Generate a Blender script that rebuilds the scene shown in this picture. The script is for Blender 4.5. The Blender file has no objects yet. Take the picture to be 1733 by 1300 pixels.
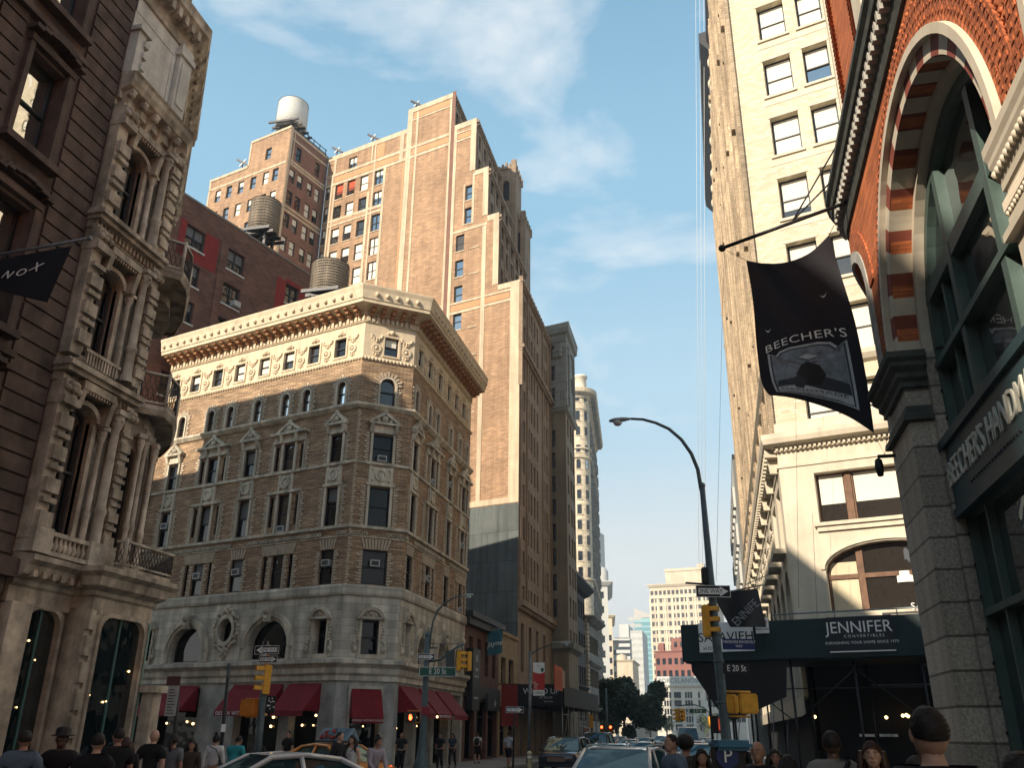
import bpy, bmesh, math, random
from mathutils import Vector, Matrix
random.seed(7)
SC = bpy.context.scene
COL = SC.collection
R = math.radians
# ------------------------------------------------------------------ camera, sky, sun, exposure
EYE = 1.85
FPX, CX0, CY0, PITCH, ROLL, HEAD = 1455.0, 866.5, 650.0, R(22.0), 0.0105, R(-13.2)
cF = Vector((math.sin(HEAD)*math.cos(PITCH), math.cos(HEAD)*math.cos(PITCH), math.sin(PITCH)))
cR0 = Vector((math.cos(HEAD), -math.sin(HEAD), 0)); cU0 = cR0.cross(cF)
cR = math.cos(ROLL)*cR0 + math.sin(ROLL)*cU0
cU = -math.sin(ROLL)*cR0 + math.cos(ROLL)*cU0
cam = bpy.data.cameras.new('camera'); camo = bpy.data.objects.new('camera', cam); COL.objects.link(camo)
m = Matrix.Identity(4)
for i in range(3):
    m[i][0] = cR[i]; m[i][1] = cU[i]; m[i][2] = -cF[i]
m[2][3] = EYE
camo.matrix_world = m
cam.sensor_fit = 'HORIZONTAL'; cam.sensor_width = 36.0; cam.lens = 36.0*FPX/1733.0
cam.clip_start = 0.05; cam.clip_end = 6000
SC.camera = camo
SUN_AZ, SUN_EL = R(27.0), R(25.0)       # azimuth from -Y towards -X
sdir = Vector((-math.sin(SUN_AZ)*math.cos(SUN_EL), -math.cos(SUN_AZ)*math.cos(SUN_EL), math.sin(SUN_EL)))
sl = bpy.data.lights.new('sun', 'SUN'); sl.energy = 5.0; sl.angle = R(0.5); sl.color = (1.0, 0.87, 0.70)
so = bpy.data.objects.new('sun', sl); COL.objects.link(so)
so.rotation_euler = (-sdir).to_track_quat('-Z', 'Y').to_euler(); so.location = (-60, -80, 90)
wd = bpy.data.worlds.new("World"); SC.world = wd; wd.use_nodes = True
N = wd.node_tree.nodes; L = wd.node_tree.links; N.clear()
wo = N.new('ShaderNodeOutputWorld'); bg = N.new('ShaderNodeBackground'); sky = N.new('ShaderNodeTexSky')
sky.sky_type = 'NISHITA'; sky.sun_disc = False; sky.sun_elevation = SUN_EL
sky.sun_rotation = math.atan2(sdir.x, sdir.y); sky.air_density = 1.0; sky.dust_density = 0.6; sky.ozone_density = 1.0
bg.inputs['Strength'].default_value = 0.1
tc = N.new('ShaderNodeTexCoord'); mp = N.new('ShaderNodeMapping'); mp.inputs['Scale'].default_value = (1.0, 1.0, 2.2)
mp.inputs['Location'].default_value = (0.62, 0.1, 0.4)
nz = N.new('ShaderNodeTexNoise'); nz.inputs['Scale'].default_value = 3.1; nz.inputs['Detail'].default_value = 9; nz.inputs['Roughness'].default_value = 0.56
nz.inputs['Distortion'].default_value = 0.25
cr = N.new('ShaderNodeValToRGB'); cr.color_ramp.elements[0].position = 0.50; cr.color_ramp.elements[1].position = 0.68
sp = N.new('ShaderNodeSeparateXYZ'); mr = N.new('ShaderNodeMapRange')
mr.inputs['From Min'].default_value = 0.0; mr.inputs['From Max'].default_value = 0.6; mr.inputs['To Min'].default_value = 0.95; mr.inputs['To Max'].default_value = 0.14
add = N.new('ShaderNodeMath'); add.operation = 'MULTIPLY_ADD'; add.inputs[1].default_value = 0.62; add.use_clamp = True
mx = N.new('ShaderNodeMix'); mx.data_type = 'RGBA'; mx.inputs[7].default_value = (7.4, 7.5, 7.5, 1)
hz = N.new('ShaderNodeValToRGB'); hz.color_ramp.interpolation = 'EASE'           # hazy blue band below the zenith
el = hz.color_ramp.elements; el[0].position = 0.02; el[0].color = (0.68, 0.66, 0.60, 1); el[1].position = 0.78; el[1].color = (0.155, 0.31, 0.45, 1)
for p_, c_ in ((0.16, (0.60, 0.63, 0.62, 1)), (0.34, (0.36, 0.52, 0.62, 1)), (0.55, (0.235, 0.42, 0.56, 1))): e_ = el.new(p_); e_.color = c_
hv = N.new('ShaderNodeMix'); hv.data_type = 'RGBA'; sc = N.new('ShaderNodeVectorMath'); sc.operation = 'SCALE'; sc.inputs['Scale'].default_value = 11.0
hf = N.new('ShaderNodeMapRange'); hf.inputs['From Min'].default_value = 0.72; hf.inputs['From Max'].default_value = 0.9; hf.inputs['To Min'].default_value = 0.9; hf.inputs['To Max'].default_value = 0.0
L.new(tc.outputs['Generated'], mp.inputs[0]); L.new(mp.outputs[0], nz.inputs['Vector']); L.new(nz.outputs[0], cr.inputs[0])
L.new(tc.outputs['Generated'], sp.inputs[0]); L.new(sp.outputs[2], hz.inputs[0]); L.new(sp.outputs[2], hf.inputs[0]); L.new(hz.outputs[0], sc.inputs[0])
L.new(hf.outputs[0], hv.inputs[0]); L.new(sky.outputs[0], hv.inputs[6]); L.new(sc.outputs[0], hv.inputs[7])
add.inputs[1].default_value = 0.75; add.inputs[2].default_value = 0.0
L.new(cr.outputs[0], add.inputs[0]); L.new(add.outputs[0], mx.inputs[0]); L.new(hv.outputs[2], mx.inputs[6]); L.new(mx.outputs[2], bg.inputs[0]); L.new(bg.outputs[0], wo.inputs[0])
SC.view_settings.view_transform = 'Standard'; SC.view_settings.look = 'None'
SC.view_settings.exposure = 0.52; SC.view_settings.gamma = 1.0
SC.cycles.max_bounces = 5; SC.cycles.diffuse_bounces = 3; SC.cycles.glossy_bounces = 3

# ------------------------------------------------------------------ pixel -> point helpers (photo pixel and a real plane)
CAM = Vector((0, 0, EYE))
def ray(px, py):
    return (cF*FPX + cR*(px-CX0) - cU*(py-CY0)).normalized()
def atX(px, py, x):
    d = ray(px, py); return CAM + d*(x/d.x)
def atY(px, py, y):
    d = ray(px, py); return CAM + d*(y/d.y)
def atD(px, py, D):
    d = ray(px, py); return CAM + d*(D/math.hypot(d.x, d.y))
def atP(px, py, O, n):
    d = ray(px, py); return CAM + d*((Vector(O)-CAM).dot(n)/d.dot(n))

# ------------------------------------------------------------------ materials
MATS = {}
def M(name, col, rough=0.8, metal=0.0, v=0.2, s=1.2, bump=0.15, brick=None, streak=0.0, spec=0.4, hs=0.0, emit=None, coat=0.0):
    if name in MATS: return MATS[name]
    mt = bpy.data.materials.new(name); mt.use_nodes = True
    n = mt.node_tree.nodes; l = mt.node_tree.links
    b = n['Principled BSDF']
    b.inputs['Roughness'].default_value = rough; b.inputs['Metallic'].default_value = metal
    b.inputs['Specular IOR Level'].default_value = spec
    if coat: b.inputs['Coat Weight'].default_value = coat; b.inputs['Coat Roughness'].default_value = 0.05
    c = Vector(col[:3])
    if emit:
        b.inputs['Emission Color'].default_value = (*col[:3], 1); b.inputs['Emission Strength'].default_value = emit
    MATS[name] = mt
    if v == 0 and not brick:
        b.inputs['Base Color'].default_value = (*c, 1); return mt
    tc = n.new('ShaderNodeTexCoord')
    nz = n.new('ShaderNodeTexNoise'); nz.inputs['Scale'].default_value = s; nz.inputs['Detail'].default_value = 8; nz.inputs['Roughness'].default_value = 0.65
    l.new(tc.outputs['Object'], nz.inputs['Vector'])
    rp = n.new('ShaderNodeMapRange'); rp.inputs['From Min'].default_value = 0.3; rp.inputs['From Max'].default_value = 0.7
    rp.inputs['To Min'].default_value = 1-v; rp.inputs['To Max'].default_value = 1+v
    l.new(nz.outputs[0], rp.inputs[0])
    fac = rp.outputs[0]
    def mul(a, bb):
        q = n.new('ShaderNodeMath'); q.operation = 'MULTIPLY'; l.new(a, q.inputs[0]); l.new(bb, q.inputs[1]); return q.outputs[0]
    def stretch(sc, amt, scale):
        mpn = n.new('ShaderNodeMapping'); mpn.inputs['Scale'].default_value = sc; l.new(tc.outputs['Object'], mpn.inputs[0])
        z2 = n.new('ShaderNodeTexNoise'); z2.inputs['Scale'].default_value = scale; z2.inputs['Detail'].default_value = 6; l.new(mpn.outputs[0], z2.inputs['Vector'])
        r2 = n.new('ShaderNodeMapRange'); r2.inputs['From Min'].default_value = 0.35; r2.inputs['From Max'].default_value = 0.65
        r2.inputs['To Min'].default_value = 1-amt; r2.inputs['To Max'].default_value = 1+amt*0.4
        l.new(z2.outputs[0], r2.inputs[0]); return r2.outputs[0]
    if streak: fac = mul(fac, stretch((1, 1, 0.08), streak, 2.2))
    if hs: fac = mul(fac, stretch((0.55, 0.55, 7.0), hs, 1.6))
    base = n.new('ShaderNodeVectorMath'); base.operation = 'SCALE'
    hgt = nz.outputs[0]
    if brick:
        bw, bh, mc, mort, off = brick        # width, height, mortar colour factor, mortar size, offset
        sx = n.new('ShaderNodeSeparateXYZ'); cx = n.new('ShaderNodeCombineXYZ'); ad = n.new('ShaderNodeMath')
        l.new(tc.outputs['Object'], sx.inputs[0]); l.new(sx.outputs[0], ad.inputs[0]); l.new(sx.outputs[1], ad.inputs[1])
        l.new(ad.outputs[0], cx.inputs[0]); l.new(sx.outputs[2], cx.inputs[1])
        bt = n.new('ShaderNodeTexBrick'); bt.inputs['Scale'].default_value = 1.0
        bt.inputs['Brick Width'].default_value = bw; bt.inputs['Row Height'].default_value = bh
        bt.inputs['Mortar Size'].default_value = mort; bt.offset = off; bt.inputs['Bias'].default_value = 0.0
        bt.inputs['Color1'].default_value = (*(c*0.78), 1); bt.inputs['Color2'].default_value = (*(c*1.2), 1)
        bt.inputs['Mortar'].default_value = (*(c*mc), 1)
        l.new(cx.outputs[0], bt.inputs['Vector']); l.new(bt.outputs['Color'], base.inputs[0])
        inv = n.new('ShaderNodeMath'); inv.operation = 'MULTIPLY_ADD'; inv.inputs[1].default_value = -1.2
        l.new(bt.outputs['Fac'], inv.inputs[0]); l.new(nz.outputs[0], inv.inputs[2]); hgt = inv.outputs[0]
    else:
        base.inputs[0].default_value = c
    l.new(fac, base.inputs['Scale']); l.new(base.outputs[0], b.inputs['Base Color'])
    if bump:
        bp = n.new('ShaderNodeBump'); bp.inputs['Strength'].default_value = bump; bp.inputs['Distance'].default_value = 0.03
        l.new(hgt, bp.inputs['Height']); l.new(bp.outputs[0], b.inputs['Normal'])
    return mt
def GL(name, col, refl=0.12, tint=(1, 1, 1), rough=0.02, top=0.95):
    """window glass in front of a dim room: dark body, mirror reflection growing towards grazing"""
    if name in MATS: return MATS[name]
    mt = bpy.data.materials.new(name); mt.use_nodes = True; n = mt.node_tree.nodes; l = mt.node_tree.links
    n.remove(n['Principled BSDF']); out = n['Material Output']
    d = n.new('ShaderNodeBsdfDiffuse'); d.inputs[0].default_value = (*col, 1)
    tc = n.new('ShaderNodeTexCoord'); nz = n.new('ShaderNodeTexNoise'); nz.inputs['Scale'].default_value = 0.9; l.new(tc.outputs['Object'], nz.inputs['Vector'])
    bp = n.new('ShaderNodeBump'); bp.inputs['Strength'].default_value = 0.05; bp.inputs['Distance'].default_value = 0.4; l.new(nz.outputs[0], bp.inputs['Height'])
    g = n.new('ShaderNodeBsdfGlossy'); g.inputs[0].default_value = (*tint, 1); g.inputs['Roughness'].default_value = rough; l.new(bp.outputs[0], g.inputs['Normal'])
    lw = n.new('ShaderNodeLayerWeight'); lw.inputs[0].default_value = 0.35
    mr = n.new('ShaderNodeMapRange'); mr.inputs['To Min'].default_value = refl; mr.inputs['To Max'].default_value = top
    l.new(lw.outputs['Fresnel'], mr.inputs[0])
    mxs = n.new('ShaderNodeMixShader'); l.new(mr.outputs[0], mxs.inputs[0]); l.new(d.outputs[0], mxs.inputs[1]); l.new(g.outputs[0], mxs.inputs[2])
    l.new(mxs.outputs[0], out.inputs[0]); MATS[name] = mt; return mt

# ------------------------------------------------------------------ mesh builder
class MB:
    def __init__(s, fn=None): s.v = []; s.f = []; s.m = []; s.sm = []; s.fn = fn
    def add(s, vs, fs, mi=0, sm=False):
        o = len(s.v)
        s.v += [tuple(s.fn(*p)) for p in vs] if s.fn else [tuple(p) for p in vs]
        for f in fs: s.f.append([o+i for i in f]); s.m.append(mi); s.sm.append(sm)
        return s
    def quad(s, a, b, c, d, mi=0): return s.add([a, b, c, d], [(0, 1, 2, 3)], mi)
    def box(s, x0, x1, y0, y1, z0, z1, mi=0):
        v = [(x0,y0,z0),(x1,y0,z0),(x1,y1,z0),(x0,y1,z0),(x0,y0,z1),(x1,y0,z1),(x1,y1,z1),(x0,y1,z1)]
        return s.add(v, [(3,2,1,0),(4,5,6,7),(0,1,5,4),(1,2,6,5),(2,3,7,6),(3,0,4,7)], mi)
    def taper(s, x0, x1, y0, y1, z0, z1, k, mi=0):   # box whose bottom is narrower in depth (a bracket)
        v = [(x0,y1-(y1-y0)*k,z0),(x1,y1-(y1-y0)*k,z0),(x1,y1,z0),(x0,y1,z0),(x0,y0,z1),(x1,y0,z1),(x1,y1,z1),(x0,y1,z1)]
        return s.add(v, [(3,2,1,0),(4,5,6,7),(0,1,5,4),(1,2,6,5),(2,3,7,6),(3,0,4,7)], mi)
    def prism(s, pts, d0, d1, mi=0):                # polygon in (u,z), extruded d0..d1
        n = len(pts)
        v = [(p[0], d0, p[1]) for p in pts] + [(p[0], d1, p[1]) for p in pts]
        return s.add(v, [tuple(range(n)), tuple(range(2*n-1, n-1, -1))] + [(i, (i+1) % n, n+(i+1) % n, n+i) for i in range(n)], mi)
    def slab(s, pts, z0, z1, mi=0):                 # polygon in (x,y), extruded in z
        n = len(pts)
        v = [(p[0], p[1], z0) for p in pts] + [(p[0], p[1], z1) for p in pts]
        return s.add(v, [tuple(range(n)), tuple(range(2*n-1, n-1, -1))] + [(i, (i+1) % n, n+(i+1) % n, n+i) for i in range(n)], mi)
    def tube(s, pts, r, n=8, mi=0, sm=True, cap=True):
        pts = [Vector(p) for p in pts]; rs = r if isinstance(r, (list, tuple)) else [r]*len(pts)
        v = []; f = []; pt = None
        for i, p in enumerate(pts):
            t = ((pts[i+1] if i+1 < len(pts) else p) - (pts[i-1] if i else p)).normalized()
            if pt is None:
                a = Vector((0, 0, 1)) if abs(t.z) < 0.9 else Vector((1, 0, 0)); x = t.cross(a).normalized()
            else:
                x = (x - t*x.dot(t)).normalized()
            y = t.cross(x); pt = t
            for k in range(n):
                a = 2*math.pi*k/n; v.append(p + (x*math.cos(a) + y*math.sin(a))*rs[i])
        for i in range(len(pts)-1):
            for k in range(n): f.append((i*n+k, i*n+(k+1) % n, (i+1)*n+(k+1) % n, (i+1)*n+k))
        if cap: f.append(tuple(range(n))[::-1]); f.append(tuple((len(pts)-1)*n+k for k in range(n)))
        return s.add(v, f, mi, sm)
    def lathe(s, prof, cx, cy, n=16, mi=0, a0=0.0, a1=2*math.pi, sm=True):   # prof [(r,z)]
        full = abs(a1-a0-2*math.pi) < 1e-6; m_ = n if full else n+1
        v = []; f = []
        for r, z in prof:
            for k in range(m_):
                a = a0+(a1-a0)*k/n; v.append((cx+r*math.cos(a), cy+r*math.sin(a), z))
        for i in range(len(prof)-1):
            for k in range(n): f.append((i*m_+k, i*m_+(k+1) % m_, (i+1)*m_+(k+1) % m_, (i+1)*m_+k))
        return s.add(v, f, mi, sm)
    def ball(s, c, r, n=8, mi=0, sx=1, sy=1, sz=1):
        pr = [(r*math.sin(math.pi*i/n), -r*math.cos(math.pi*i/n)) for i in range(n+1)]
        v = []; f = []; k2 = n+2
        for rr, z in pr:
            for k in range(k2): a = 2*math.pi*k/k2; v.append((c[0]+rr*math.cos(a)*sx, c[1]+rr*math.sin(a)*sy, c[2]+z*sz))
        for i in range(n):
            for k in range(k2): f.append((i*k2+k, i*k2+(k+1) % k2, (i+1)*k2+(k+1) % k2, (i+1)*k2+k))
        return s.add(v, f, mi, True)
    def disc(s, u, z, ru, rz, d0, d1, n=14, mi=0):
        return s.prism([(u+ru*math.cos(2*math.pi*k/n), z+rz*math.sin(2*math.pi*k/n)) for k in range(n)], d0, d1, mi)
    def ring(s, u, z, r0, r1, d0, d1, n=16, mi=0, a0=0.0, a1=2*math.pi, ky=1.0):
        full = abs(a1-a0-2*math.pi) < 1e-6
        for k in range(n):
            a = a0+(a1-a0)*k/n; b = a0+(a1-a0)*(k+1)/n
            q = [(u+r0*math.cos(a), z+r0*ky*math.sin(a)), (u+r1*math.cos(a), z+r1*ky*math.sin(a)), (u+r1*math.cos(b), z+r1*ky*math.sin(b)), (u+r0*math.cos(b), z+r0*ky*math.sin(b))]
            v = [(p[0], d0, p[1]) for p in q] + [(p[0], d1, p[1]) for p in q]
            fs = [(0,1,2,3),(1,2,6,5),(0,3,7,4)]
            if not full and k == 0: fs.append((0,1,5,4))
            if not full and k == n-1: fs.append((3,2,6,7))
            s.add(v, fs, mi)
        return s
    def sweep(s, path, prof, closed=False, mi=0, cap=True):
        """profile [(out, z)] swept along a path of (x,y); outward = right-hand side of travel"""
        P = [Vector((p[0], p[1])) for p in path]; n = len(P); nr = []
        for i in range(n):
            a = P[i]-P[i-1] if (i or closed) else P[1]-P[0]
            b = P[(i+1) % n]-P[i] if (i < n-1 or closed) else P[-1]-P[-2]
            a.normalize(); b.normalize()
            na = Vector((a.y, -a.x)); nb = Vector((b.y, -b.x)); t = na+nb
            nr.append(t/max(0.2, t.dot(na)))
        v = []; k = len(prof)
        for i in range(n):
            for o, z in prof: v.append((P[i].x+nr[i].x*o, P[i].y+nr[i].y*o, z))
        f = []
        for i in range(n if closed else n-1):
            j = (i+1) % n
            for q in range(k-1): f.append((i*k+q, i*k+q+1, j*k+q+1, j*k+q))
        if cap and not closed: f.append(tuple(range(k))); f.append(tuple((n-1)*k+q for q in range(k))[::-1])
        return s.add(v, f, mi)
    def wall(s, u0, u1, z0, z1, holes, dep=0.25, d=0.0, mi=0, mr=None, us=()):
        """wall with window holes (a,b,c,e[,rise]) ; rise = height of an arched head (0 = flat)"""
        if mr is None: mr = mi
        holes = [h if len(h) > 4 else (*h, 0) for h in holes]
        U = sorted({u0, u1, *[x for x in us if u0 < x < u1], *[h[0] for h in holes], *[h[1] for h in holes]})
        Z = sorted({z0, z1, *[h[2] for h in holes], *[h[3] for h in holes]})
        for i in range(len(U)-1):
            for j in range(len(Z)-1):
                cu = (U[i]+U[i+1])/2; cz = (Z[j]+Z[j+1])/2
                if any(h[0] < cu < h[1] and h[2] < cz < h[3] for h in holes): continue
                s.quad((U[i],d,Z[j]),(U[i+1],d,Z[j]),(U[i+1],d,Z[j+1]),(U[i],d,Z[j+1]), mi)
        for a, b, c, e, r in holes:
            e2 = d+dep; sp_ = e-r
            s.quad((a,d,c),(a,d,sp_),(a,e2,sp_),(a,e2,c), mr); s.quad((b,d,c),(b,e2,c),(b,e2,sp_),(b,d,sp_), mr)
            s.quad((a,d,c),(a,e2,c),(b,e2,c),(b,d,c), mr)
            if r == 0: s.quad((a,d,e),(b,d,e),(b,e2,e),(a,e2,e), mr)
            else:
                n = 12 if b-a > 1.5 else 8; w = (b-a)/2; cu = (a+b)/2
                pt = [(cu-w*math.cos(math.pi*k/n), sp_+r*math.sin(math.pi*k/n)) for k in range(n+1)]
                for k in range(n):
                    p, q = pt[k], pt[k+1]
                    s.quad((p[0],d,p[1]),(q[0],d,q[1]),(q[0],d,e),(p[0],d,e), mi)
                    s.quad((p[0],d,p[1]),(p[0],e2,p[1]),(q[0],e2,q[1]),(q[0],d,q[1]), mr)
        return s
def mesh(name, mb, mats):
    me = bpy.data.meshes.new(name); me.from_pydata(mb.v, [], mb.f)
    if not isinstance(mats, (list, tuple)): mats = [mats]
    for q in mats: me.materials.append(q)
    me.polygons.foreach_set('material_index', mb.m); me.polygons.foreach_set('use_smooth', mb.sm); me.update()
    return me
def tag(o, label=None, cat=None, group=None, kind=None):
    if label: o['label'] = label
    if cat: o['category'] = cat
    if group: o['group'] = group
    if kind: o['kind'] = kind
    return o
def empty(name, loc, label=None, cat=None, group=None):
    o = bpy.data.objects.new(name, None); o.location = loc; o.empty_display_size = 0.3; COL.objects.link(o)
    o.matrix_world = Matrix.Translation(Vector(loc)); o['_l'] = 1; del o['_l']
    return tag(o, label, cat, group)
WM = {}
def link(name, me, parent=None, mw=None):
    o = bpy.data.objects.new(name, me); COL.objects.link(o)
    mw = mw or Matrix.Identity(4)
    if parent is not None:
        o.parent = parent; o.matrix_parent_inverse = Matrix.Identity(4)
        o.matrix_basis = WM.get(parent.name, parent.matrix_basis).inverted() @ mw
    else: o.matrix_basis = mw
    WM[o.name] = mw.copy()
    return o
def obj(name, mb, mats, parent=None, F=None):
    """F: a facade frame, the mesh is in its local (u, depth, z) coordinates"""
    return link(name, mesh(name, mb, mats), parent, F.mat if F else None)
def root(name, loc, label, cat, group=None):
    o = empty(name, loc, label, cat, group); WM[o.name] = Matrix.Translation(Vector(loc)); return o
class Fr:
    """facade frame: origin O, heading az (degrees, direction of u as seen from outside going right), depth into the wall"""
    def __init__(s, O, az):
        s.O = Vector((O[0], O[1], O[2] if len(O) > 2 else 0)); a = R(az)
        s.U = Vector((math.sin(a), math.cos(a), 0)); s.I = Vector((-s.U.y, s.U.x, 0))
        s.mat = Matrix(((s.U.x, s.I.x, 0, s.O.x), (s.U.y, s.I.y, 0, s.O.y), (0, 0, 1, s.O.z), (0, 0, 0, 1)))
    def w(s, u, d=0, z=0): return s.O + s.U*u + s.I*d + Vector((0, 0, z))
    def uz(s, px, py, d=0):
        p = atP(px, py, s.w(0, d), s.I); q = p-s.O; return q.dot(s.U), p.z
    def sub(s, u, d, z): return s.mat @ Matrix.Translation((u, d, z))
MC = {}
def window(parent, F, a, b, c, e, dep=0.25, kind='sash', fm=None, gm=None, rise=0, blind=None, bm=None, name='window', sub=True):
    """frame (part) with a pane (sub-part) set in a hole a..b, c..e"""
    w = round(b-a, 3); h = round(e-c, 3); fm = fm or MATS['win_dark']; gm = gm or MATS['glass']
    key = (w, h, kind, fm.name, gm.name, rise, blind, bm.name if bm else 0, sub)
    if key not in MC:
        t = min(0.07, w*0.09); f = MB(); g = MB(); n = 10
        if rise:
            sp_ = h-rise; cu = w/2
            arc = lambda k_, r_: [(cu-(cu-r_)*math.cos(math.pi*i/n), sp_+(rise-r_)*math.sin(math.pi*i/n)) for i in range(n+1)]
            A = arc(0, 0); B = arc(0, t)
            for i in range(n):
                q = [A[i], A[i+1], B[i+1], B[i]]; f.prism(q, 0, 0.07)
            f.box(0, t, 0, 0.07, 0, sp_); f.box(w-t, w, 0, 0.07, 0, sp_)
            g.add([(p[0], 0.05, p[1]) for p in [(t, t)]+B+[(w-t, t)]], [tuple(range(n+3))])
        else:
            f.box(0, t, 0, 0.07, 0, h); f.box(w-t, w, 0, 0.07, 0, h); f.box(t, w-t, 0, 0.07, h-t, h)
            g.quad((t,0.05,t),(w-t,0.05,t),(w-t,0.05,h-t),(t,0.05,h-t))
        f.box(t, w-t, 0, 0.07, 0, t)
        if kind in ('sash', 'double', 'sash6'): f.box(t, w-t, -0.02, 0.06, h*0.5-t*0.45, h*0.5+t*0.45)
        if kind == 'double': f.box(w/2-t*0.8, w/2+t*0.8, -0.02, 0.06, t, h-t)
        if kind == 'sash6':
            for q in (1/3, 2/3): f.box(w*q-0.012, w*q+0.012, 0.01, 0.05, t, h-t)
        if kind == 'shop': 
            f.box(t, w-t, 0, 0.06, h*0.72, h*0.72+t)
        MC[key] = (mesh('window', f, fm) if sub else None, mesh('pane', g, gm), None)
        if not sub:
            q = MB(); q.v = f.v+g.v; q.f = f.f+[[i+len(f.v) for i in x] for x in g.f]; q.m = [0]*len(f.f)+[1]*len(g.f); q.sm = [False]*len(q.f)
            MC[key] = (mesh('window', q, [fm, gm]), None, None)
        if blind:
            k = MB(); bt = 0.03; hh = (h-2*t)*blind
            k.box(t+bt, w-t-bt, 0.035, 0.045, h-t-hh, h-t)
            MC[key] = (*MC[key][:2], mesh('blind', k, bm or MATS['blind']))
    me, pm, bl = MC[key]
    o = link(name, me, parent, F.sub(a, dep, c))
    if pm: link('pane', pm, o, F.sub(a, dep, c))
    if bl: link('blind', bl, o, F.sub(a, dep, c))
    return o
def text(name, body, size, mt, parent, mw, ext=0.004, sx=1.0, align='CENTER', shear=0.0, space=1.0, curve=0.0):
    """lettering as a real mesh; local x along the line, local y up, z towards the reader"""
    key = ('T', body, size, mt.name, ext, align, shear, space, curve)
    if key not in MC:
        cu = bpy.data.curves.new('text', 'FONT'); cu.body = body; cu.size = size; cu.extrude = ext; cu.align_x = align; cu.align_y = 'CENTER'
        cu.shear = shear; cu.space_character = space; cu.resolution_u = 3
        to = bpy.data.objects.new('text', cu); me = bpy.data.meshes.new_from_object(to)
        bpy.data.objects.remove(to); bpy.data.curves.remove(cu)
        if curve:
            for v_ in me.vertices: v_.co.y -= curve*v_.co.x**2
        me.materials.clear(); me.materials.append(mt); MC[key] = me
    return link(name, MC[key], parent, mw @ Matrix.Diagonal((sx, 1, 1, 1)))
def TF(F, u, d, z):            # text placed on a facade frame: x along u, y up, facing outwards
    return F.mat @ Matrix.Translation((u, d, z)) @ Matrix.Rotation(R(90), 4, 'X')
# common materials
M('win_dark', (0.018, 0.018, 0.02), 0.5, v=0); M('win_white', (0.5, 0.48, 0.43), 0.5, v=0); M('win_green', (0.05, 0.13, 0.13), 0.4, v=0)
GL('glass', (0.008, 0.009, 0.011), 0.05, top=0.5); GL('glass_bright', (0.03, 0.035, 0.04), 0.5, (0.85, 0.93, 1)); GL('glass_room', (0.03, 0.026, 0.022), 0.12, top=0.6)
GL('glass_dim', (0.005, 0.006, 0.008), 0.02, top=0.07)
M('blind', (0.72, 0.68, 0.58), 0.9, v=0.05, bump=0); M('blind_grey', (0.16, 0.165, 0.16), 0.9, v=0.1, bump=0)
M('dark_metal', (0.02, 0.02, 0.022), 0.45, 0.3, v=0.2, s=6); M('steel', (0.22, 0.25, 0.26), 0.5, 0.6, v=0.25, s=5, bump=0.1)
M('yellow', (0.75, 0.36, 0.03), 0.5, v=0.18, s=6, bump=0.1); M('black', (0.012, 0.012, 0.014), 0.55, v=0); M('white', (0.75, 0.75, 0.72), 0.6, v=0)
M('letter', (0.8, 0.8, 0.76), 0.7, v=0)
U0 = 74.0   # cross street bearing, left of Broadway
AZ_S, AZ_C, AZ_E, AZ_G = 180-U0, 53.0, 0.0, 180-U0-90   # bearings: south faces, chamfer, Broadway, avenue grid
# ================================================================== the ground, roads and pavements
M('asphalt', (0.05, 0.05, 0.052), 0.85, v=0.35, s=0.8, bump=0.3); M('paving', (0.26, 0.25, 0.23), 0.85, v=0.2, s=0.9, brick=(1.5, 1.5, 0.55, 0.02, 0.0), bump=0.15)
M('kerb', (0.32, 0.31, 0.29), 0.8, v=0.2, s=2); M('road_paint', (0.62, 0.62, 0.58), 0.8, v=0.3, s=3)
def struct(name, mb, m_): 
    o = obj(name, mb, m_); o['kind'] = 'structure'; return o
cW = Vector((math.sin(R(-U0)), math.cos(R(-U0))))          # going west along the cross street
def para(x, y, t): return (x + cW.x*t, y + cW.y*t)
g = MB(); g.quad((-1500,-400,-0.02),(1500,-400,-0.02),(1500,2500,-0.02),(-1500,2500,-0.02)); struct('ground', g, M('ground_dirt', (0.12, 0.115, 0.1), 0.9, v=0.2, s=0.05))
g = MB(); g.quad((-11.2,-120,0),(-0.4,-120,0),(-0.4,420,0),(-11.2,420,0)); struct('road', g, MATS['asphalt'])
g = MB()
a0, a1 = para(-11.2, 27.9, 0), para(-11.2, 36.6, 0)
g.add([(*para(-11.2, 28.2, 60), 0), (*a0, 0), (*a1, 0), (*para(-11.2, 36.9, 60), 0)], [(0,1,2,3)])
b0, b1 = (-0.4, 24.8), (-0.4, 33.4)
g.add([(*b0, 0), (*para(*b0, -70), 0), (*para(*b1, -70), 0), (*b1, 0)], [(0,1,2,3)])
struct('side_street', g, MATS['asphalt'])
def pave(name, pts):
    g = MB(); g.slab(pts, -0.02, 0.13); o = struct(name, g, MATS['paving'])
    k = MB(); n = len(pts)
    k.slab([p for p in pts], -0.02, 0.125)
    return o
pave('pavement', [(-11.2,-120),(-11.2,25.2),(-12.4,28.5),(*para(-11.2,28.2,60),),(-70,-120)][::-1])
pave('pavement', [(-11.2,40.0),(-11.2,420),(-200,420),(-120,70),(*para(-11.2,36.9,60),),(-12.6,37.4)])
pave('pavement', [(-0.4,-120),(60,-120),(*para(-0.4,24.8,-70),),(1.4,24.3),(-0.4,22.4)])
pave('pavement', [(-0.4,36.0),(1.2,33.0),(*para(-0.4,33.4,-70),),(60,420),(-0.4,420)])
g = MB()
for k in range(9):
    x = -10.9+k*1.2; g.quad((x,38.2,0.004),(x+0.55,38.2,0.004),(x+0.55,41.2,0.004),(x,41.2,0.004))
    g.quad((x,21.0,0.004),(x+0.55,21.0,0.004),(x+0.55,24.0,0.004),(x,24.0,0.004))
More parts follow.
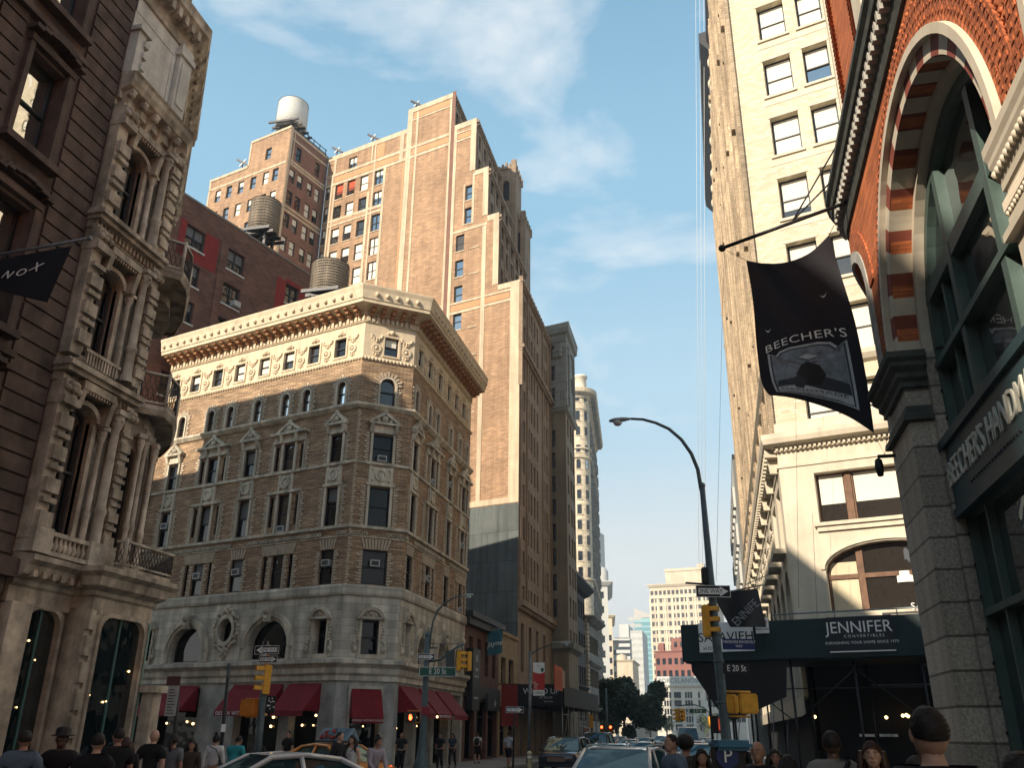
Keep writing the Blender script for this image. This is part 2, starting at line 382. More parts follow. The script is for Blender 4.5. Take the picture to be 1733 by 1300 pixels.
for k in range(40): g.quad((-5.9,46+k*9,0.004),(-5.78,46+k*9,0.004),(-5.78,49+k*9,0.004),(-5.9,49+k*9,0.004))
struct('road_markings', g, MATS['road_paint'])

# ================================================================== corner building with the red awnings
M('nw_brick', (0.50, 0.335, 0.205), 0.85, v=0.34, s=0.9, brick=(0.42, 0.085, 0.42, 0.016, 0.5), hs=0.45, bump=0.5)
M('nw_stone', (0.60, 0.53, 0.41), 0.8, v=0.2, s=1.6, streak=0.4, bump=0.25)
M('nw_cream', (0.66, 0.54, 0.38), 0.8, v=0.16, s=2.2, streak=0.12, bump=0.3)
M('nw_base', (0.56, 0.51, 0.42), 0.8, v=0.2, s=0.7, brick=(0.95, 0.36, 0.6, 0.012, 0.5), streak=0.3, bump=0.2)
M('nw_trim', (0.5, 0.41, 0.30), 0.8, v=0.25, s=3, bump=0.3); M('nw_pier', (0.42, 0.41, 0.37), 0.85, v=0.35, s=1.3, streak=0.2, bump=0.2)
M('roofing', (0.10, 0.10, 0.10), 0.9, v=0.2); M('awning_red', (0.20, 0.006, 0.012), 0.75, v=0.25, s=2.5, bump=0.05)
M('interior', (0.012, 0.012, 0.013), 0.9, v=0); M('lamp_warm', (1.0, 0.62, 0.25), emit=3.5, v=0)
M('ac_metal', (0.45, 0.45, 0.43), 0.5, 0.2, v=0.1, s=8); M('ac_grille', (0.05, 0.05, 0.05), 0.6, v=0)
nd = Vector((math.sin(R(53)), math.cos(R(53)), 0))
NP1 = Vector((-15.3, 41.36, 0)); NP2 = NP1-nd*2.88
FS, FC, FE = Fr(NP2, AZ_S), Fr(NP2, AZ_C), Fr(NP1, AZ_E)
WEND = -15.35; EEND = 11.75
NW = root('corner_building', (-22, 46, 0), 'tan brick and stone corner building with heavy carved cornice and red awnings at street level', 'building')
EFF = Vector((cW.x, cW.y, 0))
pW = NP2+EFF*(-WEND); pN = Vector((-15.3, 41.36+EEND, 0)); pNW = Vector((-29.9, 53.3, 0))
path = [(pW.x, pW.y), (NP2.x, NP2.y), (NP1.x, NP1.y), (pN.x, pN.y)]
def faces(F, u0, u1, bays, attic, arches, mez, shops):
    # ---- brick storeys
    H = []; stone = []; att = []; base = []
    for c, k in bays:
        w = 0.40 if k != 'C' else 0.54
        H += [(c-w-0.03, c+w+0.03, 14.82, 16.28), (c-w-0.03, c+w+0.03, 11.42, 13.43)]
        w2 = 0.40 if k == 'T' else (0.45 if k == 'S' else 0.64)
        H += [(c-w2, c+w2, 8.5, 10.2)]
        if k == 'T':
            for s_ in (-1, 1):
                q = c+s_*0.9; H += [(q-0.14, q+0.14, 14.85, 16.2), (q-0.14, q+0.14, 11.75, 13.35), (q-0.14, q+0.14, 8.5, 10.2)]
    ah = 0.28
    for c in arches:
        w = ah if abs(u1-u0) > 4 else 0.42
        H.append((c-w, c+w, 17.95, 19.3 if w < 0.4 else 19.5, w))
    mb = MB(); mb.wall(u0, u1, 8.0, 20.4, H, 0.17); obj('brick_wall', mb, MATS['nw_brick'], NW, F)
    A = [(c-0.4, c+0.4, 20.85, 21.95) for c in attic]
    mb = MB(); mb.wall(u0, u1, 20.4, 23.2, A, 0.18); obj('frieze', mb, MATS['nw_cream'], NW, F)
    mb = MB(); mb.wall(u0, u1, 4.9, 8.0, mez, 0.45); obj('stone_wall', mb, MATS['nw_base'], NW, F)
    mb = MB(); mb.wall(u0, u1, 0.0, 4.0, shops, 0.55); obj('pier_wall', mb, MATS['nw_pier'], NW, F)
    for h in H:
        ac = random.random()
        tall = h[1]-h[0] > 0.35
        gm = MATS['glass'] if random.random() < 0.7 else MATS['glass_room']
        if len(h) > 4: gm = random.choice([MATS['glass'], MATS['glass_bright'], MATS['glass']])
        if abs(u1-u0) < 4 and len(h) == 4: gm = MATS['glass_dim']
        window(NW, F, *h[:4], dep=0.1, rise=h[4] if len(h) > 4 else 0, gm=gm, kind='sash' if tall else 'one', blind=random.choice([None, None, None, 0.35, 0.5]) if (tall and len(h) == 4) else None, bm=MATS['blind_grey'])
        if tall and len(h) == 4 and ac < 0.3:
            z = h[2] if random.random() < 0.4 else h[2]+(h[3]-h[2])*0.52
            ccx = (h[0]+h[1])/2
            q = MB(); q.box(ccx-0.24, ccx+0.24, -0.12, 0.35, z, z+0.32); q.box(ccx-0.19, ccx+0.19, -0.125, -0.121, z+0.05, z+0.27, 1)
            obj('air_conditioner', q, [MATS['ac_metal'], MATS['ac_grille']], NW, F)
    for h in A: window(NW, F, *h, dep=0.12, gm=random.choice([MATS['glass'], MATS['glass_room']]), blind=random.choice([None, 0.5, 0.9]))
    for h in mez:
        r = h[4] if len(h) > 4 else 0
        window(NW, F, *h[:4], dep=0.4, rise=r, gm=MATS['glass_dim'], kind='sash' if not r else 'one')
    # ---- quoins and brick dressings
    q = MB()
    def ladder(u, z0, z1, s_, w=0.26, st=0.15):
        z = z0; k = 0
        while z < z1-0.06:
            ww = w if k % 2 else w*0.62
            q.box(min(u, u+s_*ww), max(u, u+s_*ww), -0.05, 0.0, z, z+st*0.72); z += st; k += 1
    tr = MB()
    for c, k in bays:
        w = 0.40 if k != 'C' else 0.54; o_ = 1.12 if k == 'T' else w+0.16
        # stone frames of the two middle storeys
        for zb, zt in ((14.75, 16.35), (11.4, 13.5)):
            for s_ in (-1, 1):
                tr.box(c+s_*w-(0.13 if s_ < 0 else 0), c+s_*w+(0.13 if s_ > 0 else 0), -0.09, 0, zb, zt)
                if k == 'T': tr.box(c+s_*1.08-0.06, c+s_*1.08+0.06, -0.07, 0, zb, zt)
            tr.box(c-o_-0.05, c+o_+0.05, -0.14, 0, zt, zt+0.14)
            for s_ in (-1, 1): ladder(c+s_*(o_+0.04), zb, zt, s_)
        # bracketed pediment
        tr.box(c-o_-0.02, c+o_+0.02, -0.1, 0, 16.5, 16.8); tr.box(c-o_-0.16, c+o_+0.16, -0.32, 0, 16.8, 16.92)
        pw = min(o_+0.12, 0.85)
        tr.prism([(c-pw-0.1, 16.92), (c-pw+0.14, 16.92), (c, 17.36), (c+pw-0.14, 16.92), (c+pw+0.1, 16.92), (c, 17.56)], -0.28, 0)
        tr.ball((c, -0.14, 17.12), 0.2, 6); tr.ball((c, -0.2, 17.5), 0.13, 6)
        for s_ in (-1, 1):
            tr.ball((c+s_*0.33, -0.12, 17.04), 0.12, 5); tr.taper(c+s_*(w+0.13)-0.09, c+s_*(w+0.13)+0.09, -0.3, 0, 16.4, 16.8, 0.6)
        # medallion panel
        tr.box(c-w-0.12, c+w+0.12, -0.05, 0, 13.66, 14.5); tr.ring(c, 14.08, 0.22, 0.33, -0.14, -0.05, 14); tr.disc(c, 14.08, 0.19, 0.19, -0.1, -0.05)
        for s_ in (-1, 1):
            tr.box(c+s_*(w+0.02)-0.07, c+s_*(w+0.02)+0.07, -0.11, 0, 13.64, 14.55)
            for zz in (13.8, 14.36): tr.ball((c+s_*0.42*w/0.4*0.8, -0.07, zz), 0.085, 5)
        # second storey : quoined jambs and flat splayed arch
        w2 = 1.06 if k == 'T' else (0.45 if k == 'S' else 0.64)
        for s_ in (-1, 1):
            ladder(c+s_*w2, 8.5, 10.2, s_, 0.3)
            if k == 'T': ladder(c+s_*0.41, 8.5, 10.2, s_, 0.3)
        nv = int(w2*2/0.13)
        for i in range(nv):
            f_ = (i+0.5)/nv*2-1; b_ = c+f_*w2; t_ = c+f_*(w2+0.16); dd = 0.045
            q.prism([(b_-dd, 10.22), (b_+dd, 10.22), (t_+dd+0.01, 10.75), (t_-dd-0.01, 10.75)], -0.05, 0)
    for c in arches:
        w = ah if abs(u1-u0) > 4 else 0.42; zc = (19.3 if w < 0.4 else 19.5)-w
        tr.ring(c, zc, w, w+0.1, -0.1, 0, 12, 0, 0, math.pi)
        for s_ in (-1, 1):
            tr.box(c+s_*(w+0.05)-0.05, c+s_*(w+0.05)+0.05, -0.1, 0, 17.95, zc); ladder(c+s_*(w+0.12), 18.0, zc, s_, 0.22)
        for i in range(11):
            a = math.pi*(i+0.5)/11; r0, r1 = w+0.13, w+(0.42 if i % 2 else 0.34); dx, dz = -math.sin(a)*0.045, math.cos(a)*0.045
            q.prism([(c+r0*math.cos(a)-dx, zc+r0*math.sin(a)-dz), (c+r1*math.cos(a)-dx*1.4, zc+r1*math.sin(a)-dz*1.4), (c+r1*math.cos(a)+dx*1.4, zc+r1*math.sin(a)+dz*1.4), (c+r0*math.cos(a)+dx, zc+r0*math.sin(a)+dz)], -0.06, 0)
    ladder(u0 if u0 > -14 else u0, 8.4, 17.6, 1, 0.2) if abs(u1-u0) < 4 else None
    obj('quoins', q, MATS['nw_trim'], NW, F); obj('window_surrounds', tr, MATS['nw_stone'], NW, F)
    # ---- carved frieze: frames, medallions, swags, dentils
    fz = MB()
    for c in attic:
        for (x0, x1, z0, z1) in ((c-0.5, c-0.4, 20.75, 22.05), (c+0.4, c+0.5, 20.75, 22.05), (c-0.4, c+0.4, 21.95, 22.05), (c-0.4, c+0.4, 20.75, 20.85)): fz.box(x0, x1, -0.06, 0, z0, z1)
        fz.ball((c, -0.02, 22.25), 0.16, 6); fz.ball((c-0.2, -0.02, 22.2), 0.09, 5); fz.ball((c+0.2, -0.02, 22.2), 0.09, 5)
    sa = sorted(attic)
    mids = [(sa[i]+sa[i+1])/2 for i in range(len(sa)-1)] or [sa[0]-0.85, sa[0]+0.85]
    if len(sa) > 1: mids = [sa[0]-0.95]+mids+[sa[-1]+0.85]
    for c in mids:
        if not (u0+0.3 < c < u1-0.3): continue
        fz.ring(c, 21.2, 0.16, 0.27, -0.08, 0, 12); fz.ball((c, -0.02, 21.2), 0.12, 6)
        for i in range(7):
            a = math.pi*(i/6); fz.ball((c-0.3*math.cos(a), -0.03, 21.95-0.2*math.sin(a)), 0.085, 5)
        for zz in (20.82, 21.62): fz.ball((c, -0.02, zz), 0.09, 5); fz.ball((c-0.13, -0.02, zz+0.05), 0.06, 4); fz.ball((c+0.13, -0.02, zz+0.05), 0.06, 4)
    x = u0+0.06
    while x < u1-0.14: fz.box(x, x+0.17, -0.13, 0, 22.72, 23.05); x += 0.27
    x = u0+0.05
    while x < u1-0.1: fz.ball((x+0.1, -0.02, 20.52), 0.12, 5, sx=1.0, sz=0.95); x += 0.2
    obj('carving', fz, MATS['nw_cream'], NW, F)
    # ---- guilloche band
    gb = MB()
    def gap(u): return any(abs(u-c) < (1.0 if k == 'T' and False else 0.5) for c, k in bays if k != 'T')
    x = u0+0.15
    while x < u1-0.1:
        if not gap(x): gb.ring(x, 11.0, 0.06, 0.105, -0.1, -0.04, 8)
        x += 0.235
    obj('ring_frieze', gb, MATS['nw_stone'], NW, F)
S_B = [(-13.6, 'S'), (-10.35, 'T'), (-7.43, 'S'), (-4.55, 'T'), (-1.25, 'S')]
archm = lambda c, r: (c-r, c+r, 5.05, 5.6+r, r)
faces(FS, WEND, 0, S_B, [-14.7, -12.92, -11.02, -9.2, -7.25, -5.37, -3.5, -1.6], [-13.5, -11.07, -9.5, -7.35, -5.23, -3.7, -1.23],
      [(-13.98, -13.22, 5.2, 6.85), archm(-10.4, 1.25), archm(-4.6, 1.35), (-1.65, -0.89, 5.2, 6.85), (-8.1, -7.1, 5.95, 7.15, 0.5)],
      [(-14.6, -13.0, 0.2, 3.7), (-12.3, -8.9, 0.15, 3.75), (-6.3, -3.35, 0.15, 3.75), (-2.75, -0.95, 0.15, 3.75)])
faces(FC, 0, 2.88, [(1.44, 'C')], [1.55], [1.5], [(0.95, 1.95, 5.2, 6.8)], [(0.75, 2.15, 0.1, 3.55)])
faces(FE, 0, EEND, [(0.95, 'S'), (4.0, 'T'), (7.4, 'S'), (10.35, 'T')], [1.0, 2.8, 4.75, 6.6, 8.2, 9.9], [0.7, 3.0, 4.5, 7.2, 9.2, 10.9],
      [(0.9, 1.65, 5.2, 6.8), archm(3.6, 0.85), archm(7.0, 0.85), archm(10.2, 0.8)], [(0.5, 2.9, 0.15, 3.75), (3.4, 5.8, 0.15, 3.75), (6.3, 8.9, 0.15, 3.75), (9.4, 11.3, 0.15, 3.75)])
# mouldings that run round the three fronts
c_ = MB()
c_.sweep(path, [(0, 3.98), (0.1, 3.98), (0.1, 4.2), (0.2, 4.3), (0.2, 4.55), (0.42, 4.75), (0.42, 4.92), (0, 4.99)])
c_.sweep(path, [(0, 7.93), (0.07, 7.93), (0.12, 8.05), (0.12, 8.38), (0.05, 8.45), (0, 8.45)])
obj('stone_band', c_, MATS['nw_base'], NW)
c_ = MB()
c_.sweep(path, [(0, 14.6), (0.09, 14.62), (0.09, 14.75), (0, 14.76)])
c_.sweep(path, [(0, 11.2), (0.16, 11.24), (0.16, 11.38), (0, 11.4)]); c_.sweep(path, [(0, 10.8), (0.05, 10.8), (0.05, 10.87), (0, 10.88)])
c_.sweep(path, [(0, 17.58), (0.12, 17.62), (0.28, 17.78), (0.28, 17.9), (0, 17.95)])
obj('string_courses', c_, MATS['nw_stone'], NW)
c_ = MB()
c_.sweep(path, [(0, 22.66), (0.08, 22.66), (0.08, 22.71), (0, 22.72)]); c_.sweep(path, [(0, 23.06), (0.17, 23.1), (0.17, 23.22), (0.3, 23.3), (0.95, 23.42), (0.95, 23.62), (1.0, 23.62), (1.08, 24.1), (1.16, 24.32), (1.16, 24.4), (0, 24.4)])
obj('cornice', c_, MATS['nw_cream'], NW)
br = MB(); lh = MB()
for F, u0, u1 in ((FS, WEND, 0), (FC, 0, 2.88), (FE, 0, EEND)):
    n = round((u1-u0)/0.58); 
    for i in range(n):
        u = u0+(i+0.5)*(u1-u0)/n
        for (a, b, d0, z0, z1) in ((-0.12, 0.12, -0.82, 23.3, 23.46), (-0.1, 0.1, -0.62, 23.12, 23.3), (-0.1, 0.1, -0.4, 23.0, 23.12)):
            v = [F.w(u+x_, y_, z_) for x_, y_, z_ in ((a,d0,z0),(b,d0,z0),(b,0,z0),(a,0,z0),(a,d0,z1),(b,d0,z1),(b,0,z1),(a,0,z1))]
            br.add(v, [(3,2,1,0),(4,5,6,7),(0,1,5,4),(1,2,6,5),(2,3,7,6),(3,0,4,7)])
        p = F.w(u, -1.08, 23.9); lh.ball(p, 0.12, 5, sz=1.2)
obj('brackets', br, M('terracotta', (0.40, 0.2, 0.1), 0.8, v=0.2, s=3), NW); obj('lion_heads', lh, MATS['nw_cream'], NW)
# base carving: arch mouldings, keystones, oval wreath, hooded windows
for F, arcs, hoods, oval in ((FS, [(-10.4, 1.25), (-4.6, 1.35)], [-1.27, -13.6], -7.6), (FC, [], [1.45], None), (FE, [(3.6, 0.85), (7.0, 0.85), (10.2, 0.8)], [1.27], None)):
    a = MB()
    for c, r in arcs:
        a.ring(c, 5.6, r, r+0.16, -0.1, 0, 20, 0, 0, math.pi); a.ring(c, 5.6, r+0.16, r+0.42, -0.18, 0, 20, 0, 0, math.pi)
        for s_ in (-1, 1): a.box(c+s_*(r+0.21)-0.21, c+s_*(r+0.21)+0.21, -0.12, 0, 5.0, 5.6)
        a.prism([(c-0.14, 5.6+r-0.12), (c+0.14, 5.6+r-0.12), (c+0.24, 5.6+r+0.6), (c-0.24, 5.6+r+0.6)], -0.34, 0); a.ball((c, -0.34, 5.6+r+0.4), 0.19, 6); a.ball((c, -0.3, 5.6+r+0.05), 0.13, 6)
    for c in hoods:
        a.ring(c, 6.75, 0.5, 0.66, -0.2, 0, 14, 0, R(8), math.pi-R(8)); a.ring(c, 6.85, 0.3, 0.38, -0.08, 0, 12, 0, 0, math.pi)
        a.box(c-0.7, c+0.7, -0.2, 0, 6.82, 6.93); a.disc(c, 7.05, 0.4, 0.22, -0.05, 0); a.ball((c, -0.05, 7.08), 0.12, 6)
        for s_ in (-1, 1):
            a.ball((c+s_*0.24, -0.04, 7.02), 0.09, 5)
            a.box(c+s_*0.48-0.06, c+s_*0.48+0.06, -0.06, 0, 5.2, 6.82)
            for i in range(9): a.ball((c+s_*(0.63+0.05*math.sin(i*1.3)+(0.09 if i < 3 else 0)), -0.03, 5.4+i*0.15), 0.1-0.006*i if i else 0.15, 5)
        a.box(c-0.62, c+0.62, -0.12, 0, 4.99, 5.18)
    if oval is not None:
        a.ring(oval, 6.56, 0.5, 0.68, -0.14, 0, 20, 0, ky=1.2)
        for i in range(30):
            t = 2*math.pi*i/30; rr = 0.82+0.07*math.sin(i*2.4); a.ball((oval+rr*math.cos(t), -0.05, 6.56+rr*1.18*math.sin(t)), 0.12, 5)
        for i in range(9): a.ball((oval+random.uniform(-0.2, 0.2), -0.05, 5.55-0.05*i), 0.13-0.007*i, 5); a.ball((oval+random.uniform(-0.3, 0.3), -0.06, 7.5+0.03*i), 0.11, 5)
    obj('base_carving', a, MATS['nw_stone'], NW, F)
# body and roof
mb = MB(); mb.slab([(p.x, p.y) for p in (pW+Vector((0.6, 0.5, 0)), NP2+Vector((0.2, 1.2, 0)), NP1+Vector((-0.95, 0.6, 0)), pN+Vector((-0.95, -0.05, 0)), pNW+Vector((0.3, -0.05, 0)))], 0.1, 23.9)
obj('core', mb, MATS['interior'], NW)
mb = MB()
for a, b in ((pW, pNW), (pNW, pN)): mb.quad((a.x,a.y,0),(b.x,b.y,0),(b.x,b.y,24.0),(a.x,a.y,24.0))
obj('rear_wall', mb, MATS['nw_brick'], NW)
mb = MB(); mb.slab([(p.x, p.y) for p in (pW, NP2, NP1, pN, pNW)], 23.95, 24.38); obj('roof', mb, MATS['roofing'], NW)
# awnings with lettering and shop lights
def awning(F, u0, u1, z1=3.86, z0=2.62, out=1.15, txt=None, ts=0.24):
    a = MB(); a.quad((u0,-0.03,z1),(u1,-0.03,z1),(u1,-out,z0),(u0,-out,z0)); a.quad((u0,-out,z0),(u1,-out,z0),(u1,-out,z0-0.24),(u0,-out,z0-0.24))
    a.add([(u0,-0.03,z1),(u0,-out,z0),(u0,-out,z0-0.24),(u0,-0.03,z0-0.24)], [(0,1,2,3)]) if False else None
    for u in (u0, u1): a.add([(u,-0.03,z1),(u,-out,z0),(u,-0.03,z0)], [(0,1,2)]); a.add([(u,-0.03,z0),(u,-out,z0),(u,-out,z0-0.24),(u,-0.03,z0-0.24)], [(0,1,2,3)]) if False else None
    n = int((u1-u0)/0.9)
    for i in range(n+1):
        u = u0+0.02+(u1-u0-0.04)*i/max(n, 1); a.tube([(u,-0.05,z0),(u,-out+0.02,z0+0.01)], 0.012, 5, 1)
    for k in range(1, max(2, int((u1-u0)/0.42))):
        u = u0+(u1-u0)*k/max(2, int((u1-u0)/0.42)); a.add([(u-0.008,-0.036,z1+0.003),(u+0.008,-0.036,z1+0.003),(u+0.008,-out-0.004,z0+0.004),(u-0.008,-out-0.004,z0+0.004)], [(0,1,2,3)], 2)
    o = obj('awning', a, [MATS['awning_red'], MATS['dark_metal'], M('awning_seam', (0.09, 0.003, 0.006), 0.8, v=0)], NW, F)
    if txt: text('lettering', txt, ts, MATS['letter'], o, TF(F, (u0+u1)/2, -out-0.004, z0-0.12), space=1.15)
awning(FS, -12.25, -9.0); awning(FS, -6.5, -3.2, txt='DESIGN WITHIN REACH', ts=0.25); awning(FS, -2.85, -0.85)
awning(FC, 0.72, 2.18, z1=3.66, z0=2.35, out=0.75, txt='DESIGN WITHIN REACH', ts=0.125)
awning(FE, 0.45, 2.95); awning(FE, 3.35, 5.85, txt='DESIGN WITHIN REACH', ts=0.17); awning(FE, 6.25, 8.95, txt=None)
for F, hs in ((FS, [(-14.6, -13.0, 0.2, 3.7), (-12.3, -8.9, 0.15, 3.75), (-6.3, -3.35, 0.15, 3.75), (-2.75, -0.95, 0.15, 3.75)]), (FC, [(0.75, 2.15, 0.1, 3.55)]), (FE, [(0.5, 2.9, 0.15, 3.75), (3.4, 5.8, 0.15, 3.75), (6.3, 8.9, 0.15, 3.75), (9.4, 11.3, 0.15, 3.75)])):
    for h in hs:
        o = window(NW, F, *h, dep=0.5, kind='shop', gm=MATS['glass_dim'], name='shop_window')
        l_ = MB()
        for i in range(3): l_.ball((h[0]+(h[1]-h[0])*random.uniform(0.2, 0.8), 0.46, random.uniform(1.9, 2.6)), random.uniform(0.035, 0.075), 6)
        obj('shop_lamp', l_, MATS['lamp_warm'], NW, F)
f_ = MB(); f_.box(0.6, 0.74, -0.1, 0, 0.1, 3.62); f_.box(2.16, 2.3, -0.1, 0, 0.1, 3.62); f_.box(0.6, 2.3, -0.1, 0, 3.62, 3.76); obj('door_surround', f_, MATS['nw_base'], NW, FC)
# ================================================================== tall apartment tower
M('tw_brick', (0.44, 0.275, 0.165), 0.85, v=0.24, s=0.3, brick=(0.5, 0.16, 0.72, 0.03, 0.5), hs=0.2, streak=0.16, bump=0.1)
M('tw_pale', (0.56, 0.45, 0.315), 0.8, v=0.14, s=0.8, streak=0.22, bump=0.05); M('tw_orange', (0.50, 0.27, 0.14), 0.85, v=0.12, s=0.6, bump=0.05)
M('tw_side', (0.33, 0.24, 0.165), 0.85, v=0.25, s=0.5, hs=0.2, streak=0.2, bump=0.2); M('tw_dark', (0.2, 0.1, 0.07), 0.8, v=0.2)
M('tw_grey', (0.115, 0.13, 0.125), 0.75, v=0.3, s=0.4, brick=(1.95, 2.45, 0.55, 0.03, 0.5), streak=0.25, bump=0.1)
TO = Vector((-15.3, 68.1, 0)); FT = Fr(TO, AZ_S)
TW = root('apartment_tower', (-28, 78, 0), 'tall stepped apartment tower of tan brick with pale stone bands and blank side wall', 'tower')
steps = [(-25.2, -14.15, 62.8), (-14.15, -8.3, 65.3), (-8.3, -5.25, 60.8), (-5.25, -3.65, 54.2), (-3.65, -2.35, 48.4), (-2.35, 0, 40.4)]
W_ = []
for k in range(12):
    z = 56.6-2.9*k
    if z < 24: break
    for c in (-23.15, -21.45, -19.65): W_.append((c-0.55, c+0.55, z, z+2.0, 'm'))
    W_.append((-18.2, -17.05, z+0.1-0.02*k, z+2.15, 'm'))
W_ += [(-22.1, -20.95, 59.7, 61.7, 'm'), (-6.35, -5.55, 51.0, 52.75, 'b'), (-6.35, -5.55, 48.25, 50.1, 'b')]
for k in range(7):
    z = 45.35-2.85*k
    W_ += [(-7.25, -6.3, z, z+1.85, 'l' if k == 0 else 'b'), (-5.5, -4.6, z, z+1.85, 'l' if k == 0 else 'b')]
for k in range(8): W_.append((-25.12, -24.55, 56.9-2.9*k, 58.9-2.9*k, 'm'))
for u0, u1, zt in steps:
    mb = MB(); H = [w[:4] for w in W_ if w[0] > u0 and w[1] < u1]
    mb.wall(u0, u1, 19.45, zt, H, 0.22); mb.quad((u0,0,0),(u1,0,0),(u1,0,19.45),(u0,0,19.45), 1)
    mb.quad((u0,0,zt),(u1,0,zt),(u1,0.4,zt),(u0,0.4,zt)); obj('wall', mb, [MATS['tw_brick'], MATS['tw_grey']], TW, FT)
M('red_shade', (0.45, 0.08, 0.03), 0.8, v=0.2)
nwin = 0
for w in W_:
    bm = MATS['blind']
    if w[4] == 'l': bl = 1.0; bm = MATS['dark_metal']
    elif w[4] == 'b': bl = None
    else: bl = random.choice([1.0, 1.0, 0.5, 0.35, None, None])
    gm = MATS['glass_bright'] if (w[4] == 'b' or random.random() < 0.3) else MATS['glass_room']
    if 55.5 < w[2] < 58 and -24 < w[0] < -20.5: bl = 0.6; bm = MATS['red_shade']
    window(TW, FT, *w[:4], dep=0.15, gm=gm, blind=bl, bm=bm, kind='double' if (w[0] == -18.2 or w[2] > 59) else 'sash'); nwin += 1
mb = MB(); P_ = lambda a, b, c, d, o=0.05: mb.box(a, b, -o, 0, c, d)
# pale bands: verticals and horizontals
for (a, b, c, d) in ((-24.45, -24.15, 24, 60), (-23.95, -23.7, 24, 58.5), (-19.05, -18.75, 24, 56.2), (-18.45, -18.25, 24, 62.2), (-17.0, -16.7, 24, 58.8), (-14.15, -13.5, 24, 65.0), (-12.95, -12.7, 24, 64.6), (-8.62, -8.4, 24, 64.6), (-7.95, -7.6, 24, 60.5),
                     (-5.9, -5.25, 54.4, 60.6), (-4.25, -3.65, 48.6, 54.0), (-2.95, -2.35, 40.6, 48.2), (-4.2, -3.75, 19.6, 47.4), (-1.0, 0, 19.6, 40.2), (-6.55, -6.4, 48.1, 53.0), (-5.5, -5.25, 48.1, 54.0),
                     (-24.2, -23.9, 60, 62.5), (-15.0, -14.5, 58.8, 62.3), (-18.9, -18.7, 60, 62.4)): P_(a, b, c, d)
for (a, b, c, d) in ((-25.2, -14.15, 62.2, 62.8), (-25.2, -8.4, 59.85, 60.2), (-25.2, -8.4, 58.6, 58.95), (-24.5, -17.0, 53.75, 54.05), (-24.5, -17.0, 53.15, 53.4), (-14.15, -8.35, 64.75, 65.35), (-13.5, -8.4, 63.6, 63.8),
                     (-7.95, -5.25, 60.2, 60.85), (-7.95, -5.9, 58.6, 58.8), (-7.6, -5.9, 59.6, 59.75), (-5.25, -3.65, 53.7, 54.25), (-7.6, -3.7, 47.45, 47.75), (-3.65, -2.35, 47.8, 48.45), (-2.35, 0, 39.9, 40.45), (-7.9, -1.0, 39.55, 39.75), (-7.9, -1.0, 38.5, 38.75), (-10, 0, 19.5, 20.0), (-12.7, -8.6, 39.6, 39.8), (-12.7, -8.6, 38.6, 38.8)): P_(a, b, c, d, 0.055)
for w in W_: P_(w[0]-0.08, w[1]+0.08, w[2]-0.12, w[2]-0.01, 0.07)
obj('stone_bands', mb, MATS['tw_pale'], TW, FT)
mb = MB()
for (a, b, c, d) in ((-23.9, -14.5, 59.05, 59.75), (-13.3, -8.7, 59.05, 59.75), (-7.5, -5.95, 58.9, 59.5), (-7.5, -1.1, 38.85, 39.45), (-23.6, -19.1, 53.45, 53.7), (-13.3, -8.7, 63.9, 64.6), (-14.4, -14.2, 24, 58.5), (-18.2, -17.1, 60.3, 62.1)): mb.box(a, b, -0.03, 0, c, d)
obj('brick_panels', mb, MATS['tw_orange'], TW, FT)
mb = MB(); mb.box(-8.4, -7.95, -0.03, 0.0, 19.5, 65.5); obj('expansion_joint', mb, MATS['tw_dark'], TW, FT)
# setback sides facing Broadway
H5 = []
FB = Fr(TO, AZ_E)
def side(u, z0, z1, ln, nw, z_list, x_list, dn=0.0):
    O = FT.w(u, 0, 0); F = Fr(O, AZ_E); H = [(a, a+0.95, z, z+1.7) for z in z_list for a in x_list if a < ln-1]
    mb = MB(); mb.wall(0, ln, z0, z1, H, 0.2); 
    a = 0.6
    while a < ln: mb.box(a-0.12, a+0.12, -0.08, 0, z0, z1+0.25); a += 1.9
    obj('setback_wall', mb, MATS['tw_side'], TW, F)
    for h in H: window(TW, F, *h, dep=0.18, gm=MATS['glass'], blind=random.choice([None, None, 0.5]), sub=True)
    pr_ = MB(); pr_.box(0, ln, -0.22, 0, z1-0.25, z1+0.05); pr_.box(0, ln, -0.12, 0, z1-0.7, z1-0.55)
    a = 0.2
    while a < ln: pr_.box(a, a+0.22, -0.2, 0, z1-0.45, z1-0.25); a += 0.5
    obj('parapet', pr_, MATS['tw_side'], TW, F)
side(-8.3, 60.8, 65.3, 5, 0, [62.2], [1.2]); side(-5.25, 54.2, 60.6, 12, 0, [55.0, 57.8], [1.0, 3.1, 5.2, 7.3, 9.4]); side(-3.65, 48.4, 54.0, 11, 0, [49.2, 51.8], [1.0, 3.1, 5.2, 7.3])
side(-2.35, 40.4, 48.2, 12, 0, [41.2, 44.0, 46.2], [1.0, 2.9, 5.0, 7.2, 9.4])
# main Broadway front of the tower
H = []
for k in range(12):
    zt = 33.0-2.87*k if k else 33.0
    if zt < 12: break
    for a in (0.6, 1.7, 3.6, 4.9, 6.2, 7.6, 11.0, 12.3): H.append((a, a+0.72, zt-1.95, zt))
HG = [(a, a+1.1, 6.2, 9.9) for a in (1.2, 4.2, 7.2, 10.4)]
H40 = [(a, a+0.72, z, z+1.8) for z in (34.7, 37.4) for a in (0.6, 1.7, 3.6, 4.9, 6.2, 7.6, 11.0, 12.3)]
mb = MB(); mb.wall(0, 14.8, 0, 40.4, H+HG+H40, 0.25)
for a in (0.25, 2.9, 10.2, 14.3): mb.box(a, a+0.35, -0.14, 0, 11.5, 40.9)
obj('street_front', mb, MATS['tw_side'], TW, FB)
lim = 0
for h in H+HG+H40:
    lim += 1
    window(TW, FB, *h, dep=0.2, gm=random.choice([MATS['glass'], MATS['glass_room']]), sub=lim < 30, name='window')
mb = MB()
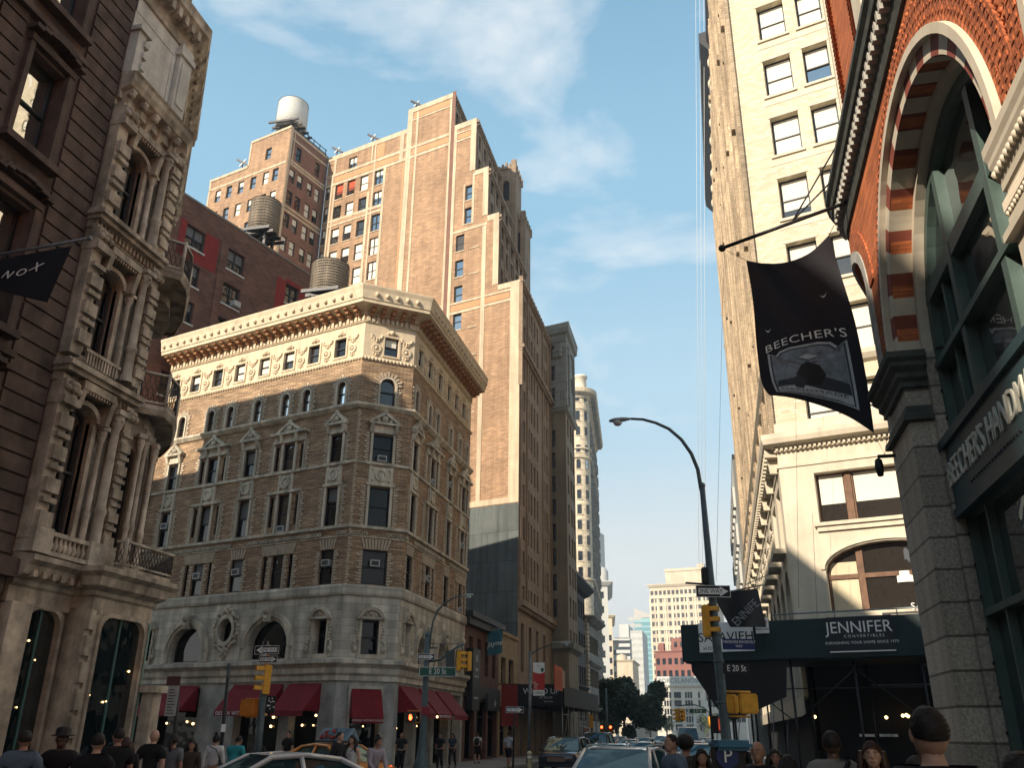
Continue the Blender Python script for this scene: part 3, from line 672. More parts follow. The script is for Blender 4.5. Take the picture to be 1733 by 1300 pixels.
for (z, o, t) in ((33.55, 0.45, 0.35), (11.1, 0.5, 0.45), (40.2, 0.3, 0.3)): mb.box(-0.15, 14.9, -o, 0, z, z+t); mb.box(-0.1, 14.85, -o*0.6, 0, z-0.25, z)
a = 0.2
while a < 14.8: mb.box(a, a+0.2, -0.35, 0, 10.75, 10.98); mb.box(a, a+0.45, -0.2, 0.15, 40.5, 40.95); a += 0.9
mb.box(-0.06, 0.12, -0.25, 0.1, 30, 40.2)
obj('street_cornice', mb, MATS['tw_side'], TW, FB)
# wing with its shaded flank, penthouse, crenellated turrets, roof slabs
WO = Vector((-41.46, 69.45, 0)); FW = Fr(WO, AZ_S); FWE = Fr(WO, AZ_G)
HW = [(c-0.42, c+0.42, 56.7-2.9*k, 58.3-2.9*k) for k in range(9) for c in (-10.2, -8.45, -6.65, -4.8, -2.95, -1.55)]
mb = MB(); mb.wall(-11.8, 0, 20, 60.0, HW, 0.2); mb.wall(-5.95, 0, 60.0, 63.2, [(-3.45, -2.6, 59.99+0.01, 61.5)], 0.2); obj('wing_wall', mb, MATS['tw_brick'], TW, FW)
for i, h in enumerate(HW+[(-3.45, -2.6, 60.0, 61.5)]):
    window(TW, FW, *h, dep=0.12, gm=MATS['glass_bright'], blind=random.choice([None, None, 1.0, 0.5, 0.35]), sub=i < 30)
HE = [(c-0.42, c+0.42, 56.5-2.8*k, 58.2-2.8*k) for k in range(9) for c in (0.95, 2.2, 3.75, 5.0)]+[(1.15, 1.95, 59.6, 61.4), (4.2, 5.0, 59.6, 61.4)]
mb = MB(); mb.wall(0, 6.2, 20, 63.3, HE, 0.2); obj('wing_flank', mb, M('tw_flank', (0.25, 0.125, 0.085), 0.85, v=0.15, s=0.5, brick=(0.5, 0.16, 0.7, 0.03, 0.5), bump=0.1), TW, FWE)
for i, h in enumerate(HE): window(TW, FWE, *h, dep=0.12, gm=MATS['glass'], blind=random.choice([1.0, 1.0, 0.5, None]), sub=i < 20)
mb = MB()
for z in (62.85, 61.75, 58.55, 58.95, 52.7, 53.2): mb.box(0.45, 6.0, -0.05, 0, z, z+0.28)
mb.box(0.05, 0.4, -0.04, 0, 20, 63.2); mb.box(0.6, 0.75, -0.04, 0, 58.8, 63)
obj('flank_bands', mb, MATS['tw_pale'], TW, FWE)
mb = MB(); mb.box(-11.8, -0.1, -0.05, 0, 58.55, 58.8); mb.box(-11.85, -5.95, -0.08, 0.3, 59.8, 60.12); mb.box(-5.95, 0.05, -0.08, 0.3, 63.1, 63.4); mb.box(-6.0, -5.75, -0.06, 0.3, 60.1, 63.1); mb.box(-11.8, -11.55, -0.05, 0, 30, 59.8)
obj('wing_bands', mb, MATS['tw_pale'], TW, FW)
mb = MB()
def tcore(u0, u1, ln, z0, z1):
    p, q = FT.w(u0, 0.5), FT.w(u1, 0.5)
    mb.slab([(p.x, p.y), (q.x-0.35, q.y), (q.x-0.35, TO.y+ln), (p.x+3, TO.y+ln)], z0, z1)
tcore(-25.1, 0, 14.6, 10, 40.0); tcore(-25.1, -2.35, 12.5, 40, 48.0); tcore(-25.1, -3.65, 11.5, 48, 53.8); tcore(-25.1, -5.25, 12.5, 53.8, 60.4); tcore(-25.1, -8.3, 7, 60.4, 62.5); tcore(-13.9, -8.3, 6, 62.5, 65.0)
obj('core', mb, MATS['roofing'], TW)

mb = MB(); mb.box(-11.6, -0.3, 0.4, 6, 20, 59.9); mb.box(-5.8, -0.3, 0.4, 6.0, 59.9, 63.0); obj('wing_core', mb, MATS['roofing'], TW, FW)
def turret(pl, pr_, ptop, pbot, Y, nm):
    a = atY(pl[0], pl[1], Y); b = atY(pr_[0], pr_[1], Y); zt = atY((pl[0]+pr_[0])/2, ptop, Y).z; zb = zt-(pbot)
    w = b.x-a.x; F = Fr((a.x, Y, 0), AZ_S-16); mb = MB()
    mb.wall(0, w*0.8, zb, zt, [(w*0.22, w*0.52, zt-4.3, zt-1.6, w*0.15)], 0.3)
    F2 = Fr(F.w(w*0.8), AZ_E)
    mb.box(w*0.8-0.5, w*0.8+0.06, -0.12, 0.3, zb, zt+1.1); mb.box(-0.1, w*0.8+0.1, -0.15, 0.2, zt-0.1, zt+0.2)
    for i in range(5): mb.box(w*0.16*i, w*0.16*i+w*0.09, -0.05, 0.3, zt+0.2, zt+0.9-0.25*abs(2-i))
    mb.box(0, w*0.8, 0.3, 3.0, zb, zt-0.2)
    for i in range(4): mb.box(w*0.8-0.3, w*0.8+0.08, 0.5+i*0.9, 0.9+i*0.9, zt-0.3, zt+0.7)
    obj(nm, mb, MATS['tw_side'], TW, F)
    d_ = MB(); d_.quad((w*0.2,0.29,zt-4.4),(w*0.55,0.29,zt-4.4),(w*0.55,0.29,zt-1.5),(w*0.2,0.29,zt-1.5)); obj('turret_opening', d_, MATS['black'], TW, F)
turret((843, 300), (880, 300), 285, 16, 79.5, 'turret'); turret((866, 390), (894, 390), 372, 14, 81.0, 'turret')
def antenna(p, s, label):
    t = root('rooftop_antenna', p, label, 'antenna', 'antennas along the tower roof'); q = MB()
    q.tube([p, p+Vector((0, 0, s*1.2))], 0.06, 6); obj('mast', q, MATS['dark_metal'], t)
    q = MB(); q.box(-s*0.9, s*0.9, -0.09, 0.09, -0.1, 0.1); mw = Matrix.Translation(p+Vector((0, 0, s*1.2))) @ Matrix.Rotation(R(35), 4, 'Y'); link('panel', mesh('panel', q, MATS['dark_metal']), t, mw)
    q = MB(); q.box(-s*0.5, s*0.5, -0.06, 0.06, -0.06, 0.06); mw = Matrix.Translation(p+Vector((0, 0, s*1.15))) @ Matrix.Rotation(R(-50), 4, 'Y'); link('arm', mesh('arm', q, MATS['ac_metal']), t, mw)
antenna(FT.w(-24.6, 0.6, 63.1), 0.9, 'small dark antenna on tower roof near the recessed corner'); antenna(FT.w(-19.4, 0.6, 63.0), 0.9, 'dark antenna in the middle of the lower tower parapet')
antenna(FT.w(-13.6, 0.6, 65.4), 0.9, 'dark antenna on the left end of the highest tower parapet'); antenna(FW.w(-7.6, 0.6, 60.2), 1.1, 'dark crossed antenna on the roof of the left wing')
# white tank on the wing
def tank(c, r, z0, h, mt, hoopm, label, cone, legs, seg=28):
    t = root('water_tank', (c.x, c.y, z0-legs), label, 'water tank')
    b = MB(); b.lathe([(0.01, z0), (r, z0), (r*0.985, z0+h*0.5), (r*0.96, z0+h)], c.x, c.y, seg, sm=True); b.f = b.f; obj('tank_body', b, mt, t)
    b = MB(); b.lathe([(r*1.0, z0+h-0.02), (r*0.5, z0+h+cone*0.5), (0.02, z0+h+cone)], c.x, c.y, seg); obj('tank_roof', b, M('tank_cap', (0.12, 0.115, 0.11), 0.8, v=0.2), t)
    b = MB()
    for i in range(11):
        z = z0+h*(i+0.35)/11.3; b.lathe([(r+0.0, z), (r+0.025, z), (r+0.025, z+0.035), (r, z+0.035)], c.x, c.y, seg)
    obj('hoops', b, hoopm, t)
    for k in range(4):
        a = math.pi/4+k*math.pi/2; b = MB(); b.box(c.x+r*0.7*math.cos(a)-0.1, c.x+r*0.7*math.cos(a)+0.1, c.y+r*0.7*math.sin(a)-0.1, c.y+r*0.7*math.sin(a)+0.1, z0-legs, z0-0.2); obj('leg', b, MATS['dark_metal'], t)
    b = MB()
    for k in range(5): b.box(c.x-r*1.05, c.x+r*1.05, c.y-r+k*r/2-0.08, c.y-r+k*r/2+0.08, z0-0.25, z0-0.01)
    for k in range(2): b.tube([(c.x-r*0.7, c.y-r*0.7, z0-legs+0.1), (c.x+r*0.7, c.y-r*0.7, z0-0.3)] if k else [(c.x+r*0.7, c.y-r*0.7, z0-legs+0.1), (c.x-r*0.7, c.y-r*0.7, z0-0.3)], 0.05, 5)
    b.tube([(c.x, c.y, z0-legs), (c.x, c.y, z0)], 0.3, 8)
    obj('platform', b, MATS['dark_metal'], t)
    return t
M('tank_white', (0.78, 0.77, 0.72), 0.6, v=0.08, s=1, bump=0.05)
M('cedar', (0.27, 0.215, 0.16), 0.9, v=0.35, s=1.6, brick=(0.16, 3.4, 0.4, 0.02, 0.5), streak=0.4, bump=0.3); M('hoop', (0.42, 0.36, 0.28), 0.7, 0.2, v=0.2, s=5)
def atk(px, py, D): return atD(px, py, D)
zt = lambda px, py, D: atD(px, py, D).z
D = 84.0; cw = atk(493, 210, D); rw = (atk(519, 205, D)-atk(467, 205, D)).length/2
tank(cw, rw, zt(493, 219, D), zt(493, 181, D)-zt(493, 219, D)+0.3, MATS['tank_white'], M('tank_hoop_w', (0.62, 0.6, 0.55), 0.6, v=0.05), 'white round water tank on top of the brick wing', 0.5, 2.3)
mb = MB()
for k in range(7):
    a = FWE.w(k*1.0, 0.4, 63.4); mb.tube([a, a+Vector((0, 0, 1.0))], 0.05, 5)
mb.tube([FWE.w(0, 0.4, 64.3), FWE.w(6.2, 0.4, 64.3)], 0.05, 5); mb.tube([FWE.w(0, 0.4, 63.8), FWE.w(6.2, 0.4, 63.8)], 0.05, 5); mb.tube([FW.w(-3.5, 0.4, 64.3), FW.w(0, 0.4, 64.3)], 0.05, 5)
mb.box(*[0]*6) if False else None
obj('roof_railing', mb, MATS['dark_metal'], TW)

# ================================================================== red brick block with painted panels behind
M('rb_brick', (0.2, 0.098, 0.07), 0.9, v=0.3, s=0.8, brick=(0.4, 0.1, 0.7, 0.02, 0.5), hs=0.35, bump=0.3); M('rb_red', (0.24, 0.022, 0.018), 0.85, v=0.15, s=1.5, bump=0.1); M('sill', (0.6, 0.58, 0.54), 0.8, v=0.1)
BO = Vector((-33.0, 44.2, 0)); FBk = Fr(BO, AZ_G)
RB = root('brick_building', (-38, 52, 0), 'dark red brick building with bright red painted panels and paired windows behind the cornice', 'building')
HB = []
for k in range(6):
    z = 32.15-2.72*k
    HB += [(-0.35, 1.3, z, z+1.6), (3.4, 5.0, z, z+1.65)]
    if k in (0,): HB.append((9.3, 10.75, z, z+1.7))
mb = MB(); mb.wall(-1.5, 14.5, 0, 35.6, HB, 0.25); mb.box(2.65, 3.15, -0.12, 0, 0, 33.9); mb.box(-1.3, -0.9, -0.1, 0, 0, 33.5) if False else None
obj('wall', mb, MATS['rb_brick'], RB, FBk)
for h in HB: window(RB, FBk, *h, dep=0.2, kind='double', gm=random.choice([MATS['glass'], MATS['glass_room']]), blind=random.choice([None, 0.4, 0.5, None]), bm=MATS['blind_grey'])
mb = MB()
for (a, b, c, d) in ((1.3, 2.5, 31.2, 33.9), (-0.9, 1.3, 31.2, 31.95), (8.3, 9.3, 31.2, 33.9), (9.3, 10.75, 31.2, 32.1), (10.75, 12.6, 31.2, 34.2), (9.3, 10.75, 33.86, 34.2), (-0.9, -0.35, 31.2, 33.9)): mb.box(a, b, -0.015, 0, c, d)
obj('painted_panels', mb, MATS['rb_red'], RB, FBk)
mb = MB()
for h in HB: mb.box(h[0]-0.08, h[1]+0.08, -0.1, 0, h[2]-0.12, h[2]-0.005)
obj('sills', mb, MATS['sill'], RB, FBk)
mb = MB(); mb.box(-1.5, 14.5, -0.06, 0.4, 35.6, 35.78); obj('coping', mb, M('coping', (0.2, 0.17, 0.14), 0.8, v=0.2), RB, FBk)
mb = MB(); mb.box(-1.4, 14.4, 0.3, 11, 0.1, 35.3); obj('core', mb, MATS['roofing'], RB, FBk)
q = MB(); q.box(4.3, 4.9, -0.35, 0.1, 29.55, 29.95); obj('air_conditioner', q, MATS['ac_metal'], RB, FBk)
D1 = 62.0; c1 = atk(448, 370, D1); r1 = (atk(478, 358, D1)-atk(425, 352, D1)).length/2
zb = zt(448, 398, D1)
tank(c1, r1, zb, zt(448, 344, D1)-zb, MATS['cedar'], MATS['hoop'], 'weathered wooden water tank on legs above the red brick wall', 0.12, max(1.0, zb-35.7))
D2 = 53.0; c2 = atk(558, 475, D2); r2 = (atk(592, 470, D2)-atk(528, 470, D2)).length/2; zb = zt(558, 502, D2)
tank(c2, r2, zb, zt(558, 450, D2)-zb, MATS['cedar'], MATS['hoop'], 'wooden water tank with conical cap just behind the carved cornice', 0.55, max(1.0, zb-24.2))
q = MB(); 
for i in range(6):
    p = FBk.w(4.6+i*0.9, 0.6, 35.75); q.tube([p, p+Vector((0, 0, 0.5))], 0.04, 5)
q.tube([FBk.w(4.6, 0.6, 36.2), FBk.w(9.1, 0.6, 36.2)], 0.04, 5); obj('roof_rail', q, MATS['dark_metal'], RB)
# ================================================================== west side of Broadway, further north
M('t2_tan', (0.26, 0.215, 0.155), 0.85, v=0.2, s=0.3, streak=0.2, bump=0.1); M('t2_grey', (0.3, 0.31, 0.285), 0.8, v=0.15, s=0.4, brick=(2.2, 1.0, 0.6, 0.03, 0.5), bump=0.1)
T2L = Vector((-15.3, 83.2, 0)); F2 = Fr(T2L, AZ_S); uc, _ = F2.uz(957.5, 740)
T2 = root('office_building', F2.w(0, 8), 'grey topped tan office building with projecting cornice next to the stepped tower', 'building')
ztop = F2.uz(945, 552)[1]; zm = F2.uz(930, 694)[1]; zb2 = F2.uz(930, 1090)[1]
u_a, u_b = F2.uz(933.5, 800)[0], F2.uz(940.5, 800)[0]
HS = []
for (y0, y1) in ((585, 607), (620, 644), (657, 680), (692, 716), (729, 756), (767, 793), (806, 833), (846, 873), (887, 916), (929, 958), (973, 1000), (1015, 1045)):
    HS.append((u_a, u_b, F2.uz(937, y1)[1], F2.uz(937, y0)[1]))
HS = [(a, b, min(c, d), max(c, d)) for a, b, c, d in HS]
mb = MB(); mb.wall(-9, uc, 0, zm, [h for h in HS if h[3] < zm-0.2], 0.3, mi=0); mb.wall(-9, uc, zm, ztop, [h for h in HS if h[2] > zm], 0.3, mi=1)
obj('south_wall', mb, [MATS['t2_tan'], MATS['t2_grey']], T2, F2)
for h in HS: 
    if h[2] > zm or h[3] < zm-0.2: window(T2, F2, *h, dep=0.25, gm=MATS['glass'], blind=random.choice([None, 0.4]), bm=MATS['blind_grey'])
cor = F2.w(uc); F2E = Fr(cor, AZ_E-0.8)
HE2 = [(a, a+1.0, 9+3.05*k, 10.9+3.05*k) for k in range(int((ztop-12)/3.05)) for a in (1.0, 3.0, 4.6)]
mb = MB(); mb.wall(0, 6.2, 0, zm, [h for h in HE2 if h[3] < zm-0.3], 0.3, mi=0); mb.wall(0, 6.2, zm, ztop, [h for h in HE2 if h[2] > zm+0.3], 0.3, mi=1)
for a in (0.1, 2.2, 5.7): mb.box(a, a+0.5, -0.2, 0, zm, ztop, 1)
obj('street_wall', mb, [MATS['t2_tan'], MATS['t2_grey']], T2, F2E)
for i, h in enumerate(HE2):
    if (h[3] < zm-0.3 or h[2] > zm+0.3): window(T2, F2E, *h, dep=0.25, gm=MATS['glass'], sub=False)
pth = [tuple(F2.w(-9))[:2], tuple(cor)[:2], tuple(F2E.w(6.2))[:2]]
mb = MB(); mb.sweep(pth, [(0, ztop-1.9), (0.15, ztop-1.9), (0.2, ztop-1.2), (0.5, ztop-1.0), (0.5, ztop-0.7), (0.6, ztop), (0, ztop+0.15)]); mb.sweep(pth, [(0, zm-0.5), (0.3, zm-0.4), (0.45, zm), (0, zm+0.2)])
mb.sweep(pth, [(0, zb2-0.8), (0.5, zb2-0.5), (0.7, zb2), (0, zb2+0.2)]); obj('cornices', mb, MATS['t2_grey'], T2)
mb = MB(); 
for i in range(6): mb.ball(F2.w(uc-1.2+0.35*(i % 3), -0.1, ztop-3.0-0.5*(i//3)), 0.3, 5)
obj('carved_crest', mb, MATS['t2_grey'], T2)
mb = MB(); mb.slab([tuple(F2.w(-9, 0.4))[:2], (cor.x-0.4, cor.y+0.4), (cor.x-0.7, cor.y+6.0), (cor.x-12, cor.y+6.0)], 0, ztop-0.2); obj('core', mb, MATS['roofing'], T2)

# shops between the corner building and the tower
M('shop_brick', (0.15, 0.075, 0.055), 0.85, v=0.3, s=1.5, brick=(0.4, 0.1, 0.7, 0.02, 0.5), bump=0.2); M('shop_dark', (0.03, 0.032, 0.035), 0.6, v=0.2); M('shop_tan', (0.33, 0.24, 0.13), 0.8, v=0.3, s=1.5)
FX = Fr((-15.3, 53.15, 0), AZ_E)
z_l = atX(790, 1034, -15.3).z
S1 = root('row_house', (-17, 57, 0), 'small dark red brick shop house between corner building and grey side wall', 'building')
H = [(a, a+0.9, 5.2, 7.4) for a in (1.0, 3.0, 5.0, 7.0)]+[(0.6, 2.6, 0.2, 3.6), (3.1, 5.6, 0.2, 3.6), (6.1, 8.4, 0.2, 3.6)]
mb = MB(); mb.wall(0, 8.8, 0, z_l-0.2, H, 0.3); obj('wall', mb, MATS['shop_brick'], S1, FX)
for h in H: window(S1, FX, *h, dep=0.25, gm=MATS['glass_dim'] if h[2] < 1 else MATS['glass'], kind='shop' if h[2] < 1 else 'sash')
mb = MB(); mb.box(-0.0, 8.85, -0.5, 0, z_l-0.35, z_l); mb.box(0, 8.85, -0.3, 0, z_l-0.8, z_l-0.35); mb.box(0, 8.8, -0.15, 0, 3.75, 4.5); obj('cornice', mb, MATS['shop_dark'], S1, FX)
mb = MB(); mb.box(0.1, 8.7, 0.5, 9, 0.1, z_l-0.3); obj('core', mb, MATS['roofing'], S1, FX)
q = MB(); q.box(0.3, 2.0, -0.5, -0.05, 3.0, 6.6); o = obj('sign_board', q, MATS['black'], S1, FX)
text('lettering', 'U', 0.6, MATS['letter'], o, TF(FX, 1.15, -0.51, 6.0)); text('lettering', 'BLVD', 0.26, MATS['letter'], o, TF(FX, 1.15, -0.51, 5.35)); text('lettering', 'NEW YORK', 0.16, MATS['letter'], o, TF(FX, 1.15, -0.51, 4.95)); text('lettering', 'TARALLUCCI', 0.17, MATS['letter'], o, TF(FX, 1.15, -0.51, 3.7))
q = MB(); q.box(5.0, 8.5, -0.25, -0.04, 3.1, 4.1); o = obj('sign_board', q, MATS['shop_dark'], S1, FX); text('lettering', 'Jo', 0.55, MATS['letter'], o, TF(FX, 7.0, -0.26, 3.6), shear=0.3)
S2 = root('row_house', (-17, 64.8, 0), 'narrow tan topped shop house beside the scaffold shed', 'building')
FX2 = Fr((-15.3, 61.97, 0), AZ_E); H = [(0.8, 2.2, 5.0, 6.8), (3.2, 4.8, 5.0, 6.8), (0.6, 2.8, 0.2, 3.5), (3.2, 5.4, 0.2, 3.5)]
mb = MB(); mb.wall(0, 6.1, 0, 8.35, H, 0.3); mb.box(0, 6.1, -0.12, 0, 8.35, 8.6); obj('wall', mb, MATS['shop_tan'], S2, FX2)
for h in H: window(S2, FX2, *h, dep=0.25, gm=MATS['glass_dim'], kind='sash')
mb = MB(); mb.box(0.05, 6.0, 0.5, 8, 0.1, 8.3); obj('core', mb, MATS['roofing'], S2, FX2)
# scaffold shed in front of the tower
M('shed_black', (0.02, 0.02, 0.022), 0.7, v=0.3, s=3); M('orange_panel', (0.55, 0.11, 0.03), 0.7, v=0.1, s=3); M('red_cloth', (0.2, 0.022, 0.015), 0.8, v=0.15)
SH = root('sidewalk_shed', (-13.3, 74, 0), 'black sidewalk shed with white lettering on dark boards in front of the tower', 'scaffold')
mb = MB(); mb.box(-15.2, -11.3, 65.5, 84, 3.55, 3.75); mb.box(-15.25, -11.25, 65.4, 65.5, 3.55, 4.95); mb.box(-11.3, -11.2, 65.4, 84, 3.55, 4.95); obj('deck', mb, MATS['shed_black'], SH)
for i in range(8):
    for x in (-15.0, -11.4):
        y = 65.6+i*2.6; q = MB(); q.tube([(x,y,0.13),(x,y,3.55)], 0.05, 6); obj('post', q, MATS['steel'], SH)
for i in range(7):
    q = MB(); y = 65.6+i*2.6; q.tube([(-11.4,y,0.4),(-11.4,y+2.6,3.4)], 0.025, 5); q.tube([(-11.4,y,3.0),(-11.4,y+2.6,3.0)], 0.025, 5); obj('brace', q, MATS['steel'], SH)
FSH = Fr((-15.25, 65.4, 0), 90); o = root('shop_sign', (-13.2, 65.3, 3.6), 'black board with white words over the scaffold shed', 'sign')
q = MB(); q.box(0.1, 3.9, -0.06, -0.005, 3.62, 5.05); obj('board', q, MATS['black'], o, FSH)
text('lettering', 'WINED UP', 0.56, MATS['letter'], o, TF(FSH, 2.35, -0.07, 4.55)); text('lettering', 'AT 212 673', 0.2, MATS['letter'], o, TF(FSH, 2.7, -0.07, 4.12)); text('lettering', 'LIKE US ON', 0.13, MATS['letter'], o, TF(FSH, 2.9, -0.07, 3.85))
pp = atX(946, 1150, -11.1); o = root('orange_sign', pp, 'orange panel sign hanging on the street side of the shed', 'sign'); q = MB(); q.box(-11.18, -11.1, pp.y-1.5, pp.y+1.5, pp.z-0.75, pp.z+0.85); obj('panel', q, MATS['orange_panel'], o)
q = MB(); q.box(-11.19, -11.12, pp.y+1.6, pp.y+2.6, pp.z-0.5, pp.z+0.7); obj('side_panel', q, M('sign_cream', (0.4, 0.35, 0.25), 0.8, v=0.2), o)
q = MB()
for k in range(7): q.box(-11.09, -11.085, pp.y-1.2, pp.y+1.1, pp.z-0.5+k*0.16, pp.z-0.46+k*0.16)
obj('printing', q, M('rust', (0.35, 0.06, 0.02), 0.8, v=0.1), o)
pp = atX(862, 1198, -12.5); o = root('cloth_banner', pp, 'dark red cloth banner hanging beside the shed entrance', 'banner')
q = MB(); q.box(-0.5, 0.5, -0.02, 0.02, -1.05, 1.3); link('cloth', mesh('cloth', q, MATS['red_cloth']), o, Matrix.Translation(pp)); q = MB(); q.tube([pp+Vector((-0.7, 0, 1.32)), pp+Vector((0.7, 0, 1.32))], 0.03, 6); obj('rod', q, MATS['dark_metal'], o)

# ---- generic far building
def far(name, label, cat, pts, ztop, mt, faces, cornice=None, base=0, group=None, wm=None, cmt=None, glass='glass'):
    """pts footprint, travelled so that outside is on the right; faces = {edge: (cols, rows, w, h, z0, dz)}"""
    c = sum((Vector((p[0], p[1], 0)) for p in pts), Vector())/len(pts); t = root(name, c, label, cat, group); n = len(pts); tot = 0
    for i in range(n):
        a = Vector((*pts[i][:2], 0)); b = Vector((*pts[(i+1) % n][:2], 0)); ln = (b-a).length; az = math.degrees(math.atan2(b.x-a.x, b.y-a.y)); F = Fr(a, az); H = []
        if i in faces:
            cols, rows, w, h, z0, dz = faces[i][:6]
            for r in range(rows):
                for k in range(cols):
                    u = ln*(k+0.5)/cols
                    if z0+dz*r+h < ztop-0.3: H.append((u-w/2, u+w/2, z0+dz*r, z0+dz*r+h))
        mb = MB(); mb.wall(0, ln, base, ztop, H, 0.3)
        obj('wall', mb, mt, t, F)
        vis = H[::-1]
        for h in vis[:max(0, 95-tot)]: window(t, F, *h, dep=0.22, gm=MATS[glass], sub=False, fm=wm, kind='sash' if h[1]-h[0] < 2.5 else 'double'); tot += 1
        if tot >= 95 and len(vis) > 0:
            left = vis[len(vis)-max(0, len(vis)-95):] if len(vis) > 95 else []
            if left:
                q = MB()
                for h in left: q.quad((h[0],0.25,h[2]),(h[1],0.25,h[2]),(h[1],0.25,h[3]),(h[0],0.25,h[3])); q.box(h[0], h[1], 0.18, 0.27, (h[2]+h[3])/2-0.05, (h[2]+h[3])/2+0.05)
                o = obj('window', q, MATS[glass], t, F); o['kind'] = 'stuff'
    mb = MB(); mb.slab([(p[0], p[1]) for p in pts][::-1], ztop-0.5, ztop-0.02); obj('roof', mb, MATS['roofing'], t)
    if cornice:
        mb = MB()
        for (z, o_, hh) in cornice: mb.sweep(pts, [(0, z-hh), (o_*0.4, z-hh*0.8), (o_, z-hh*0.2), (o_, z), (0, z+0.05)], closed=True)
        obj('cornice', mb, cmt or mt, t)
    return t
M('lime', (0.56, 0.47, 0.34), 0.8, v=0.15, s=0.15, brick=(1.4, 0.62, 0.72, 0.03, 0.5), bump=0.1); M('lime_dark', (0.26, 0.25, 0.22), 0.85, v=0.35, s=0.5, bump=0.2)
M('dark_front', (0.09, 0.09, 0.09), 0.8, v=0.4, s=0.6)
far('dark_loft', 'dark loft building with black overhanging cornice beyond the grey topped office block', 'building', [(-16.8, 90.0), (-15.1, 89.6), (-15.1, 103), (-28, 103), (-28, 90)], 17.3, MATS['dark_front'], {0: (1, 4, 0.7, 1.9, 3, 3.6), 1: (8, 4, 1.2, 2.0, 3, 3.6)}, [(17.6, 1.1, 1.2), (6.5, 0.4, 0.4)], cmt=MATS['black'])
QB = far('quoined_building', 'grey stone building with heavy rusticated corner on far side of the dark loft', 'building', [(-15.7, 103.6), (-15.0, 104.0), (-15.0, 113), (-30, 116), (-30, 103.6)], 14.4, MATS['lime_dark'], {0: (1, 3, 0.6, 1.6, 3, 3.8), 1: (12, 3, 1.2, 2.0, 3, 3.8)}, [(14.6, 1.0, 0.8), (9.5, 0.5, 0.5), (4.5, 0.5, 0.5)])
q = MB()
for k in range(30): q.box(-15.6+0.1*(k % 2), -14.85, 103.3, 104.6, 0.3+k*0.47, 0.3+k*0.47+0.36)
obj('rusticated_corner', q, MATS['lime'], QB)

# ---- the wedge shaped tower (round prow)
FL = root('wedge_tower', (-32, 215, 0), 'pale limestone wedge shaped skyscraper with rounded end and deep overhanging cornice', 'skyscraper')
D = 205.0; pc = atD(986.5, 1100, D+2.7); rr = 2.75; fe = R(-5.2)      # prow centre, radius, bearing of its Broadway side
arc = []
for i in range(13):
    a = R(200)+(R(355)-R(200))*i/12; arc.append((pc.x+rr*math.cos(a+R(10)), pc.y+rr*math.sin(a+R(10))))
pend = (arc[-1][0]+math.sin(fe)*44, arc[-1][1]+math.cos(fe)*44); pst = (arc[0][0]-12, arc[0][1]+9)
fpath = [pst]+arc+[pend]
zc = atD(986, 664, D).z; zb_ = atD(986, 978, D).z
ws = []
mb = MB(); mb.sweep(fpath, [(0, 0), (0, zb_-0.6), (0.5, zb_-0.5), (0.5, zb_), (0, zb_+0.1), (0, zc)], cap=False); obj('wall', mb, MATS['lime'], FL)
mb = MB(); mb.sweep(fpath, [(0, zc-4.6), (0.25, zc-4.5), (0.25, zc-4.3), (0, zc-4.2)], cap=False); mb.sweep(fpath, [(0, zc-1.6), (0.4, zc-1.4), (0.6, zc-0.6), (1.9, zc-0.3), (2.1, zc+0.7), (1.5, zc+0.9), (0, zc+0.9)], cap=False)
for yy in (757, 772): 
    z = atD(986, yy, D).z; mb.sweep(fpath, [(0, z-0.5), (0.45, z-0.4), (0.45, z), (0, z+0.1)], cap=False)
obj('cornice', mb, MATS['lime'], FL)
mb = MB()
for i in range(1, len(fpath)-2):
    a = Vector(fpath[i]); mb.box(a.x-0.18, a.x+0.18, a.y-0.9, a.y, zc-0.9, zc-0.3)
for k in range(22):
    t = k/22; p = Vector(arc[-1])*(1-t)+Vector(pend)*t; mb.box(p.x, p.x+1.6, p.y, p.y+0.7, zc-1.2, zc-0.3)
obj('brackets', mb, MATS['lime_dark'], FL)
zz0 = atD(981, 634, D).z; q = MB(); q.lathe([(1.55, zc), (1.55, zz0-0.6), (1.85, zz0-0.5), (1.85, zz0), (0.01, zz0)], atD(982, 640, D+1.5).x, atD(982, 640, D+1.5).y, 18); obj('roof_drum', q, M('lime_light', (0.72, 0.66, 0.54), 0.8, v=0.06), FL)
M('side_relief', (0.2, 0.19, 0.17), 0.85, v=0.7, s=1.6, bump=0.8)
FWg = Fr((arc[-1][0], arc[-1][1], 0), math.degrees(fe)); ca = Vector((pc.x, pc.y, 0))
wy = [(736, 753, 3), (778, 794, 1), (804, 819, 0), (829, 844, 0), (855, 870, 0), (881, 896, 0), (907, 923, 0), (934, 949, 0), (961, 976, 0), (989, 1004, 0), (713-20, 714-4, 0), (722, 736, 0), (672, 679, 0)]
for (y0, y1, t) in [(671, 679, 0), (695, 711, 0), (722, 736, 0), (753, 765, 0), (777, 793, 1), (804, 819, 0), (829, 844, 0), (854, 870, 0), (880, 896, 0), (906, 922, 0), (933, 949, 0), (960, 977, 0), (990, 1006, 0)]:
    z1_, z0_ = atD(988, y0, D).z, atD(988, y1, D).z
    for an, wv in ((-85, 0.75), (-40, 0.7)):
        Fw = Fr((pc.x+(rr+0.05)*math.cos(R(an)), pc.y+(rr+0.05)*math.sin(R(an)), 0), 90-(an+90)); 
        q = MB(); q.box(-wv, wv, -0.1, 0.02, z0_-0.25, z0_-0.05); window(FL, Fw, -wv*0.66, wv*0.66, z0_, z1_, dep=-0.07, gm=MATS['glass'], sub=False, rise=0.5 if t else 0)
        obj('sill', q, MATS['lime'], FL, Fw)
q = MB()
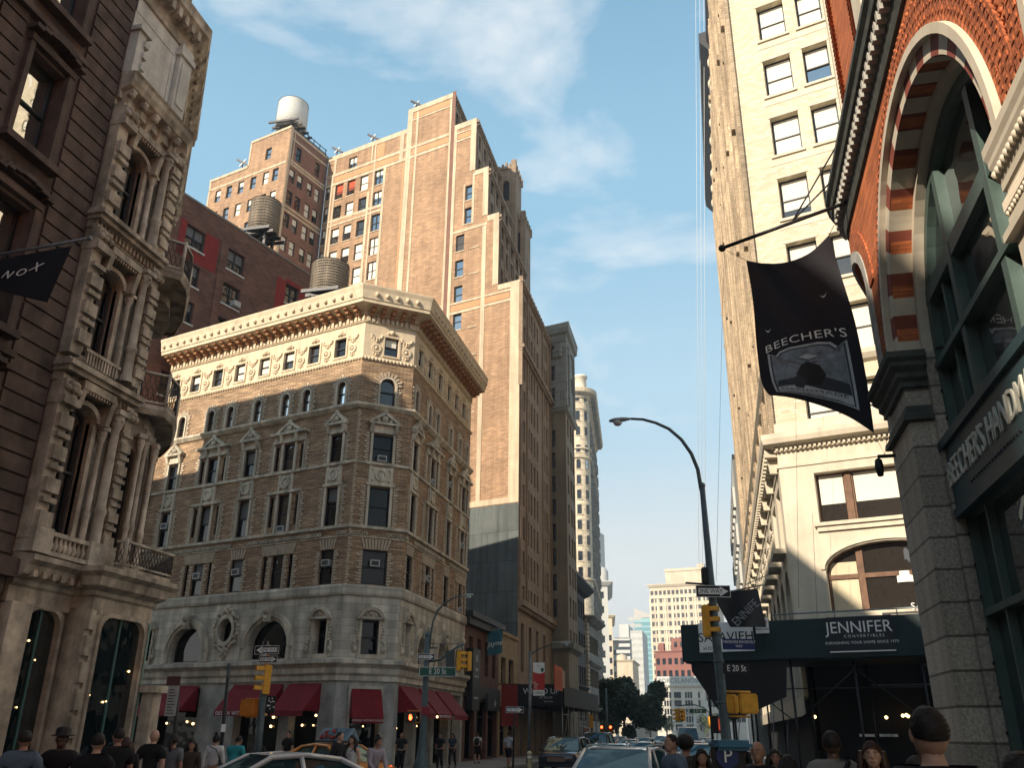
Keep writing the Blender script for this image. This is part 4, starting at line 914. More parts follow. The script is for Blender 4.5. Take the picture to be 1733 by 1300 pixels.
for k in range(19):
    for j in range(12):
        u = 1.2+j*3.6; z = 6+k*3.72
        q.box(u, u+0.9, -0.35-0.15*(j % 2), 0, z, z+2.6); q.box(u-0.2, u+1.9, -0.22, 0, z-0.6, z-0.2)
o = obj('carved_bays', q, MATS['side_relief'], FL, FWg); o['kind'] = 'stuff'
# ---- pale buildings beyond, both sides
def bg(name, label, cat, pxl, pxr, pyt, D, depth, azr, mt, grid, cornice=None, glass='glass', group=None, yref=None, wm=None, side=None):
    yr = yref or (pyt+40); a = atD(pxl, yr, D); a.z = 0; F = Fr(a, azr); ub, _ = F.uz(pxr, yr); zt_ = F.uz((pxl+pxr)/2, pyt)[1]
    b = F.w(ub); c = F.w(ub, depth); d = F.w(0, depth); fs = {0: grid}
    if side: fs[1] = side
    return far(name, label, cat, [tuple(a)[:2], tuple(b)[:2], tuple(c)[:2], tuple(d)[:2]], zt_, mt, fs, [(zt_+0.1, *cornice)] if cornice else None, glass=glass, group=group, wm=wm), F, ub, zt_
M('pale_stone', (0.62, 0.57, 0.47), 0.8, v=0.1, s=0.1); M('pale_grey', (0.5, 0.5, 0.47), 0.8, v=0.1, s=0.1); M('far_beige', (0.62, 0.52, 0.38), 0.85, v=0.16, s=0.12, streak=0.15); M('far_red', (0.28, 0.11, 0.08), 0.85, v=0.15, s=0.2)
M('far_white', (0.6, 0.6, 0.57), 0.8, v=0.08, s=0.1); GL('glass_blue', (0.10, 0.28, 0.32), 0.35, (0.6, 0.95, 1.0)); M('teal_mullion', (0.25, 0.45, 0.48), 0.5, v=0.1); M('far_side', (0.3, 0.3, 0.28), 0.8, v=0.2)
_, F, ub, z = bg('loft_building', 'pale stone loft building with rounded corner turret beyond the wedge shaped tower', 'building', 1010, 1029, 985, 262, 30, 83, MATS['pale_grey'], (1, 9, 1.0, 2.0, 5, 4.2), (1.6, 1.6), side=(6, 9, 1.3, 2.0, 5, 4.2))
q = MB(); q.lathe([(2.2, z), (2.2, z+3), (1.6, z+4.2), (0.1, z+4.8)], F.w(1.5, 1.5).x, F.w(1.5, 1.5).y, 14); obj('turret', q, MATS['pale_grey'], _)
_, F, ub, z = bg('slim_building', 'slim cream building lit at its top right of the pale loft', 'building', 1028, 1037, 1042, 330, 30, 83, MATS['far_beige'], (1, 8, 1.2, 2.0, 5, 4), (1.2, 1.2), side=(6, 8, 1.4, 2, 5, 4))
_, F, ub, z = bg('slim_building', 'low grey building next to the slim cream one', 'building', 1036, 1044, 1085, 345, 30, 83, MATS['pale_grey'], (1, 7, 1.2, 2.0, 5, 4), (1.2, 1.2))
bg('needle_tower', 'thin pale needle tower in the far distance behind the limestone wedge', 'skyscraper', 1009.5, 1014, 900, 900, 20, 100, MATS['pale_grey'], (1, 20, 1.5, 2.5, 40, 8))
CT, F, ub, z = bg('arched_building', 'cream building with twin arched windows and pale sign above the treetops', 'building', 1040, 1072, 1118, 430, 30, 90, MATS['far_beige'], (6, 5, 1.0, 1.8, 4, 4.5), (0.8, 1.0))
q = MB(); q.lathe([(2.6, z-1), (2.6, z+2.2), (0.1, z+3.2)], F.w(3.5, 3).x, F.w(3.5, 3).y, 12); obj('gable', q, MATS['far_beige'], CT)
WH, F, ub, z = bg('office_slab', 'white and grey stepped office slab left of the blue glass tower', 'building', 1041, 1066, 1080, 620, 60, 90, MATS['far_white'], (8, 14, 2.2, 2.0, 8, 4.2), side=(10, 16, 3.5, 2.2, 8, 4.2))
q = MB(); q.box(ub*0.35, ub, 0.5, 40, z, z+9); q.box(ub*0.95, ub*1.9, 2, 45, 0, z+5); obj('upper_block', q, MATS['far_white'], WH, F)
q = MB()
for k in range(16): q.box(ub*0.98, ub*1.88, 1.9, 2.05, 8+k*4.4, 10+k*4.4)
obj('ribbon_window', q, MATS['pale_grey'], WH, F)
BT, F, ub, z = bg('glass_tower', 'pale turquoise glass tower with slanted top in the distance', 'skyscraper', 1075, 1104, 1046, 760, 50, 100, MATS['teal_mullion'], (10, 26, 1.3, 2.9, 8, 4.3), glass='glass_blue')
q = MB(); q.add([(0,0,z),(ub,0,z),(ub,30,z),(0,30,z),(0,0,z+8),(ub,0,z+2),(ub,30,z+2),(0,30,z+8)], [(0,1,5,4),(1,2,6,5),(3,0,4,7),(4,5,6,7)]); obj('slanted_top', q, M('glass_top', (0.45, 0.42, 0.38), 0.4, v=0.1), BT, F)
BB, F, ub, z = bg('beige_tower', 'large sunlit beige masonry tower with set back top beyond the square', 'skyscraper', 1101, 1203, 988, 520, 40, 100, MATS['far_beige'], (14, 22, 1.6, 2.4, 6, 4.4), (1.4, 2.0), side=(6, 20, 1.6, 2.4, 6, 4.4), glass='glass_room')
z2 = F.uz(1150, 961)[1]; ua = F.uz(1124, 975)[0]; ub2 = F.uz(1186, 975)[0]
q = MB(); q.box(ua, ub2, 3, 35, z-0.5, z2); q.box(ua-0.5, ub2+0.5, 2.5, 35.5, z2-1.5, z2); q.box(ua+18, ua+22, 8, 12, z2, z2+3); obj('upper_block', q, MATS['far_beige'], BB, F)
q = MB()
for k in (z-8, z-26, z-44): q.box(-0.3, ub+0.3, -0.6, 0, k, k+0.9)
for k in range(9): q.box(ub*k/8-0.5, ub*k/8+0.5, -0.3, 0, 10, z-8)
obj('bands', q, M('far_beige_b', (0.72, 0.62, 0.46), 0.85, v=0.05), BB, F)
RBk, F, ub, z = bg('brick_loft', 'dark red brick loft rising directly behind the white lettered building', 'building', 1110, 1182, 1102, 395, 12, 100, MATS['far_red'], (7, 8, 1.5, 2.6, 4, 5.0), (0.5, 0.8))
z2 = F.uz(1150, 1080)[1]; ua = F.uz(1135, 1090)[0]; q = MB(); q.box(ua, ub, 0.6, 20, z-0.4, z2); q.box(1.5, 3.8, 1, 4, z, z+3.4); obj('roof_block', q, MATS['far_red'], RBk, F)
q = MB(); 
for k in range(4): u = ua+1.4+k*2.6; q.box(u, u+1.2, 0.5, 0.7, z+1.6, z+3.8)
obj('roof_windows', q, MATS['glass'], RBk, F)
M('white_brick', (0.62, 0.58, 0.5), 0.8, v=0.1, s=0.4); PO, F, ub, z = bg('corner_showroom', 'white stone building with large lettered panel on its roof at the end of the street', 'building', 1111, 1193, 1161, 330, 30, 100, MATS['white_brick'], (1, 1, 0.1, 0.1, 5, 4), (0.9, 0.9), side=(7, 5, 1.2, 2.6, 7.6, 4.2))
zr = [F.uz(1150, y)[1] for y in (1171, 1185, 1199, 1212, 1226)]
for zz in zr:
    for (a, b) in ((0.05, 0.09), (0.17, 0.21), (0.225, 0.265), (0.28, 0.32), (0.385, 0.53), (0.61, 0.65), (0.665, 0.705), (0.72, 0.76), (0.88, 0.92)):
        q = MB(); q.box(-0.0, (b-a)*ub, -0.08, 0.02, 0, 2.0); q.box(-0.15, (b-a)*ub+0.15, -0.3, 0.02, -0.35, -0.05, 1); link('window', mesh('window', q, [MATS['glass'], MATS['white_brick']]), PO, F.sub(a*ub, 0, zz-2.2))
q = MB(); z3 = F.uz(1150, 1145)[1]; q.box(0.6, ub*0.98, 0.3, 0.8, z, z3); o = obj('roof_panel', q, M('panel_grey', (0.55, 0.56, 0.52), 0.8, v=0.05), PO, F)
q = MB(); q.box(0.6, ub*0.98, -0.3, 2, 0, zr[-1]-4.2); obj('ground_storey', q, MATS['dark_front'], PO, F)
text('lettering', 'PORCELANOSA', 2.2, M('letter_grey', (0.09, 0.1, 0.11), 0.7, v=0), o, TF(F, ub*0.52, 0.28, (z+z3)/2), ext=0.03)
_, F, ub, z = bg('pale_block', 'pale building at the right edge of the square behind the lamp post', 'building', 1199, 1262, 1172, 300, 30, 120, MATS['white_brick'], (8, 4, 1.6, 2.6, 5, 4.5), (0.6, 0.6))
bg('grey_block', 'grey building low behind the street tree canopy', 'building', 1072, 1112, 1195, 360, 30, 104, MATS['pale_grey'], (8, 4, 1.6, 2.2, 4, 4.2), (0.6, 0.6))
# street trees far up Broadway
def tree(name, label, base, h, rad, n, seed, mt, tr=0.25, group=None):
    rnd = random.Random(seed); t = root(name, base, label, 'tree', group); b = MB(); top = base+Vector((0, 0, h*0.55)); cc = base+Vector((0, 0, h-rad*0.8))
    b.tube([base, base+Vector((0.1, 0, h*0.25)), top], [tr, tr*0.8, tr*0.5], 8)
    tips = []
    for k in range(9):
        a = rnd.uniform(0, 6.28); e = rnd.uniform(0.1, 1.2); s_ = base+Vector((0, 0, h*rnd.uniform(0.28, 0.5))); d = Vector((math.cos(a)*math.cos(e), math.sin(a)*math.cos(e), math.sin(e))); p = s_+d*rad*rnd.uniform(0.6, 0.95)
        b.tube([s_, s_+d*rad*0.4+Vector((0, 0, 0.3)), p], [tr*0.4, tr*0.25, tr*0.08], 5)
    obj('trunk', b, M('bark', (0.06, 0.045, 0.035), 0.9, v=0.3), t)
    f = MB(); cl = [(Vector((rnd.gauss(0, 0.45), rnd.gauss(0, 0.45), rnd.gauss(-0.12, 0.4)))*rad, rnd.uniform(0.18, 0.36)*rad) for _ in range(26)]
    for k in range(n):
        c, r_ = cl[k % len(cl)]; v = Vector((rnd.gauss(0, 1), rnd.gauss(0, 1), rnd.gauss(0, 1))).normalized()*r_*rnd.uniform(0.5, 1.08); p = cc+c+v
        s_ = rnd.uniform(0.1, 0.24)*max(1, rad/3); a = Vector((rnd.gauss(0, 1), rnd.gauss(0, 1), rnd.gauss(0, 1))).normalized(); bb = a.cross(Vector((rnd.gauss(0, 1), rnd.gauss(0, 1), 0.3))).normalized()
        f.quad(p-a*s_, p+bb*s_*0.6, p+a*s_, p-bb*s_*0.6)
    obj('crown', f, mt, t)
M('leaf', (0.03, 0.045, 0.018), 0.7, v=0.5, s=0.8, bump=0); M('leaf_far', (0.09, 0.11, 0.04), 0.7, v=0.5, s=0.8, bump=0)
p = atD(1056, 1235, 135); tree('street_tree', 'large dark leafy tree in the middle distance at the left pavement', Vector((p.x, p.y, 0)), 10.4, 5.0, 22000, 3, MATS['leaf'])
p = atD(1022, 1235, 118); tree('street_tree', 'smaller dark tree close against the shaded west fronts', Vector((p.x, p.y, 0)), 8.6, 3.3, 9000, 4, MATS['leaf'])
for k, (px, D, h, r_) in enumerate(((1100, 230, 7.5, 3.0), (1128, 260, 6.5, 2.6), (1196, 250, 7, 2.8))):
    p = atD(px, 1235, D); tree('street_tree', ('low tree right of the big dark tree', 'low tree in front of the white lettered building', 'small yellowish tree far away left of the tall lamp post')[k], Vector((p.x, p.y, 0)), h, r_, 1800, 10+k, MATS['leaf_far'])
# ================================================================== north east corner: cream brick loft with sidewalk shed
M('j_brick', (0.66, 0.57, 0.41), 0.85, v=0.07, s=0.5, brick=(0.36, 0.13, 0.8, 0.02, 0.5), bump=0.15); M('j_stone', (0.62, 0.545, 0.42), 0.8, v=0.13, s=0.8, streak=0.1, bump=0.1)
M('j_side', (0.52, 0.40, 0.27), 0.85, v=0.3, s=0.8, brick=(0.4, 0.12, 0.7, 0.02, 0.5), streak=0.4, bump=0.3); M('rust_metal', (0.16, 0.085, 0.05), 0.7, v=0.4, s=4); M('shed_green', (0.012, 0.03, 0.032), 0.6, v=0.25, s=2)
JO = Vector((2.97, 36.0, 0)); FJ = Fr(JO, AZ_S); JL = 46.0; FJW = Fr((2.97, 36+JL, 0), 180)
JB = root('cream_loft', (9, 45, 0), 'tall cream brick loft building with large white shaded windows behind the green sidewalk shed', 'building')
tops = [15.45+3.5*k for k in range(12)]; cols = [(1.38, 2.7), (3.27, 4.45), (5.9, 7.2), (7.8, 9.1)]
H = [(a, b, t-2.2, t) for t in tops for a, b in cols]; H2 = [(1.35, 4.9, 9.65, 11.7), (5.9, 9.4, 9.65, 11.7)]
mb = MB(); mb.wall(0, 16, 13.3, 56, H, 0.38, us=(1.2,)); obj('brick_wall', mb, MATS['j_brick'], JB, FJ)
arw = (1.35, 5.95, 6.2, 8.75, 0.95)
mb = MB(); mb.wall(0, 16, 4.6, 13.3, H2+[arw], 0.45); obj('stone_wall', mb, MATS['j_stone'], JB, FJ)
for h in H: window(JB, FJ, *h, dep=0.34, gm=MATS['glass_bright'] if h[2] > 24 else MATS['glass_room'], blind=random.choice([1.0, 0.97, 0.5, 0.9, 0.75]))
for h in H2:
    for (a, b) in ((h[0], h[0]+1.12), (h[0]+1.34, h[1])):
        window(JB, FJ, a, b, h[2], h[3], dep=0.38, kind='one', fm=MATS['rust_metal'], gm=MATS['glass_room'], blind=0.62)
q = MB()
for h in H2: q.box(h[0]+1.12, h[0]+1.34, 0.3, 0.45, h[2], h[3])
obj('mullions', q, MATS['rust_metal'], JB, FJ)
q = MB(); q.box(1.35, 5.95, 0.34, 0.44, 7.45, 7.62); q.box(2.48, 2.72, 0.32, 0.46, 6.2, 8.62); q.box(4.6, 4.8, 0.32, 0.46, 6.2, 8.6); q.ring(3.65, 7.8, 2.22, 2.3, 0.3, 0.46, 16, 0, 0, math.pi, ky=0.95/2.3); q.box(1.35, 1.43, 0.3, 0.46, 6.2, 7.8)
o = obj('arched_window', q, MATS['rust_metal'], JB, FJ)
q = MB(); q.quad((1.35,0.42,6.2),(5.95,0.42,6.2),(5.95,0.42,8.75),(1.35,0.42,8.75)); obj('pane', q, MATS['glass_room'], o, FJ)
q = MB()
for i in range(9): q.box(1.45+i*0.11, 1.53+i*0.11, 0.405, 0.415, 6.25, 7.4)
q.box(1.46, 2.45, 0.41, 0.415, 6.3, 8.1); obj('curtain', q, M('curtain', (0.6, 0.52, 0.36), 0.9, v=0.1), o, FJ)
tr = MB()
for t in tops:
    tr.box(1.2, 5.2, -0.02, 0, t-2.75, t-2.45)
    for a, b in cols: tr.box(a-0.12, b+0.12, -0.09, 0, t-2.33, t-2.2); tr.box(a-0.08, b+0.08, -0.03, 0, t, t+0.14)
for h in H2: tr.box(h[0]-0.2, h[1]+0.2, -0.22, 0, 9.48, 9.62); tr.box(h[0]-0.1, h[1]+0.1, -0.12, 0, 9.28, 9.48); 
tr.ring(3.65, 7.8, 2.32, 2.46, -0.08, 0, 20, 0, 0, math.pi, ky=1.02/2.35)
obj('window_trim', tr, MATS['j_stone'], JB, FJ)
# Broadway side with projecting piers
H = []; piers = MB(); spc = 3.28; nb = int(JL/spc)
for k in range(nb):
    c0 = JL-1.9-k*spc
    for t in tops: H += [(c0-0.75, c0-0.05, t-2.0, t), (c0+0.15, c0+0.85, t-2.0, t)]
    piers.box(c0+1.05, c0+2.1, -0.2, 0, 13.5, 52); piers.box(c0+1.4, c0+1.75, -0.24, 0, 13.5, 52)
    for t in tops: piers.box(c0-0.85, c0+0.95, -0.05, 0, t-2.14, t-2.0); (piers.box(c0-0.65, c0-0.1, -0.3, 0, t-2.0, t-1.55) if (int(t*3+k*5) % 7 == 0) else None); piers.box(c0-0.1, c0+0.2, -0.1, 0, t-2, t+0.2); (piers.box(c0+1.45, c0+1.7, -0.3, 0, t+0.3, t+0.6) if (int(t) % 3 == 0 and k % 3 == 1) else None)
HL = [(JL-3.1-k*spc, JL-1.1-k*spc, 9.0, 11.6) for k in range(nb)]; HA = [(JL-3.3-k*spc, JL-1.0-k*spc, 3.2, 8.2, 1.15) for k in range(nb)]
mb = MB(); mb.wall(0, JL, 13.3, 56, H, 0.4); obj('brick_wall', mb, MATS['j_side'], JB, FJW); obj('piers', piers, MATS['j_side'], JB, FJW)
mb = MB(); mb.wall(0, JL, 2.5, 13.3, HL+HA, 0.6); obj('stone_wall', mb, MATS['j_stone'], JB, FJW)
rest = MB(); cnt = 0
for h in sorted(H, key=lambda h: -h[0]+abs(h[2]-25)*0.3):
    cnt += 1
    if cnt <= 36: window(JB, FJW, *h, dep=0.35, gm=MATS['glass'], sub=False)
    else: rest.quad((h[0],0.38,h[2]),(h[1],0.38,h[2]),(h[1],0.38,h[3]),(h[0],0.38,h[3]))
o = obj('window', rest, MATS['glass'], JB, FJW); o['kind'] = 'stuff'
for i, h in enumerate(HL+HA):
    if h[0] > JL-16: window(JB, FJW, *h[:4], dep=0.5, rise=h[4] if len(h) > 4 else 0, gm=MATS['glass'], sub=False)
jp = [tuple(FJW.w(0))[:2], tuple(JO)[:2], tuple(FJ.w(16))[:2]]
mb = MB(); P0 = [(0, 12.05), (0.06, 12.06), (0.06, 12.16), (0, 12.2)]
mb.sweep(jp, P0); mb.sweep(jp, [(0, 12.72), (0.12, 12.75), (0.12, 12.86), (0.3, 12.94), (0.55, 13.0), (0.62, 13.2), (0.62, 13.4), (0.2, 13.55), (0.2, 13.95), (0.08, 14.0), (0, 14.0)])
mb.sweep(jp, [(0, 16.1), (0.2, 16.2), (0.35, 16.4), (0.35, 16.5), (0, 16.6)])
q = MB(); x = 0.0
while x < 15: q.box(x, x+0.1, -0.24, 0, 12.76, 12.92); x += 0.19
obj('dentils', q, MATS['j_stone'], JB, FJ); x = 0
q = MB()
while x < JL: q.box(x, x+0.3, -0.5, 0, 12.6, 12.95); x += 0.6
for k in range(nb):
    c0 = JL-1.9-k*spc; q.taper(c0+1.15, c0+1.4, -0.4, 0, 12.0, 12.7, 0.8); q.box(c0-1.2, c0+0.9, -0.5, 0, 8.75, 8.95)
    for j in range(4): q.box(c0-1.2+j*0.68, c0-1.14+j*0.68, -0.48, -0.4, 8.95, 9.6)
    q.box(c0-1.2, c0+0.9, -0.5, -0.42, 9.55, 9.65)
obj('brackets', q, MATS['j_stone'], JB, FJW)
obj('cornice', mb, MATS['j_stone'], JB)
mb = MB(); far_p = [(2.97, 36+JL), (2.97, 57.5)]
mb.sweep(far_p, [(0, 54.0), (0.3, 54.4), (0.75, 55.0), (0.8, 56.0), (0, 56.2)]); mb.sweep([(2.97, 57.5), (2.97, 36)], [(0, 54.6), (0.22, 55.0), (0.22, 55.8), (0, 56)])
obj('roof_cornice', mb, M('cornice_dark', (0.05, 0.05, 0.055), 0.6, v=0.2), JB)
q = MB()
for k in range(9): q.ball((2.95, 58+k*2.6, 53.2), 0.3, 5, sz=1.8)
for k in range(4): q.ball((2.95, 58+k*2.6, 50.6), 0.25, 5, sz=2.0)
obj('carved_heads', q, MATS['j_stone'], JB)
mb = MB(); b_ = FJ.w(15.8, 0.6); mb.slab([(3.5, 36.6), (b_.x, b_.y), (b_.x+2, 36+JL-0.2), (3.5, 36+JL-0.2)], 0.1, 55.8); obj('core', mb, MATS['interior'], JB)
mb = MB(); mb.quad(*[tuple(FJ.w(u, 0.9, z)) for u, z in ((0, 0.1), (15, 0.1), (15, 4.6), (0, 4.6))]); obj('shop_front', mb, MATS['glass_dim'], JB)
q = MB(); q.tube([FJ.w(3.3, 0.25, 6.2), FJ.w(3.3, 0.25, 7.0)], 0.03, 6); q.lathe([(0.1, 7.0), (0.16, 6.75)], FJ.w(4.05, 0.3).x, FJ.w(4.05, 0.3).y, 12)
l_ = FJ.w(4.1, 0.7, 0); t = root('window_lamp', l_+Vector((0, 0, 6.2)), 'white stacked shade lamp standing inside the arched window', 'lamp')
q = MB(); q.lathe([(0.04, 6.22), (0.04, 6.75)], l_.x, l_.y, 8); obj('stem', q, MATS['white'], t); q = MB(); q.lathe([(0.1, 7.1), (0.19, 6.72)], l_.x, l_.y, 14); q.lathe([(0.4, 7.2), (0.4, 7.6), (0.01, 7.6)], l_.x, l_.y, 18); obj('lamp_shade', q, M('shade_glow', (0.95, 0.86, 0.66), emit=0.5, v=0), t)
# next building on the same side, seen as a sliver
far('grey_loft', 'grey stone building just visible left of the cream loft', 'building', [(4, 84.0), (4, 82.6), (20, 82.6), (20, 110), (2.6, 110), (2.6, 82.6)][::-1], 27.0, MATS['pale_grey'], {0: (8, 6, 1.4, 2, 4, 3.6)}, None)
# flagged poles on the cream loft's street side
def flag(label, a, b, drop, mt, txt=None, lean=0.0):
    t = root('hanging_flag', a, label, 'flag'); q = MB(); q.tube([a, b], 0.035, 6); q.ball(b, 0.07, 6); obj('pole', q, MATS['steel'], t); q = MB(); n = 10; pa, pb = a.lerp(b, 0.08), a.lerp(b, 0.96); vs = []
    for j in range(7):
        for i in range(n+1):
            s_, v_ = i/n, j/6; p = pa.lerp(pb, s_)+Vector((lean*v_, 0.18*math.sin(s_*5+v_*2)*v_, -drop*v_*(1-0.25*math.sin(s_*3.1)*lean))); vs.append(p)
    q.add(vs, [(j*(n+1)+i, j*(n+1)+i+1, (j+1)*(n+1)+i+1, (j+1)*(n+1)+i) for j in range(6) for i in range(n)], 0, True)
    o = obj('cloth', q, mt, t); return t
FLG = root('hanging_flag', atY(1288, 990, 31.5), 'dark flag with thin white letters sagging above the white shop sign', 'flag')
YG = 31.5; q = MB(); q.tube([atX(1303, 988, 2.95), atY(1215, 1006, YG)], 0.04, 6); q.tube([atX(1312, 968, 2.95), atY(1262, 990, YG)], 0.02, 5); obj('pole', q, MATS['steel'], FLG)
q = MB(); T = [(1205, 1006), (1282, 996)]; Bt = [(1236, 1062), (1297, 1062)]; vs = []
for j in range(7):
    for i in range(9):
        a, b = i/8, j/6; px = (T[0][0]*(1-a)+T[1][0]*a)*(1-b)+(Bt[0][0]*(1-a)+Bt[1][0]*a)*b; py = (T[0][1]*(1-a)+T[1][1]*a)*(1-b)+(Bt[0][1]*(1-a)+Bt[1][1]*a)*b
        vs.append(atY(px, py, YG+0.12*math.sin(a*6+b*2)))
q.add(vs, [(j*9+i, j*9+i+1, (j+1)*9+i+1, (j+1)*9+i) for j in range(6) for i in range(8)], 0, True); obj('cloth', q, MATS['black'], FLG)
text('lettering', 'ENNIFE', 0.42, M('letter_dim', (0.22, 0.23, 0.24), 0.8, v=0), FLG, Matrix.Translation(atY(1262, 1038, YG-0.25)) @ Matrix.Rotation(R(90), 4, 'X') @ Matrix.Rotation(R(42), 4, 'Z'), sx=0.8)
# sidewalk shed
FSd = Fr((-1.25, 33.65, 0), AZ_S); zt_ = FSd.uz(1334, 1050)[1]; zb_ = FSd.uz(1420, 1103)[1]; z0_ = FSd.uz(1170, 1135)[1]
JS = root('sidewalk_shed', FSd.w(5, 1), 'dark green sidewalk shed wrapping the cream loft with shop signs on its parapet', 'scaffold')
mb = MB(); mb.box(-0.02, 22, -0.05, 0.05, zb_-0.2, zt_); mb.box(0, 22, 0.05, 3.4, zb_-0.25, zb_-0.05); mb.box(-0.1, 0.0, 0, 45, zb_-0.2, zt_); obj('parapet', mb, MATS['shed_green'], JS, FSd)
mb = MB(); pz = [(1167, 1100), (1170, 1137), (1222, 1213), (1240, 1221), (1330, 1180), (1330, 1100)]; mb.prism([FSd.uz(*p) for p in pz], 0.06, 0.12); obj('black_panel', mb, MATS['black'], JS, FSd)  # flat black panel filling the space below the shed's left end
def post(nm, a, b, r_=0.045, par=JS, mt='dark_metal'):
    q = MB(); q.tube([a, b], r_, 6); obj(nm, q, MATS[mt], par)
for i in range(10):
    for d in (0.25, 3.2): post('post', FSd.w(1.6+i*2.1, d, 0.13), FSd.w(1.6+i*2.1, d, zb_-0.25))
for i in range(9):
    post('brace', FSd.w(1.6+i*2.1, 0.25, 2.2 if i % 2 else 3.9), FSd.w(3.7+i*2.1, 0.25, 3.9 if i % 2 else 2.2), 0.022); post('brace', FSd.w(1.6+i*2.1, 0.25, 3.3), FSd.w(3.7+i*2.1, 0.25, 3.3), 0.022)
for i in range(12):
    a = FSd.w(0.2, 2+i*3, 0.13); post('post', a, a+Vector((0, 0, zb_-0.4))); post('brace', a+Vector((0, 0, 0.6)), a+Vector((0.5, 2.9, 3.4)), 0.02, mt='steel')
post('top_rail', FSd.w(3.3, 0.1, zt_+0.22), FSd.w(14, 0.1, zt_+0.22), 0.03, mt='steel')
for i in range(6): post('rail_post', FSd.w(3.4+i*2, 0.1, zt_), FSd.w(3.4+i*2, 0.1, zt_+0.25), 0.02, mt='steel')
mb = MB(); mb.add([FSd.w(0.05, 3.45, 0.2), FSd.w(22, 3.45, 0.2), FSd.w(22, 3.45, zb_-0.3), FSd.w(0.05, 3.45, zb_-0.3)], [(0, 1, 2, 3)]) if False else None
def board(name, label, F, px0, py0, px1, py1, mt, d=-0.1, th=0.03, parent=None):
    u0, z1 = F.uz(px0, py0, d); u1, z0 = F.uz(px1, py1, d); t = root(name, F.w((u0+u1)/2, d, z0), label, 'sign'); q = MB(); q.box(u0, u1, d, d+th, z0, z1); obj('board', q, mt, t, F); return t, u0, u1, z0, z1
M('sign_white', (0.85, 0.86, 0.83), 0.6, v=0.06, s=1); M('sign_dark', (0.02, 0.022, 0.028), 0.6, v=0.1)
t, u0, u1, z0, z1 = board('shop_sign', 'white board with dark capitals on the left end of the green shed', FSd, 1181, 1056, 1277, 1102, MATS['sign_white'])
w = u1-u0; text('lettering', 'SAFAVIEH', 0.46, MATS['black'], t, TF(FSd, u0+w*0.5, -0.105, z1-0.52), sx=0.98, space=1.05); text('lettering', 'HOME', 0.17, MATS['black'], t, TF(FSd, u0+0.45, -0.105, z1-0.9), space=1.5)
q = MB(); 
for i in range(3): q.prism([(u0+0.3+i*0.1, z1-0.42), (u0+0.36+i*0.1, z1-0.42), (u0+0.42+i*0.1, z1-0.32)], -0.105, -0.1)
obj('emblem', q, MATS['black'], t, FSd)
t, u0, u1, z0, z1 = board('shop_sign', 'black board with thin white capitals in the middle of the green shed', FSd, 1398, 1046, 1517, 1101, MATS['sign_dark'])
h = z1-z0; w = u1-u0; text('lettering', 'JENNIFER', 0.54, MATS['letter'], t, TF(FSd, u0+w*0.48, -0.105, z0+h*0.68), space=1.0, sx=0.95); text('lettering', 'CONVERTIBLES', 0.13, MATS['letter'], t, TF(FSd, u0+w*0.55, -0.105, z0+h*0.43), space=1.55); text('lettering', 'FURNISHING YOUR HOME SINCE 1975', 0.125, MATS['letter'], t, TF(FSd, u0+w*0.5, -0.105, z0+h*0.25), space=1.1)
q = MB(); q.box(u0, u1, -0.12, -0.1, z0-0.02, z0+0.02); obj('edge', q, MATS['white'], t, FSd)
t, u0, u1, z0, z1 = board('warning_sign', 'small white notice with red oval heading beside the white board', FSd, 1277, 1047, 1302, 1072, MATS['sign_white'])
q = MB(); q.disc((u0+u1)/2, z0+(z1-z0)*0.74, (u1-u0)*0.42, 0.1, -0.108, -0.1, 16); obj('red_oval', q, M('sign_red', (0.5, 0.02, 0.02), 0.6, v=0), t, FSd)
text('lettering', 'DANGER', 0.11, MATS['letter'], t, TF(FSd, (u0+u1)/2, -0.112, z0+(z1-z0)*0.74)); text('lettering', 'MEN', 0.1, MATS['black'], t, TF(FSd, (u0+u1)/2, -0.105, z0+(z1-z0)*0.47)); text('lettering', 'WORKING ABOVE', 0.075, MATS['black'], t, TF(FSd, (u0+u1)/2, -0.105, z0+(z1-z0)*0.27))
a = FJ.w(4.15, -0.35, 6.12); t = root('shop_letters', a, 'free standing white capitals on the rail above the green shed', 'sign'); text('lettering', 'SAFAVIEH', 0.34, MATS['letter'], t, TF(FJ, 5.0, -0.35, 6.2), space=1.1)
q = MB(); q.box(3.2, 6.5, -0.36, -0.33, 5.95, 6.03); obj('rail', q, MATS['dark_metal'], t, FJ)
# shop lights and posters under the shed
o = root('shop_notices', FJ.w(3.6, 0.5, 2.5), 'two long white notices on the dark shop window behind the woman', 'sign')
for (a, b) in (((1454, 1243), (1485, 1248)), ((1488, 1243), (1520, 1248))):
    u0, z1 = FJ.uz(*a, 0.6); u1, z0 = FJ.uz(*b, 0.6); q = MB(); q.box(u0, u1, 0.6, 0.62, z0, z1); oo = obj('notice', q, MATS['sign_white'], o, FJ)
    if a[0] > 1480: text('lettering', 'TITAN', 0.14, M('letter_blue', (0.1, 0.4, 0.5), 0.7, v=0), oo, TF(FJ, (u0+u1)/2, 0.59, (z0+z1)/2))
o = root('light_track', FJ.w(3.6, 0.4, 3.3), 'track of small spotlights glowing under the green shed', 'light'); q = MB(); q.tube([FJ.w(2.4, 0.4, 3.55), FJ.w(6.2, 0.4, 3.55)], 0.025, 6); obj('track', q, MATS['steel'], o)
for (px, py) in ((1379, 1214), (1528, 1212), (1534, 1211), (1537, 1213), (1500, 1215)):
    u, z = FJ.uz(px, py, 0.3); q = MB(); q.ball(FJ.w(u, 0.3, z), 0.06, 6); obj('spotlight', q, MATS['lamp_warm'], o)

